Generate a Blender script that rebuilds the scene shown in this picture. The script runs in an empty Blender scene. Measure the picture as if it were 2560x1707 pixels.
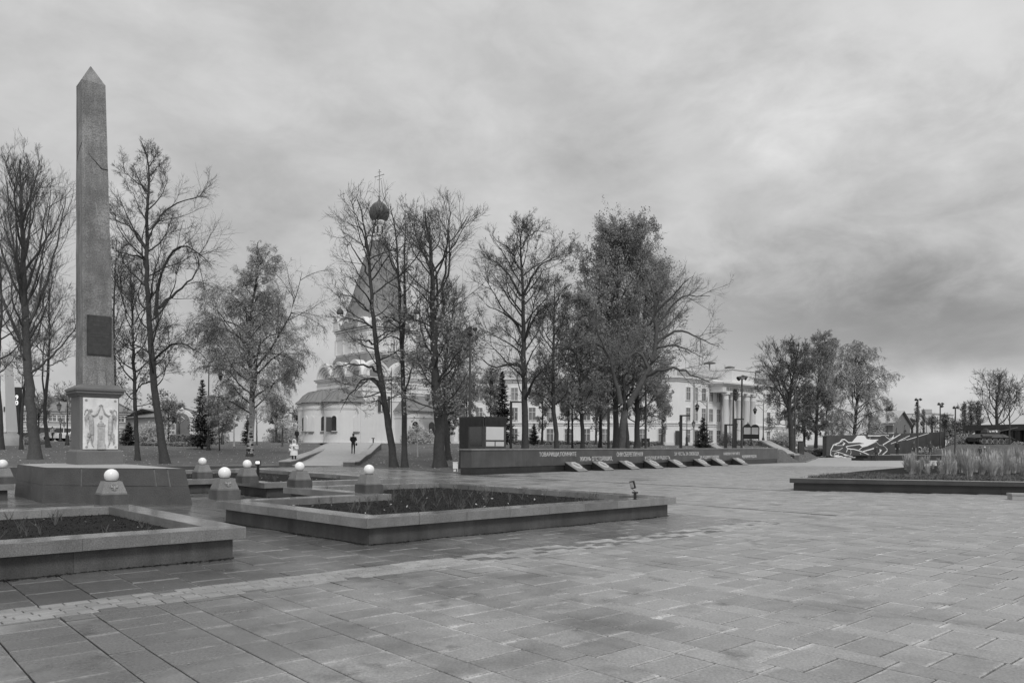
import bpy, math, random
import numpy as np
from mathutils import Vector, Matrix
random.seed(7); RNG=np.random.default_rng(11)
SC=bpy.context.scene; COL=SC.collection
# ---------------------------------------------------------------- camera, sky, sun, exposure
F=1926.0; H0=1107.0; ROLL=0.006; EYE=1.6
cam=bpy.data.cameras.new('camera'); co=bpy.data.objects.new('camera',cam); COL.objects.link(co)
cam.sensor_width=36; cam.lens=36*F/2560; cam.clip_end=3000; cam.clip_start=.05
cam.shift_y=(H0-853.5)/2560
cr,sr=math.cos(ROLL),math.sin(ROLL)
co.matrix_world=Matrix(((cr,-sr,0,0),(0,0,-1,0),(sr,cr,0,EYE),(0,0,0,1)))
SC.camera=co
wd=bpy.data.worlds.new('World'); SC.world=wd; wd.use_nodes=True
def sky_nodes():
    nt=wd.node_tree; N=nt.nodes; L=nt.links
    for n in list(N): N.remove(n)
    out=N.new('ShaderNodeOutputWorld'); bg=N.new('ShaderNodeBackground'); bg.inputs[1].default_value=.1
    L.new(bg.outputs[0],out.inputs[0])
    sk=N.new('ShaderNodeTexSky'); sk.sky_type='NISHITA'; sk.sun_disc=False
    sk.sun_elevation=math.radians(43); sk.sun_rotation=math.radians(161); sk.dust_density=4
    bw=N.new('ShaderNodeRGBToBW'); L.new(sk.outputs[0],bw.inputs[0])
    tc=N.new('ShaderNodeTexCoord')
    def M(op,a,b=None,c=None):
        n=N.new('ShaderNodeMath'); n.operation=op
        for i,v in enumerate((a,b,c)):
            if v is None: continue
            if isinstance(v,(int,float)): n.inputs[i].default_value=v
            else: L.new(v,n.inputs[i])
        return n.outputs[0]
    sx=N.new('ShaderNodeSeparateXYZ'); L.new(tc.outputs['Generated'],sx.inputs[0])
    X,Y,Z=sx.outputs
    zc=M('MAXIMUM',Z,0.0); den=M('ADD',zc,.75)
    cx=N.new('ShaderNodeCombineXYZ'); L.new(X,cx.inputs[0]); L.new(Y,cx.inputs[1]); L.new(M('MULTIPLY',Z,1.9),cx.inputs[2])
    def noise(scale,det,rough,dist,off):
        mp=N.new('ShaderNodeMapping'); mp.inputs['Location'].default_value=off
        mp.inputs['Rotation'].default_value=(0,.45,0)
        L.new(cx.outputs[0],mp.inputs[0])
        n=N.new('ShaderNodeTexNoise'); n.inputs['Scale'].default_value=scale; n.inputs['Detail'].default_value=det
        n.inputs['Roughness'].default_value=rough; n.inputs['Distortion'].default_value=dist
        L.new(mp.outputs[0],n.inputs['Vector']); return n.outputs['Fac']
    n1=noise(3.4,8,.56,.4,(2.9,1.7,0)); n2=noise(10.,6,.6,.3,(7.1,3.3,0))
    c=M('ADD',M('MULTIPLY',M('SUBTRACT',n1,.5),5.0),M('MULTIPLY',M('SUBTRACT',n2,.5),2.4))
    def blob(px,py,wx,wy,amp):
        # a large cloud mass, centred on a direction of the sky
        x=(px-1280)/F; z=(H0-py)/F
        n=math.sqrt(x*x+1+z*z); d=(x/n,1/n,z/n)
        az=M('ARCTAN2',X,Y); el=M('ARCSINE',Z)
        a0=math.atan2(d[0],d[1]); e0=math.asin(d[2])
        u=M('DIVIDE',M('SUBTRACT',az,a0),wx); v=M('DIVIDE',M('SUBTRACT',el,e0),wy)
        # sheared, ragged edge
        v=M('ADD',v,M('MULTIPLY',u,.25)); u=M('ADD',u,M('MULTIPLY',M('SUBTRACT',n1,.5),2.2)); v=M('ADD',v,M('MULTIPLY',M('SUBTRACT',n2,.5),1.8))
        q=M('ADD',M('MULTIPLY',u,u),M('MULTIPLY',v,v))
        return M('MULTIPLY',M('EXPONENT',M('MULTIPLY',q,-1.0)),amp)
    for b in ((2350,800,.26,.07,-2.1),(1980,740,.2,.07,-.8),(1700,1000,.5,.05,-.4),(2250,90,.25,.10,1.5),(1720,540,.07,.08,1.1),
              (2480,965,.18,.03,1.9),(1500,1000,.3,.06,.5),(960,200,.16,.05,.4),(1250,420,.22,.06,-.3),(600,700,.4,.08,-.3)):
        c=M('ADD',c,blob(*b))
    base=M('ADD',5.6,c)
    # overcast sky brightens towards the zenith
    zb=M('ADD',1.0,M('MULTIPLY',M('MAXIMUM',M('SUBTRACT',Z,.5),0),1.6))
    val=M('MULTIPLY',M('MAXIMUM',base,1.2),zb)
    # below the horizon: plain ground tone
    mx=N.new('ShaderNodeMix'); mx.data_type='FLOAT'; mx.inputs[0].default_value=.06
    L.new(val,mx.inputs[2]); L.new(bw.outputs[0],mx.inputs[3])
    L.new(mx.outputs[0],bg.inputs[0])
sky_nodes()
sl=bpy.data.lights.new('sun','SUN'); sl.energy=1.5; sl.angle=math.radians(16); sl.color=(1,.995,.985)
so=bpy.data.objects.new('sun',sl); COL.objects.link(so)
so.rotation_euler=Vector((-.30,.85,-.85)).to_track_quat('-Z','Y').to_euler()
SC.view_settings.view_transform='Standard'; SC.view_settings.look='None'; SC.view_settings.exposure=0.0; SC.view_settings.gamma=1
SC.view_settings.use_curve_mapping=False
SC.cycles.max_bounces=6
# ---------------------------------------------------------------- coordinates
A_=math.radians(41.8); CA,SA=math.cos(A_),math.sin(A_)
U3=Vector((CA,SA,0)); T3=Vector((-SA,CA,0))
def xy(s,t,z=0): return Vector((s*CA-t*SA, s*SA+t*CA, z))
def ray(px,py):
    ux=(px-1280)/F; uy=(H0-py)/F
    return ux*cr-uy*sr, ux*sr+uy*cr
def at(px,py,Y):
    dx,dz=ray(px,py); return Vector((dx*Y,Y,EYE+dz*Y))
def G(px,py,z=0.0):
    dx,dz=ray(px,py); Y=(z-EYE)/dz; return Vector((dx*Y,Y,z))
# plaza edge: polyline (x,y) ordered left to right
WL=Vector((-2.0,38.0,0)); WR=Vector((23.1,66.97,0))
EDGE=[(-60,42),(-30,45.2),(-15.6,51.8),(-11.4,51.8),(-5.4,44.2),(-2.9,40.6),(-2.25,38.6),(23.3,67.3),(26.0,68.5),(39.5,99.0),(75,125),(140,150)]
ET=[x/y for x,y in EDGE]; EY=[y for x,y in EDGE]
ZT=[-2,-.075,-.062,-.045,.338,.352,.372,.40,.42,.56,.62,2]
Z0=[0,0,0,.75,1.1,1.1,0,0,0,0,0,0]
ZK=[.037,.037,.037,.02,.02,.012,.03,.03,.0,.0,.01,.01]
ZM=[1.5,1.5,1.5,1.48,1.42,1.4,1.3,1.2,.1,.1,.5,.5]
def terr(x,y):
    if y<5: return 0
    t=x/y; d=y-np.interp(t,ET,EY)
    if d<=0: return 0
    z=np.interp(t,ZT,Z0)*min(1,d/.6)+np.interp(t,ZT,ZK)*d
    return float(min(z,np.interp(t,ZT,ZM)))
def GT(px,py,y0=30,y1=400):
    "first point where the view ray through a picture position meets the terrain"
    dx,dz=ray(px,py); y=y0
    while y<y1:
        if EYE+dz*y<=terr(dx*y,y): break
        y+=.25
    return Vector((dx*y,y,terr(dx*y,y)))
def TX(px,Y):
    dx,dz=ray(px,H0); return Vector((dx*Y,Y,terr(dx*Y,Y)))
# ---------------------------------------------------------------- objects
def tag(o,label=None,cat=None,group=None,kind=None):
    if label: o['label']=label
    if cat: o['category']=cat
    if group: o['group']=group
    if kind: o['kind']=kind
    return o
def thing(name,label,cat,loc=(0,0,0),rz=0,group=None):
    o=bpy.data.objects.new(name,None); o.empty_display_size=.3; COL.objects.link(o)
    o.location=loc; o.rotation_euler=(0,0,rz)
    return tag(o,label,cat,group)
def wmat(o):
    m=Matrix.LocRotScale(o.location,o.rotation_euler,o.scale)
    return wmat(o.parent)@m if o.parent else m
def link(name,me,parent=None,label=None,kind=None,loc=None,rot=None):
    o=bpy.data.objects.new(name,me); COL.objects.link(o)
    if parent is not None: o.parent=parent
    if loc is not None: o.location=loc
    if rot is not None: o.rotation_euler=rot
    tag(o,label,None,None,kind); return o
def copytree(o,loc=None,rz=None,label=None,parent=None):
    c=o.copy(); COL.objects.link(c)
    if parent is not None: c.parent=parent
    if loc is not None: c.location=loc
    if rz is not None: c.rotation_euler=(0,0,rz)
    if label: c['label']=label
    for ch in list(o.children): copytree(ch,parent=c)
    return c
class MB:
    def __init__(s): s.v=[]; s.f=[]; s.m=[]; s.mi=0
    def add(s,vs,fs):
        b=len(s.v); s.v+= [tuple(v) for v in vs]; s.f+=[tuple(i+b for i in f) for f in fs]; s.m+=[s.mi]*len(fs); return s
    def box(s,c,sz,rz=0,taper=1.0,ty=None):
        "box on its base centre c, size sz, top scaled by taper"
        x,y,z=sz[0]/2,sz[1]/2,sz[2]; ty=taper if ty is None else ty
        cz,sz_=math.cos(rz),math.sin(rz); vs=[]
        for k,tx,tyy in ((0,1,1),(z,taper,ty)):
            for a,b in ((-x,-y),(x,-y),(x,y),(-x,y)):
                a*=tx;b*=tyy; vs.append((c[0]+a*cz-b*sz_,c[1]+a*sz_+b*cz,c[2]+k))
        return s.add(vs,[(3,2,1,0),(4,5,6,7),(0,1,5,4),(1,2,6,5),(2,3,7,6),(3,0,4,7)])
    def prism(s,pts,z0,z1):
        n=len(pts); vs=[(p[0],p[1],z0) for p in pts]+[(p[0],p[1],z1) for p in pts]
        return s.add(vs,[tuple(range(n))[::-1],tuple(range(n,2*n))]+[(i,(i+1)%n,n+(i+1)%n,n+i) for i in range(n)])
    def hexa(s,b,t):
        "arbitrary 4-gon bottom b and top t"
        return s.add(list(b)+list(t),[(3,2,1,0),(4,5,6,7),(0,1,5,4),(1,2,6,5),(2,3,7,6),(3,0,4,7)])
    def tube(s,path,rad,n=8,cap=True):
        P=[Vector(p) for p in path]; R=rad if hasattr(rad,'__len__') else [rad]*len(P); b=len(s.v); k=len(P)
        for i,p in enumerate(P):
            d=(P[min(i+1,k-1)]-P[max(i-1,0)]).normalized()
            a=d.cross(Vector((0,0,1)) if abs(d.z)<.95 else Vector((1,0,0))).normalized(); c=d.cross(a)
            for j in range(n):
                w=2*math.pi*j/n; q=p+(a*math.cos(w)+c*math.sin(w))*R[i]; s.v.append(tuple(q))
        fs=[]
        for i in range(k-1):
            for j in range(n):
                fs.append((b+i*n+j,b+i*n+(j+1)%n,b+(i+1)*n+(j+1)%n,b+(i+1)*n+j))
        if cap: fs+= [tuple(b+j for j in range(n))[::-1],tuple(b+(k-1)*n+j for j in range(n))]
        s.f+=fs; s.m+=[s.mi]*len(fs); return s
    def lathe(s,prof,c=(0,0,0),n=16,a0=0,a1=2*math.pi,sx=1,sy=1,ph=0):
        full=abs(a1-a0-2*math.pi)<1e-6; m=n if full else n+1; b=len(s.v)
        for r,z in prof:
            for j in range(m):
                w=a0+(a1-a0)*j/n+ph; s.v.append((c[0]+r*math.cos(w)*sx,c[1]+r*math.sin(w)*sy,c[2]+z))
        fs=[]
        for i in range(len(prof)-1):
            for j in range(n):
                k=(j+1)%m; fs.append((b+i*m+j,b+i*m+k,b+(i+1)*m+k,b+(i+1)*m+j))
        if full:
            if prof[0][0]>1e-4: fs.append(tuple(b+j for j in range(m))[::-1])
            if prof[-1][0]>1e-4: fs.append(tuple(b+(len(prof)-1)*m+j for j in range(m)))
        s.f+=fs; s.m+=[s.mi]*len(fs); return s
    def xf(s,M,i0=0):
        for i in range(i0,len(s.v)): s.v[i]=tuple(M@Vector(s.v[i]))
        return s
    def mesh(s,name,mat,smooth=False,inv=None):
        me=bpy.data.meshes.new(name); vs=s.v
        if inv is not None: vs=[tuple(inv@Vector(v)) for v in vs]
        me.from_pydata(vs,[],s.f)
        for m in (mat if isinstance(mat,(list,tuple)) else [mat]): me.materials.append(m)
        if isinstance(mat,(list,tuple)): me.polygons.foreach_set('material_index',s.m)
        if smooth:
            me.polygons.foreach_set('use_smooth',[True]*len(me.polygons))
            try: me.set_sharp_from_angle(angle=math.radians(42))
            except Exception: pass
        me.update(); return me
    def obj(s,name,mat,parent=None,world=False,smooth=False,label=None,kind=None,cat=None,group=None):
        "world=True: the vertices are world positions; they are brought into the parent's frame"
        inv=wmat(parent).inverted() if (world and parent is not None) else None
        o=link(name,s.mesh(name,mat,smooth,inv),parent,label,kind)
        tag(o,None,cat,group); return o
def npmesh(name,V,Fc,mat,smooth=False,attr=None):
    "fast mesh: V (n,3), Fc (m,k)"
    me=bpy.data.meshes.new(name); V=np.asarray(V,dtype=np.float32); Fc=np.asarray(Fc,dtype=np.int32); m,k=Fc.shape
    me.vertices.add(len(V)); me.vertices.foreach_set('co',V.ravel())
    me.loops.add(m*k); me.loops.foreach_set('vertex_index',Fc.ravel())
    me.polygons.add(m); me.polygons.foreach_set('loop_start',np.arange(0,m*k,k,dtype=np.int32))
    me.polygons.foreach_set('use_smooth',np.full(m,bool(smooth)))
    me.update(calc_edges=True); me.materials.append(mat); return me
# ---------------------------------------------------------------- materials (all greys: the photograph is black and white)
def mat(name,c,rough=.8,var=.25,scale=6.,fine=0.,fscale=120.,bump=0.,bscale=60.,spec=.5,streak=0.,objvar=0.,metal=0.,rvar=0.,coords='Object'):
    m=bpy.data.materials.new(name); m.use_nodes=True; nt=m.node_tree; N=nt.nodes; L=nt.links
    b=N['Principled BSDF']; b.inputs['Roughness'].default_value=rough; b.inputs['Metallic'].default_value=metal
    b.inputs['Specular IOR Level'].default_value=spec
    tc=N.new('ShaderNodeTexCoord'); crd=tc.outputs['Object'] if coords=='Object' else N.new('ShaderNodeNewGeometry').outputs['Position']
    def M(op,a,b2):
        n=N.new('ShaderNodeMath'); n.operation=op
        for i,v in enumerate((a,b2)):
            if isinstance(v,(int,float)): n.inputs[i].default_value=v
            else: L.new(v,n.inputs[i])
        return n.outputs[0]
    def noise(sc,det=4,vec=None):
        n=N.new('ShaderNodeTexNoise'); n.inputs['Scale'].default_value=sc; n.inputs['Detail'].default_value=det
        n.inputs['Roughness'].default_value=.6; L.new(vec or crd,n.inputs['Vector']); return n.outputs['Fac']
    k=M('ADD',1.0,M('MULTIPLY',M('SUBTRACT',noise(scale),.5),2*var*1.6))
    if fine: k=M('MULTIPLY',k,M('ADD',1.0,M('MULTIPLY',M('SUBTRACT',noise(fscale,2),.5),2*fine)))
    if streak:
        mp=N.new('ShaderNodeMapping'); mp.inputs['Scale'].default_value=(1,1,.12); L.new(crd,mp.inputs[0])
        k=M('MULTIPLY',k,M('ADD',1.0,M('MULTIPLY',M('SUBTRACT',noise(3.5,5,mp.outputs[0]),.5),2*streak)))
    if objvar:
        oi=N.new('ShaderNodeObjectInfo'); k=M('MULTIPLY',k,M('ADD',1-objvar,M('MULTIPLY',oi.outputs['Random'],2*objvar)))
    v=M('MAXIMUM',M('MULTIPLY',k,c),.004); L.new(v,b.inputs['Base Color'])
    if rvar: L.new(M('ADD',rough-rvar/2,M('MULTIPLY',noise(scale*.7,3),rvar)),b.inputs['Roughness'])
    if bump:
        bp=N.new('ShaderNodeBump'); bp.inputs['Strength'].default_value=bump; bp.inputs['Distance'].default_value=.02
        L.new(noise(bscale,3),bp.inputs['Height']); L.new(bp.outputs[0],b.inputs['Normal'])
    return m
GR=dict(fine=.85,fscale=80,bump=.25,bscale=80)
M_granite=mat('grey_granite',.21,.5,.28,2,streak=.35,objvar=.2,**GR)
M_granite_top=mat('polished_granite_top',.20,.17,.3,2.2,fine=.3,fscale=90,spec=.75,rvar=.30)
M_granite_dark=mat('dark_granite',.088,.5,.5,1.3,streak=.7,objvar=.15,**GR)
M_rough_granite=mat('rough_hewn_granite',.10,.75,.2,3,fine=.6,fscale=70,bump=.9,bscale=45,streak=.15)
M_obelisk=mat('weathered_obelisk_granite',.205,.7,.5,1.6,fine=1.0,fscale=34,bump=.7,bscale=26,streak=.8)
M_ped=mat('pedestal_granite',.15,.65,.15,2,fine=.5,fscale=60,bump=.3,bscale=50)
M_black=mat('black_granite',.028,.3,.4,2,fine=.5,fscale=80,streak=.25)
M_wall=mat('memorial_granite',.085,.32,.4,1.1,fine=.7,fscale=50,streak=.35)
M_marble=mat('white_marble',.78,.45,.2,7,streak=.2)
M_mortar=mat('old_mortar',.20,.9,.4,6)
M_marble_fig=mat('darker_marble',.46,.5,.45,14,streak=.3)  # darker tone of the panel marble, used for the relief figures
M_bronze=mat('aged_plate',.05,.35,.4,9,fine=.3,fscale=60)
M_plaque_relief=mat('plate_lettering',.085,.35,.2,9)
M_globe=mat('opal_globe',.90,.25,.02,2)
M_soil=mat('wet_soil',.016,.95,.6,5,fine=1.2,fscale=22,bump=1,bscale=22,spec=.2)
M_clod=mat('soil_crumb',.032,.95,.8,3,spec=.2)
M_stem=mat('dry_stem',.11,.8,.3,10)
M_lit=mat('pale_litter',.36,.8,.3,10)
M_bark=mat('dark_bark',.055,.9,.35,5,fine=.6,fscale=22,bump=.8,bscale=18)
M_bark2=mat('grey_bark',.085,.9,.3,5,fine=.6,fscale=22,bump=.8,bscale=18)
M_twig=mat('twig_bark',.075,.9,.3,2)
M_twig2=mat('pale_twig',.17,.9,.3,2)
M_leafd=mat('dry_leaf',.23,.8,.5,1.1,fine=.9,fscale=5)
M_leafb=mat('birch_leaf',.32,.8,.45,1.1,fine=.8,fscale=6)
M_leafg=mat('dull_leaf',.17,.8,.5,1.0,fine=.9,fscale=5)
M_needle=mat('spruce_needle',.07,.85,.5,2.5,fine=.7,fscale=9)
M_white=mat('limewashed_brick',.74,.8,.08,.6,streak=.08)
M_white2=mat('white_trim',.74,.75,.05,1)
M_stucco=mat('pale_stucco',.82,.85,.06,.4,streak=.06)
M_roof=mat('dull_metal_roof',.20,.5,.15,1)
M_tent=mat('tent_shingle',.22,.65,.25,.8,fine=.4,fscale=6)
M_dome=mat('dark_dome_scales',.085,.45,.25,3,fine=.4,fscale=12)
M_pale_roof=mat('pale_metal_roof',.42,.5,.1,.6)
M_shut=mat('dark_shutter',.075,.6,.1,3)
M_glassd=mat('dark_window_glass',.035,.08,.3,2,spec=.8)
M_glassm=mat('grey_window_glass',.20,.1,.35,1.2,spec=.8,objvar=.4)
M_metal=mat('black_lamp_metal',.02,.4,.2,5)
M_pole=mat('grey_painted_pole',.06,.45,.15,4)
M_steel=mat('steel_disc',.28,.4,.1,4)
M_slat=mat('dark_slat',.045,.55,.3,6)
M_panelw=mat('blank_display_sheet',.62,.6,.05,2)
def leaf_mat(name,c,tr=.42):
    m=mat(name,c,.7,.5,1.1,fine=.9,fscale=5); nt=m.node_tree; b=nt.nodes['Principled BSDF']; out=[n for n in nt.nodes if n.type=='OUTPUT_MATERIAL'][0]
    t=nt.nodes.new('ShaderNodeBsdfTranslucent'); mx=nt.nodes.new('ShaderNodeMixShader'); mx.inputs[0].default_value=tr
    nt.links.new(b.inputs['Base Color'].links[0].from_socket,t.inputs[0]); nt.links.new(b.outputs[0],mx.inputs[1]); nt.links.new(t.outputs[0],mx.inputs[2]); nt.links.new(mx.outputs[0],out.inputs[0]); return m
M_leafd=leaf_mat('dry_leaf',.36); M_leafb=leaf_mat('birch_leaf',.60,.5); M_leafg=leaf_mat('dull_leaf',.36)
M_grass=None
M_coat=mat('white_quilted_coat',.78,.75,.05,8)
M_dark_cloth=mat('dark_cloth',.02,.85,.3,6)
M_mid_cloth=mat('grey_cloth',.055,.85,.3,6)
M_skin=mat('skin',.40,.6,.05,6)
M_corten=mat('weathered_sheet',.05,.6,.5,.5,fine=.4,fscale=3,streak=.2)
M_paint_white=mat('white_paint',.82,.6,.03,2)
M_tank=mat('tank_paint',.075,.55,.25,1.5)
M_rubber=mat('rubber',.02,.8,.2,4)
M_carw=mat('white_car_paint',.75,.2,.03,1); M_card=mat('dark_car_paint',.06,.2,.1,1)
M_brick2=mat('plain_brick_wall',.20,.85,.15,.8)
M_concrete=mat('pale_concrete',.38,.8,.15,1,streak=.15)
M_ochre=mat('mid_grey_render',.45,.85,.06,.5)
def grass_mat():
    m=mat('mown_lawn',.105,.9,.3,.35,fine=.7,fscale=4.5,bump=.7,bscale=9,coords='P'); return m
M_grass=grass_mat()
# ---------------------------------------------------------------- terrain and paving
def build_terrain():
    ts=np.concatenate([np.linspace(-2.2,-.80,12),np.linspace(-.78,.80,150),np.linspace(.82,2.2,12)])
    ys=np.concatenate([np.linspace(-6,28,4),np.linspace(31,130,100),np.geomspace(134,1500,22)])
    ts=np.unique(np.concatenate([ts,[ET[5],ET[6],ET[6]+.004,ET[7],ET[7]+.004]]))
    V=[];nt,ny=len(ts),len(ys)
    for y in ys:
        for t in ts:
            yy=max(y,8.0); x=t*yy
            if y<8: x=t*8*4
            V.append((x,y,terr(x,y)-.05 if y>8 else -.05))
    V=np.array(V); i=np.arange(ny-1)[:,None]*nt+np.arange(nt-1)[None,:]; i=i.ravel()
    Fc=np.stack([i,i+1,i+1+nt,i+nt],1)
    # keep the sheet under the plaza too: it is the ground below the paving
    o=link('ground',npmesh('ground',V,Fc,M_grass,True)); tag(o,kind='structure')
build_terrain()
def paving_mat(name,base,rough,dark=.30,rim=.5,var=.06,fine=.35):
    m=bpy.data.materials.new(name); m.use_nodes=True; nt=m.node_tree; N=nt.nodes; L=nt.links; b=N['Principled BSDF']
    def M(op,*a):
        n=N.new('ShaderNodeMath'); n.operation=op
        for i,v in enumerate(a):
            if isinstance(v,(int,float)): n.inputs[i].default_value=v
            else: L.new(v,n.inputs[i])
        return n.outputs[0]
    pos=N.new('ShaderNodeNewGeometry').outputs['Position']
    def noise(sc,det=4,r=.6,off=None):
        n=N.new('ShaderNodeTexNoise'); n.inputs['Scale'].default_value=sc; n.inputs['Detail'].default_value=det; n.inputs['Roughness'].default_value=r
        v=pos
        if off is not None:
            mp=N.new('ShaderNodeMapping'); mp.inputs['Location'].default_value=off; L.new(pos,mp.inputs[0]); v=mp.outputs[0]
        L.new(v,n.inputs['Vector']); return n.outputs['Fac']
    at_=N.new('ShaderNodeAttribute'); at_.attribute_name='rnd'; oi=N.new('ShaderNodeObjectInfo')
    r=M('FRACT',M('ADD',at_.outputs['Fac'],M('MULTIPLY',oi.outputs['Random'],.999)))
    r2=M('FRACT',M('MULTIPLY',r,37.13))
    sx=N.new('ShaderNodeSeparateXYZ'); L.new(pos,sx.inputs[0])
    bias=M('MULTIPLY',M('MINIMUM',1.0,M('MAXIMUM',0.0,M('DIVIDE',M('SUBTRACT',3.5,sx.outputs[0]),7.0))),.22)  # position bias: slabs turn darker and smoother towards the left
    wet_plus_bias=M('SMOOTH_MIN',1.0,M('MAXIMUM',M('MULTIPLY',M('SUBTRACT',M('ADD',noise(.42,6,.66),bias),.535),5.0),0.0),.2)
    wet2=M('MINIMUM',1.0,M('MAXIMUM',M('MULTIPLY',M('SUBTRACT',noise(1.7,4,.6,(5,2,0)),.56),7.0),0.0))
    k=M('ADD',1-var,M('MULTIPLY',r,2*var))
    k=M('MULTIPLY',k,M('ADD',1.0,M('MULTIPLY',M('SUBTRACT',noise(46,3,.7),.5),2*fine)))
    k=M('MULTIPLY',k,M('ADD',1.0,M('MULTIPLY',M('SUBTRACT',noise(4.5,4),.5),.35)))
    k=M('MULTIPLY',k,M('SUBTRACT',1.0,M('MULTIPLY',wet_plus_bias,dark)))
    k=M('MULTIPLY',k,M('SUBTRACT',1.0,M('MULTIPLY',M('MULTIPLY',wet2,r),dark*1.3)))
    # dried rims, in the court also puddle reflections put into the colour: paler near joints, unevenly from slab to slab
    uv=N.new('ShaderNodeUVMap'); uv.uv_map='UVMap'; sp=N.new('ShaderNodeSeparateXYZ'); L.new(uv.outputs[0],sp.inputs[0])
    u,v=sp.outputs[0],sp.outputs[1]
    wob=M('MULTIPLY',M('SUBTRACT',noise(7,4),.5),.22)
    def edge(x,w): return M('MAXIMUM',0.0,M('SUBTRACT',1.0,M('DIVIDE',M('MAXIMUM',M('ADD',x,wob),0.0),w)))
    e=M('MAXIMUM',M('MULTIPLY',edge(M('SUBTRACT',1.0,v),.10),r2),M('MULTIPLY',edge(M('SUBTRACT',1.0,u),.07),M('MULTIPLY',r,.8)))
    e=M('MAXIMUM',e,M('MULTIPLY',edge(v,.07),M('MULTIPLY',M('SUBTRACT',1.0,r2),.55)))
    k=M('MULTIPLY',k,M('ADD',1.0,M('MULTIPLY',e,rim)))
    L.new(M('MULTIPLY',k,base),b.inputs['Base Color'])
    L.new(M('MAXIMUM',.12,M('SUBTRACT',rough,M('MULTIPLY',wet_plus_bias,rough*.42))),b.inputs['Roughness'])
    bp=N.new('ShaderNodeBump'); bp.inputs['Strength'].default_value=.22; bp.inputs['Distance'].default_value=.01
    L.new(noise(60,3),bp.inputs['Height']); L.new(bp.outputs[0],b.inputs['Normal'])
    return m
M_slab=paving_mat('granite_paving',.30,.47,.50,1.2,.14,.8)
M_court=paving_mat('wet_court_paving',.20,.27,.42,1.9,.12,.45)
M_cobble=paving_mat('granite_setts',.37,.55,.25,.15,.18)
M_cobbled=paving_mat('dark_setts',.14,.5,.2,.1,.2)
M_joint=mat('joint_mortar',.02,.95,.3,8,fine=.5)
M_far=mat('distant_paving',.40,.45,.14,.5,fine=.3,fscale=5,coords='P')
OC=(5.2,19.7)      # centre of the four planting beds
BED_S=[(.95,8.95),(-.95,-8.95)]; 
def bedpoly(qs,qt):
    "outline of one L-shaped bed in (s,t), coping edge"
    fo=9.4 if qt<0 else 12.3
    P=[(1.0,fo),(8.9,fo),(8.9,1.2),(4.1,1.2),(4.1,4.3),(1.0,4.3)]
    P=[(OC[0]+qs*a,OC[1]+qt*b) for a,b in P]
    return P if qs*qt<0 else P[::-1]
BEDS=[bedpoly(q,w) for q,w in ((1,-1),(-1,-1),(1,1),(-1,1))]
BEDS[1]=[(p[0]+(.13 if p[0]>4 and p[1]<12 else 0),p[1]) for p in BEDS[1]]
BEDS[0]=[(6.22,10.3),(14.1,10.3),(13.75,18.5),(8.85,18.75),(9.15,15.25),(5.8,15.25)]
BEDS[3]=[(p[0]-(.42 if p[0]>4 else 0),p[1]) for p in BEDS[3]]
def offset(P,d):
    n=len(P);out=[]
    for i in range(n):
        a,b,c=Vector(P[i-1]),Vector(P[i]),Vector(P[(i+1)%n])
        e0=(b-a).normalized();e1=(c-b).normalized()
        n0=Vector((-e0.y,e0.x));n1=Vector((-e1.y,e1.x))
        m=(n0+n1); m=m/max(m.length_squared,1e-6)*2
        out.append(tuple(b+m*d))
    return out
def area(P): return sum(P[i-1][0]*P[i][1]-P[i][0]*P[i-1][1] for i in range(len(P)))/2
def inpoly(P,x,y):
    c=False;n=len(P)
    for i in range(n):
        x0,y0=P[i];x1,y1=P[i-1]
        if (y0>y)!=(y1>y) and x<(x1-x0)*(y-y0)/(y1-y0)+x0: c=not c
    return c
RB=[G(1974,1195,.43),G(2560,1204.5,.43)]
rdir=(RB[1]-RB[0]); rdir.z=0; RB_end=RB[0]+rdir*2.4
RBK=[G(2060,1180,.43),G(2120,1177,.43),G(2280,1164,.43)]
RBPOLY=[(RB[0].x,RB[0].y),(RB_end.x,RB_end.y),(70,52),(30,56),(RBK[2].x,RBK[2].y)]
def proj(x,y,z=0):
    z-=EYE; ux=(x*cr+z*sr)/y; uy=(-x*sr+z*cr)/y
    return 1280+F*ux,H0-F*uy
STEP0=7.95; STEP1=8.61
def inside_plaza(X,Y,m=.0):
    return Y<np.interp(X/max(Y,.1),ET,EY)-m
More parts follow.
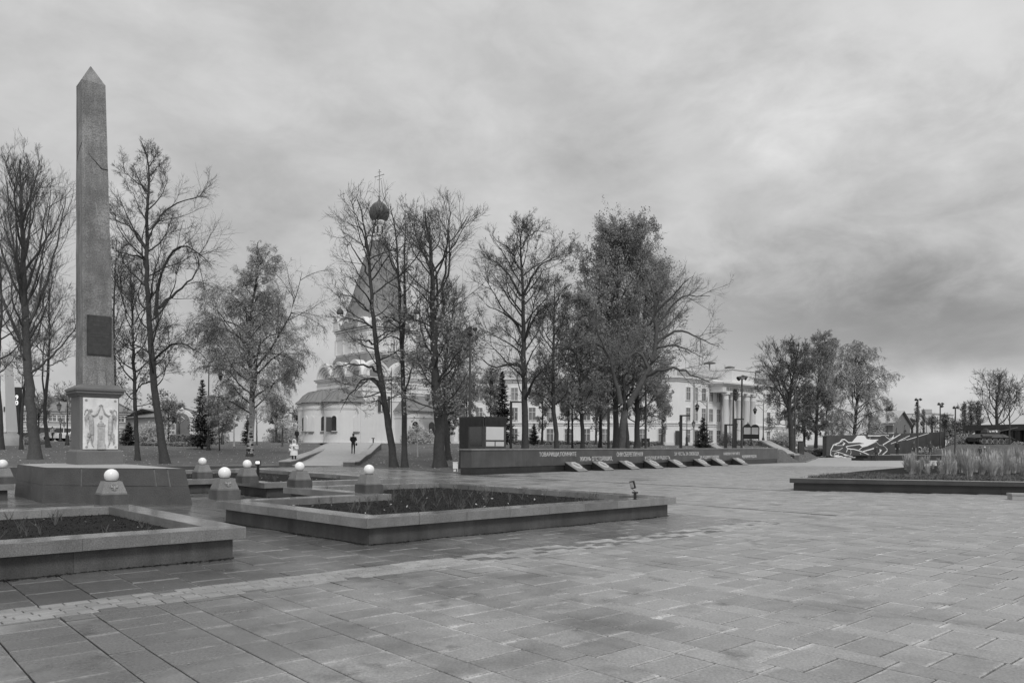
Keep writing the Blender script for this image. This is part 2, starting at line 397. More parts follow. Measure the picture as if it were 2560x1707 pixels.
def build_paving():
    BEDIN=[offset(P if area(P)>0 else P[::-1],.42) for P in BEDS]
    rects=[]   # (kind, s0,s1,t0,t1)
    def vis(s,t,far=58):
        p=xy(s,t)
        if p.y<1.2 or p.y>far: return False
        a,b=proj(p.x,p.y)
        return -260<a<2820 and b<1850
    def blocked(s,t):
        for P in BEDIN:
            if inpoly(P,s,t): return True
        p=xy(s,t)
        if inpoly(RBPOLY,p.x,p.y): return True
        return not inside_plaza(p.x,p.y,.25)
    def zone(s,t):
        if STEP0<=t<STEP1 and s<14.6: return 'strip'
        if t>=STEP1 and s<14.6 and t<33: return 'court'
        return 'A'
    # pattern A: wide columns of short rows and narrow columns of long slabs
    per=.82
    for k in range(-14,110):
        for (o,w,h) in ((0,.55,.345),(.55,.27,.69)):
            s0=1.87+k*per+o; s1=s0+w; off=(RNG.random()*.2 if w>.5 else RNG.random()*.69)
            t=-30+off+ (k*.115)%h
            while t<45:
                sm=(s0+s1)/2
                t0,t1=t,t+h; t+=h
                for (a,b) in ((t0,t1),):
                    if s1<14.6:
                        if a<STEP0<b: b=STEP0
                        elif a>=STEP0: continue
                    elif t0>=33 and False: continue
                    if b-a<.05: continue
                    if s1>=14.6 and s0<17 and a>=STEP0: continue
                    if not vis(sm,(a+b)/2): continue
                    if zone(sm,(a+b)/2)!='A' : continue
                    if blocked(sm,(a+b)/2): continue
                    rects.append(('A',s0,s1,a,b))
    # beyond the strip, between court and s=17: fill with A
    for k in range(0,6):
        for (o,w,h) in ((0,.55,.345),(.55,.27,.69)):
            s0=14.6+k*per*.98+o; s1=s0+w
            if s1>17.05: continue
            t=STEP0
            while t<40:
                if vis(s0,t) and not blocked((s0+s1)/2,t+h/2): rects.append(('A',s0,s1,t,t+h))
                t+=h
    # strip of setts: five courses
    for j in range(5):
        a=STEP0+j*.132; s=-9+RNG.random()*.2
        while s<14.45:
            w=.17+.07*RNG.random()
            if vis(s,a): rects.append(('C' ,s,s+w,a,a+.132))
            s+=w
    # court: staggered larger slabs
    for k in range(-30,30):
        s0=5.72+k*.52; s1=s0+.52
        if s0>14.6: continue
        s1=min(s1,14.6); t=STEP1-(k%2)*.37-.05
        while t<33:
            a,b=max(t,STEP1),t+.74; t+=.74
            if b-a<.06: continue
            sm,tm=(s0+s1)/2,(a+b)/2
            if not vis(sm,tm,46) or blocked(sm,tm): continue
            rects.append(('B',s0,s1,a,b))
    V={'A':[],'B':[],'C':[],'D':[]}
    R=[]
    for kd,a,b,c,d in rects:
        p=xy((a+b)/2,(c+d)/2); size=math.sqrt((b-a)*(d-c))*F/p.y*math.sqrt(EYE/p.y)
        R.append([size,kd,a,b,c,d,p])
    for r in R:
        if r[1]=='C':
            q=RNG.random(); s=(r[2]+r[3])/2; dirty=.06+ (.62 if (6.6<s<7.3 or 8.3<s<12.6) and math.sin(s*5.1+r[4]*9)>-.35 else 0)
            if q<dirty: r[1]='D'
    slabs=sorted([r for r in R if r[1] in 'AB'],key=lambda r:-r[0]); setts=sorted([r for r in R if r[1] in 'CD'],key=lambda r:-r[0])
    plaza=link('plaza',None) if False else None
    # base sheet
    pts=[(-70,-4)]+[(x,y-.02) for x,y in EDGE if x>-70]+[(150,-4)]
    mb=MB(); mb.add([(p[0],p[1],-.03) for p in pts],[tuple(range(len(pts)))[::-1]])
    # far paving sheet beyond the slabs
    base=mb.obj('plaza',M_joint); tag(base,kind='structure')
    mats={'A':M_slab,'B':M_court,'C':M_cobble,'D':M_cobbled}
    names={'A':'paving_slab','B':'court_slab','C':'sett','D':'sett'}
    g=.0085
    def boxmesh(kd,w,h):
        x,y=w/2-g*.75,h/2-g; d=.045; bv=.006
        vs=[(-x,-y,-d),(x,-y,-d),(x,y,-d),(-x,y,-d),(-x,-y,-bv),(x,-y,-bv),(x,y,-bv),(-x,y,-bv),(-x+bv,-y+bv,0),(x-bv,-y+bv,0),(x-bv,y-bv,0),(-x+bv,y-bv,0)]
        fs=[(8,9,10,11)]+[(i,(i+1)%4,4+(i+1)%4,4+i) for i in range(4)]+[(4+i,4+(i+1)%4,8+(i+1)%4,8+i) for i in range(4)]
        me=bpy.data.meshes.new(names[kd]); me.from_pydata(vs,[],fs); me.materials.append(mats[kd])
        uvl=me.uv_layers.new(name='UVMap')
        for l in me.loops:
            v=vs[l.vertex_index]; uvl.data[l.index].uv=((v[0]+w/2)/w,(v[1]+h/2)/h)
        at_=me.attributes.new('rnd','FLOAT','FACE'); return me
    cache={}
    def ind(lst):
        for r in lst:
            _,kd,a,b,c,d,p=r; w,h=round(b-a,2),round(d-c,3); key=(kd,w,h)
            if key not in cache: cache[key]=boxmesh(kd,w,h)
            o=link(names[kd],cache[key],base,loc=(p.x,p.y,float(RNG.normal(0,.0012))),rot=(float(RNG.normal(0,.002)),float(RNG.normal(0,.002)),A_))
    ind(slabs[:300]); ind(setts[:300])
    def joined(lst,name,kd):
        if not lst: return
        n=len(lst); V=np.zeros((n,8,3)); 
        for i,r in enumerate(lst):
            a,b,c,d=r[2]+g,r[3]-g,r[4]+g,r[5]-g; z=float(RNG.normal(0,.0012))
            for j,(s,t) in enumerate(((a,c),(b,c),(b,d),(a,d))):
                x=s*CA-t*SA;y=s*SA+t*CA; V[i,j]=(x,y,-.028); V[i,4+j]=(x,y,z)
        fb=np.array([(4,5,6,7),(0,1,5,4),(1,2,6,5),(2,3,7,6),(3,0,4,7)])
        Fc=(np.arange(n)[:,None,None]*8+fb[None]).reshape(-1,4)
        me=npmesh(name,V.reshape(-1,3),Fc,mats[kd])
        uv=me.uv_layers.new(name='UVMap'); q=np.zeros((n,5,4,2),dtype=np.float32)+.5
        q[:,0]=[(0,0),(1,0),(1,1),(0,1)]; uv.data.foreach_set('uv',q.ravel())
        at_=me.attributes.new('rnd','FLOAT','FACE'); at_.data.foreach_set('value',np.repeat(RNG.random(n),5).astype(np.float32))
        link(name,me,base,kind='stuff')
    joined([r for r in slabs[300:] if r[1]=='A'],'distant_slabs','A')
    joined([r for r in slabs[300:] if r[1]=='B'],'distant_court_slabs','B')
    joined([r for r in setts[300:] if r[1]=='C'],'distant_setts','C')
    joined([r for r in setts[300:] if r[1]=='D'],'distant_dark_setts','D')
    # paved sheet past the modelled slabs
    q=[]
    for i in range(40):
        t=-.9+1.8*i/39; q.append((t,52.0))
    vs=[];fs=[]
    T_=np.linspace(-.75,1.2,120)
    for t in T_:
        ye=np.interp(t,ET,EY); y0=min(56.5,ye-.3)
        vs+=[(t*y0,y0,-.004),(t*ye,ye-.01,-.004)]
    for i in range(len(T_)-1): fs.append((2*i,2*i+2,2*i+3,2*i+1))
    mb=MB(); mb.add(vs,fs); tag(mb.obj('far_pavement',M_far),kind='structure')
    # narrow strip of plain paving along the lawn edge, and its kerb
    # slot drain
    d0=G(1061,1183.5);d1=G(1976,1227); n=(d1-d0).normalized(); pp=Vector((-n.y,n.x,0))*.06
    mb=MB(); z=Vector((0,0,.006)); mb.add([d0-pp+z,d1-pp+z,d1+pp+z,d0+pp+z],[(0,1,2,3)])
    tag(mb.obj('slot_drain',M_rubber),kind='structure')
build_paving()
def kerb():
    mb=MB(); pts=[Vector((x,y,0)) for x,y in EDGE[1:3]]
    def run(a,b):
        d=(b-a).normalized(); n=Vector((-d.y,d.x,0))*.09
        mb.hexa([a-n,b-n,b+n,a+n],[p+Vector((0,0,.07)) for p in (a-n,b-n,b+n,a+n)])
    run(pts[0],pts[1])
    P=[Vector((x,y,0)) for x,y in EDGE[3:7]]
    for a,b in zip(P,P[1:]): run(a,b)
    P=[Vector((x,y,0)) for x,y in EDGE[8:10]]; run(P[0]+(P[1]-P[0])*.05,P[1])
    tag(mb.obj('lawn_kerb',M_granite),kind='structure')
kerb()
# ---------------------------------------------------------------- planting beds
ZB=.43
def build_bed(P,label,coping_w=.42,z=ZB,ch=.155,inset=.13,cm=None,bm=None,seg=.95,soil=.14,inw=None,cap=None):
    "P: outer coping edge in (x,y), counter-clockwise"
    if area(P)<0: P=P[::-1]
    cm=cm or M_granite; bm=bm or M_granite_dark
    c=Vector((sum(p[0] for p in P)/len(P),sum(p[1] for p in P)/len(P),0))
    root=thing('planting_bed',label,'planter',c)
    O=P; I=offset(P,coping_w); O2=offset(P,inset); I2=offset(P,coping_w-.06)
    n=len(P)
    for i in range(n):
        a,b=Vector(O[i]),Vector(O[(i+1)%n]); ai,bi=Vector(I[i]),Vector(I[(i+1)%n])
        k=max(1,round((b-a).length/seg))
        for j in range(k):
            u0,u1=j/k,(j+1)/k; g_=.003/(b-a).length
            q=[a.lerp(b,u0+g_),a.lerp(b,u1-g_),ai.lerp(bi,u1-g_),ai.lerp(bi,u0+g_)]
            dz=random.uniform(-.002,.002)
            mb=MB(); bv=.008
            cen=sum(q,Vector((0,0)))/4
            low=[(p.x,p.y,z-ch+dz) for p in q]; mid=[(p.x,p.y,z-bv+dz) for p in q]
            top=[(p.x+(cen.x-p.x)*bv*2,p.y+(cen.y-p.y)*bv*2,z+dz) for p in q]
            mb.add(low+mid+top,[(3,2,1,0)]+[(i2,(i2+1)%4,4+(i2+1)%4,4+i2) for i2 in range(4)])
            mb.add(mid+top,[(i2,(i2+1)%4,4+(i2+1)%4,4+i2) for i2 in range(4)])
            mb.mi=1; mb.add(top,[(0,1,2,3)])
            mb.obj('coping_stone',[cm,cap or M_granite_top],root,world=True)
    for i in range(n):
        a,b=Vector(O2[i]),Vector(O2[(i+1)%n]); ai,bi=Vector(I2[i]),Vector(I2[(i+1)%n])
        k=max(1,round((b-a).length/(seg*2.0)))
        for j in range(k):
            u0,u1=j/k,(j+1)/k; g_=.002/(b-a).length
            q=[a.lerp(b,u0+g_),a.lerp(b,u1-g_),ai.lerp(bi,u1-g_),ai.lerp(bi,u0+g_)]
            mb=MB(); mb.prism([(p.x,p.y) for p in q],-.02,z-ch-.012)
            mb.obj('base_stone',bm,root,world=True)
    # soil: triangulated fill with lumps
    import mathutils.geometry as mg
    tri=mg.tessellate_polygon([[Vector((p[0],p[1],0)) for p in I2]])
    mb=MB(); mb.add([(p[0],p[1],z-soil) for p in I2],[tuple(t) for t in tri]); mb.obj('soil',M_soil,root,world=True)
    return root,I
def rand_in(P,n):
    xs=[p[0] for p in P];ys=[p[1] for p in P];out=[]
    while len(out)<n:
        x=random.uniform(min(xs),max(xs));y=random.uniform(min(ys),max(ys))
        if inpoly(P,x,y): out.append((x,y))
    return out
def cloud_mesh(name,pts,smin,smax,mat,flat=.0,seed=0,tri=True):
    "one small randomly turned face per point"
    rng=np.random.default_rng(seed+5); n=len(pts); P=np.asarray(pts,dtype=float)
    a=rng.normal(size=(n,3)); a/=np.linalg.norm(a,axis=1)[:,None]
    b=rng.normal(size=(n,3)); 
    if flat: a[:,2]*=(1-flat); b[:,2]*=(1-flat)
    b-=a*(a*b).sum(1)[:,None]/(a*a).sum(1)[:,None]; b/=np.linalg.norm(b,axis=1)[:,None]; a/=np.linalg.norm(a,axis=1)[:,None]
    s=rng.uniform(smin,smax,n)[:,None]
    a*=s; b*=s*.65
    V=np.stack([P-a,P+b*.9,P+a,P-b*.9],1).reshape(-1,3)
    return npmesh(name,V,np.arange(4*n).reshape(n,4),mat)
BED_LABELS=['granite planting bed in the centre of the picture with a floodlight at its right tip','granite planting bed at the lower left edge in front of the obelisk',
 'granite planting bed behind the obelisk with the small bright floodlight on a post','granite planting bed at the far left edge behind the obelisk plinth']
for bi,(P,lb) in enumerate(zip(BEDS,BED_LABELS)):
    Pw=[tuple(xy(*p)[:2]) for p in P]
    root,I=build_bed(Pw,lb)
    # lumps of earth
    pts=[(x,y,ZB-.142+random.random()*.02) for x,y in rand_in(I,11000 if bi<2 else 2500)]
    link('soil_clods',cloud_mesh('soil_clods',[Vector(p)-root.location for p in pts],.006,.019,M_clod,seed=bi),root,kind='stuff')
    pts=[(x,y,ZB-.11) for x,y in rand_in(I,80)]
    link('leaf_litter',cloud_mesh('leaf_litter',[Vector(p)-root.location for p in pts],.012,.04,M_lit,flat=.6,seed=bi+9),root,kind='stuff')
    where=['in the central planting bed','in the left front planting bed','in the bed behind the obelisk','in the far left bed'][bi]
    for k,(x,y) in enumerate(rand_in(offset(I,.25),[90,60,30,8][bi])):
        if proj(x,y,.4)[0]<-40: continue
        t=thing('rose_bush','leafless pruned rose bush '+where,'rose bush',(x,y,ZB-.14),0,'bare rose bushes '+where)
        for q in range(random.choice((3,4,5,6))):
            mb=MB(); w=random.random()*6.28; l=random.uniform(.08,.26); ln=random.uniform(.15,.6)
            d=Vector((math.cos(w)*ln,math.sin(w)*ln,1)).normalized(); p0=Vector((0,0,0)); p1=d*l*.5; p2=p1+(d+Vector((random.uniform(-.3,.3),random.uniform(-.3,.3),.1)))*l*.5
            mb.tube([p0,p1,p2],[.005,.004,.002],3)
            if random.random()<.7:
                e=p1+Vector((random.uniform(-.1,.1),random.uniform(-.1,.1),.1)); mb.tube([p1,e],[.004,.002],3)
            mb.obj('stem',M_stem,t)
# ---------------------------------------------------------------- globe lamps on granite pedestals
M_ped_l=mat('cast_emblem',.30,.45,.1,9)
def eagle(parent):
    "small two-headed eagle emblem in relief, built facing -Y, about 0.11 m high"
    mb=MB()
    def plate(pts,d=.012): 
        n=len(pts); vs=[(x,-d,z) for x,z in pts]+[(x,0.004,z) for x,z in pts]
        mb.add(vs,[tuple(range(n))]+[((i+1)%n,i,n+i,n+(i+1)%n) for i in range(n)])
    plate([(-.014,-.03),(.014,-.03),(.017,.012),(0,.026),(-.017,.012)],.018)
    for s in (-1,1):
        w=[(s*.012,.012),(s*.022,.022),(s*.05,.048),(s*.058,.03),(s*.06,.004),(s*.05,-.014),(s*.04,-.006),(s*.034,-.016),(s*.02,-.004)]
        plate(w if s<0 else w[::-1],.012)
        h=[(s*.003,.02),(s*.012,.02),(s*.018,.036),(s*.03,.04),(s*.016,.048),(s*.008,.044)]
        plate(h if s<0 else h[::-1],.016)
        l=[(s*.006,-.026),(s*.012,-.02),(s*.042,-.034),(s*.036,-.044),(s*.02,-.034)]
        plate(l if s<0 else l[::-1],.013)
    plate([(-.022,-.056),(.022,-.056),(.012,-.032),(-.012,-.032)],.011)
    plate([(-.009,.05),(.009,.05),(.012,.064),(0,.058),(-.012,.064)],.014)
    mb.obj('eagle_emblem',M_ped_l,parent); 
def make_lamp():
    t=thing('globe_lamp','','lamp')
    mb=MB(); mb.box((0,0,0),(.47,.47,.19)); mb.obj('pedestal_block',M_granite_dark,t)
    mb=MB(); mb.box((0,0,.19),(.425,.425,.028)); mb.box((0,0,.218),(.42,.42,.205),0,.69); pb=mb.obj('pedestal_cap',M_granite,t)
    mb=MB(); mb.lathe([(.07,.420),(.09,.424),(.09,.432)],n=20); mb.obj('globe_collar',M_metal,t,smooth=True)
    R=.124; pr=[]
    for i in range(17):
        a=math.radians(-52+142*i/16); pr.append((max(R*math.cos(a),0),.430+R*math.sin(math.radians(52))+R*math.sin(a)))
    pr[-1]=(0,pr[-1][1]); mb=MB(); mb.lathe(pr,n=28); mb.obj('globe',M_globe,t,smooth=True)
    return t
L0=make_lamp(); 
LAMPS=[(6.06,15.5,'globe lamp with an eagle emblem on its pedestal, nearest corner of the central bed',True),
(9.46,15.56,'white globe lamp at the far right corner of the central bed notch, rightmost of all',False),
(9.16,18.45,'white globe lamp just below the person in the white coat',False),
(8.95,21.25,'white globe lamp left of the small bright floodlight behind the obelisk',False),
(8.95,24.7,'white globe lamp seen beside the right edge of the obelisk plinth',False),
(3.95,15.45,'globe lamp with an eagle emblem directly in front of the obelisk plinth',True),
(3.56,24.3,'white globe lamp at the far left edge of the picture',False)]
LO=[L0]+[copytree(L0) for _ in LAMPS[1:]]
for o,(s_,t_,lb,em) in zip(LO,LAMPS):
    o.location=xy(s_,t_,ZB); o.rotation_euler=(0,0,A_); o['label']=lb; o['category']='lamp'; o['group']='globe lamps on the bed corners'
    if em:
        pc=[c for c in o.children if c.name.startswith('pedestal_cap')][0]
        eagle(pc); e=pc.children[0]; e.location=(0.0,-.187,.322); e.rotation_euler=(math.radians(-17.5),0,0)

# moss and dirt gathered along the foot of the beds
def foot_dirt():
    rng=np.random.default_rng(31); pts=[]
    for P in BEDS[:3]:
        Q=offset(P if area(P)>0 else P[::-1],.13); n=len(Q)
        for i in range(n):
            a,b=Vector(Q[i]),Vector(Q[(i+1)%n]); L=(b-a).length; e=(b-a).normalized(); nn=Vector((e.y,-e.x))
            for k in range(int(L*230)):
                u=rng.random(); w=abs(rng.normal(0,.035))*(1+.9*math.sin(u*L*3.1+i)); q=a.lerp(b,u)+nn*(w+.004); p=xy(q.x,q.y); pts.append((p.x,p.y,.004))
    o=link('foot_dirt',cloud_mesh('foot_dirt',pts,.008,.03,M_clod,flat=.93,seed=8)); tag(o,'dark moss and dirt along the foot of the planting beds','dirt',kind='stuff')
foot_dirt()
# ---------------------------------------------------------------- text helper
def text_mesh(body,size,depth,mat_,sx=1.0):
    cu=bpy.data.curves.new('lettering','FONT'); cu.body=body; cu.size=size; cu.extrude=depth; cu.resolution_u=2
    o=bpy.data.objects.new('tmp_lettering',cu); COL.objects.link(o)
    bpy.context.view_layer.update()
    dg=bpy.context.evaluated_depsgraph_get(); me=bpy.data.meshes.new_from_object(o.evaluated_get(dg))
    bpy.data.objects.remove(o); bpy.data.curves.remove(cu)
    me.name='lettering'; me.materials.clear(); me.materials.append(mat_)
    me.transform(Matrix.Diagonal((sx,1,1,1))); return me
def put_text(body,parent,org,right,up,width,height,mat_,depth=.004,name='lettering'):
    "fit the words into width x height; org = lower left corner, world"
    me=text_mesh(body,1.0,depth/max(height,.01)*.7,mat_)
    if not me.vertices: return
    xs=[v.co.x for v in me.vertices]; ys=[v.co.y for v in me.vertices]
    w=max(xs)-min(xs);h=max(ys)-min(ys); right=Vector(right).normalized(); up=Vector(up).normalized(); nrm=right.cross(up)
    inv=wmat(parent).inverted()
    for v in me.vertices:
        p=Vector(org)+right*((v.co.x-min(xs))/w*width)+up*((v.co.y-min(ys))/h*height)+nrm*(v.co.z*max(height,.01)+depth*.3)
        v.co=inv@p
    return link(name,me,parent)
# ---------------------------------------------------------------- obelisk
def build_obelisk():
    c=Vector((-11.48,21.2,0)); root=thing('obelisk','tall granite obelisk with a white marble relief on its pedestal and a dark plate','monument',c,A_)
    def Mx(): return MB()
    # plinth: two courses of big rough blocks, battered; outline measured as it stands
    inv=wmat(root).inverted()
    b=[G(105,1256.5),G(481,1260.5),None,G(35,1240)]; b[2]=b[1]+(b[3]-b[0])*1.25
    zt=.90
    tp=[G(113.5,1168.8,zt),G(462.5,1171.3,zt),None,G(43.5,1160.4,zt)]; tp[2]=tp[1]+(tp[3]-tp[0])*1.2
    b[3]=Vector((tp[3].x+b[0].x-tp[0].x,tp[3].y+b[0].y-tp[0].y,0)); b[2]=b[1]+(b[3]-b[0])*1.2
    def lay(z): return [b[i].lerp(tp[i],z/zt) for i in range(4)]
    zm=.45
    for (z0,z1,cuts,gp) in ((0,zm-.008,[0,.52,1],.004),(zm+.008,zt,[0,.26,.78,.875,1],.006)):
        A0,A1=lay(z0),lay(z1)
        for i in range(len(cuts)-1):
            u0,u1=cuts[i]+(gp if i else 0),cuts[i+1]-(gp if i<len(cuts)-2 else 0)
            q0=[A0[0].lerp(A0[1],u0),A0[0].lerp(A0[1],u1)]; q1=[A1[0].lerp(A1[1],u0),A1[0].lerp(A1[1],u1)]
            bk0=[A0[3].lerp(A0[2],u0),A0[3].lerp(A0[2],u1)]; bk1=[A1[3].lerp(A1[2],u0),A1[3].lerp(A1[2],u1)]
            for (v0,v1) in ((0,.42),(.42,1)) if i==0 else ((0,1),):
                f=lambda a,bb,v: a.lerp(bb,v)
                e=.006
                m=MB(); m.hexa([f(q0[0],bk0[0],v0+(e if v0 else 0)),f(q0[1],bk0[1],v0+(e if v0 else 0)),f(q0[1],bk0[1],v1-(e if v1<1 else 0)),f(q0[0],bk0[0],v1-(e if v1<1 else 0))],
                               [f(q1[0],bk1[0],v0+(e if v0 else 0)),f(q1[1],bk1[1],v0+(e if v0 else 0)),f(q1[1],bk1[1],v1-(e if v1<1 else 0)),f(q1[0],bk1[0],v1-(e if v1<1 else 0))])
                m.obj('plinth_block',M_rough_granite,root,world=True)
    m=MB(); A0,A1=lay(0),lay(zt-.02); cc=sum(A0,Vector())/4; m.hexa([p.lerp(cc,.007) for p in A0],[p.lerp(cc,.007) for p in A1]); m.obj('mortar_core',M_mortar,root,world=True)
    A0=lay(zt); cc=sum(A0,Vector())/4; m=MB(); m.hexa([p.lerp(cc,.02)+Vector((0,0,.003)) for p in A0],[p.lerp(cc,.5)+Vector((0,0,.055)) for p in A0]); m.obj('weathered_top',M_concrete,root,world=True)
    # pedestal, local frame, front = -Y
    z=zt
    def yz(py): # height for a picture row at the monument's depth
        return 1.6+(1099.5-py)*20.9/F
    zb=yz(1122); 
    m=MB(); m.box((0,0,z-.1),(1.15,1.15,zb-.06-z+.1),0,.99); m.box((0,0,zb-.06),(1.11,1.11,.06),0,.9); m.obj('pedestal_base',M_ped,root)
    z1=yz(992); w=.965
    m=MB(); m.box((0,0,zb),(w,w,z1-zb)); die=m.obj('pedestal_die',M_ped,root)
    pr=[(w/2+.0,z1),(w/2+.03,z1+.02),(w/2+.05,z1+.07),(w/2+.10,z1+.10),(w/2+.10,z1+.16),(w/2+.135,z1+.17),(w/2+.135,z1+.225),(w/2-.06,z1+.34),(.1,z1+.345)]
    m=MB(); m.lathe([(r*math.sqrt(2),zz) for r,zz in pr],n=4,ph=math.pi/4); m.obj('cornice',M_ped,root)
    zs=z1+.34; za=yz(206); zp=yz(157)
    w0,w1=.78,.585
    m=MB(); m.box((0,0,zs),(w0,w0,za-zs),0,w1/w0); m.box((0,0,za),(w1,w1,zp-za),0,.03)
    # subdivide the shaft so that its faces can be slightly uneven
    me=m.mesh('shaft',M_obelisk); import bmesh
    bm=bmesh.new(); bm.from_mesh(me); bmesh.ops.subdivide_edges(bm,edges=[e for e in bm.edges if abs(e.verts[0].co.z-e.verts[1].co.z)>2],cuts=24)
    for v in bm.verts:
        if zs+.1<v.co.z<za-.05: v.co.x+=random.uniform(-.006,.006); v.co.y+=random.uniform(-.006,.006)
    # long split running down across the front and the left face
    bm.to_mesh(me); bm.free(); shaft=link('shaft',me,root)
    for v in me.vertices:
        v.co.x-=.15*max(0,(v.co.z-zs))/(za-zs)
    def hw(zz): return (w0+(w1-w0)*(zz-zs)/(za-zs))/2
    def fp(u,py,off=.004):
        zz=yz(py); h=hw(zz); return Vector((-h+2*h*u-.15*(zz-zs)/(za-zs),-h-off,zz))
    def lp(u,py,off=.004):
        zz=yz(py); h=hw(zz); return Vector((-h-off-.15*(zz-zs)/(za-zs),-h+2*h*(1-u),zz))
    crack=[fp(0,362),fp(.2,378),fp(.32,392),fp(.5,402),(fp(.75,418)),fp(1,418)]
    m=MB(); 
    m.tube([Vector((p.x,p.y+.004,p.z)) for p in crack],[.003,.005,.006,.010,.015,.012],4)
    m.tube([lp(1,362,0),lp(.6,372,0),lp(.3,385,0),lp(.1,396,0)],[.005,.004,.004,.003],4); m.obj('crack',M_black,shaft)
    m=MB()
    for (u,py,l,w_) in ((.42,417,18,.02),(.50,505,32,.022),(.58,540,22,.018),(.45,468,8,.012),(.13,640,6,.01)):
        a,bb=fp(u,py,.001),fp(u+.06,py+l,.001); m.tube([a,bb],[w_*.4,w_],4)
    m.obj('chipped_stone',M_lit,shaft)
    # plate with inscription
    zt_,zb_=yz(788),yz(887); h=hw((zt_+zb_)/2)
    m=MB(); m.box((-.0,-h-.02,zb_),(.60,.04,zt_-zb_)); m.box((0,-h-.045,zb_+.02),(.56,.012,zt_-zb_-.04)); 
    for sx in (-1,1):
        for zz in (zb_+.05,zt_-.05): m.lathe([(.014,0),(.014,.02)],(sx*.27,-h-.05,zz),n=8)
    pl=m.obj('inscription_plate',M_bronze,root)
    m=MB(); rg=random.Random(2)
    for (dz,ww) in ((-.16,.40),(-.28,.30),(-.50,.46),(-.57,.44),(-.80,.38)):
        x=-ww/2
        while x<ww/2:
            l=rg.uniform(.012,.03); m.box((x+l/2,-h-.053,zt_+dz),(l*.7,.006,rg.uniform(.02,.035))); x+=l+.006+(.02 if rg.random()<.12 else 0)
    m.obj('worn_lettering',M_plaque_relief,pl,kind='stuff')
    # lighter patch joint low on the shaft
    m=MB(); m.tube([fp(.0,921,.0),fp(.72,925,.0),fp(.76,968,.0)],.005,4); m.tube([fp(.45,925,.0),fp(.44,962,0)],.006,4); m.obj('repair_joint',M_granite_dark,shaft)
    # marble relief
    rw=.86; r0,r1=zb+.01,z1-.02; y0=-w/2-.03; H=r1-r0
    m=MB(); m.box((.02,-w/2-.012,r0),(rw,.045,H)); rel=m.obj('marble_panel',M_marble,die); 
    def RX(u,v,d=0): return Vector((.02+(u-.5)*rw,-w/2-.034-d,r0+v*H))
    m=MB()
    # pillar with bust
    def slab(u0,u1,v0,v1,d):
        a=RX(u0,v0);b2=RX(u1,v1); m.box(((a.x+b2.x)/2,a.y-d/2,a.z),(b2.x-a.x,d,b2.z-a.z))
    slab(.40,.64,.0,.10,.03); slab(.41,.61,.10,.46,.025); slab(.395,.625,.46,.485,.035)
    m.lathe([(.0,-.055),(.03,-.05),(.042,-.02),(.045,.015),(.036,.04),(0,.052)],RX(.50,.63,.008),n=12,sy=.8)
    m.lathe([(.075,0),(.07,.03),(.025,.06),(.02,.09)],RX(.505,.49,.004),n=12,sy=.45)
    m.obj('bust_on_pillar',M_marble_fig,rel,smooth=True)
    def genius(s):
        m=MB(); q=lambda u,v,d=.01: RX(.5+s*u,v,d)
        # torso and draped legs
        m.tube([q(-.31,.68),q(-.285,.62,.02),q(-.27,.52,.03),q(-.27,.40,.03),q(-.25,.28,.02)],[.028,.052,.055,.06,.045],10)
        m.tube([q(-.25,.33),q(-.24,.2,.02),q(-.25,.12,.01),q(-.23,.07,.01),q(-.20,.05,.02)],[.04,.03,.02,.014,.016],8)
        m.tube([q(-.29,.33),q(-.33,.24,.02),q(-.36,.19,.02),q(-.38,.15,.01),q(-.37,.09,.01)],[.04,.03,.02,.015,.015],8)
        m.lathe([(0,-.042),(.028,-.032),(.038,0),(.03,.028),(0,.042)],q(-.285,.755,.015),n=10)          # head
        m.tube([q(-.29,.67,.02),q(-.20,.655,.03),q(-.11,.70,.03),q(-.055,.79,.03),q(-.03,.835,.02)],[.026,.024,.022,.018,.013],8)
        m.lathe([(0,-.02),(.02,-.01),(.02,.01),(0,.02)],q(-.03,.85,.02),n=8)
        m.tube([q(-.31,.66,.01),q(-.36,.6,.02),q(-.30,.565,.03),q(-.24,.585,.035)],[.024,.02,.018,.016],8)
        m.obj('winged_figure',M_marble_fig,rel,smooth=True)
        m=MB()
        for k in range(6):
            a=q(-.37+.02*math.sin(k),.77-.01*k,.004); e=q(-.42+.035*k,.40+.035*k,.002); mid=q(-.455+.028*k,.62+.02*k,.012)
            m.tube([q(-.33,.72,.006),mid,e],[.010,.017,.005],5)
        m.tube([q(-.34,.72,.01),q(-.38,.775,.012),q(-.44,.75,.012),q(-.46,.66,.01)],[.012,.014,.014,.008],6)
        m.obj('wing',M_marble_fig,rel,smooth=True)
        m=MB(); rng=random.Random(4)
        for k in range(13):
            u=-.26-.12*rng.random(); v=.30-.17*rng.random(); m.tube([q(u,v+.03,.02),q(u-.03*rng.random(),v-.03,.03)],[.009,.014],5)
        for k in range(5): m.tube([q(-.235-.02*k,.52,.035),q(-.22-.024*k,.28,.03)],[.007,.009],5)
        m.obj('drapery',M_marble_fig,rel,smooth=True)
    genius(1); genius(-1)
    m=MB()
    for u,v in ((.085,.95),(.915,.95),(.1,.045),(.93,.045)):
        for k in range(7):
            w_=k*6.283/6; c0=RX(u,v,.0)+ (Vector((math.cos(w_),0,math.sin(w_)))*.024 if k<6 else Vector())
            m.lathe([(0,-.014),(.012,-.008),(.014,.0),(0,.014)],c0+Vector((0,-.006,0)),n=6,sy=.7)
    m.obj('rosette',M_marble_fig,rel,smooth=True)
    m=MB()
    for k in range(12):
        w_=math.pi*k/11; p=RX(.5,.85,.02)+Vector((math.cos(w_)*.045,0,math.sin(w_)*.022)); m.lathe([(0,-.011),(.012,0),(0,.011)],p,n=6)
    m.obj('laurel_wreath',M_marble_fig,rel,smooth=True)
build_obelisk()
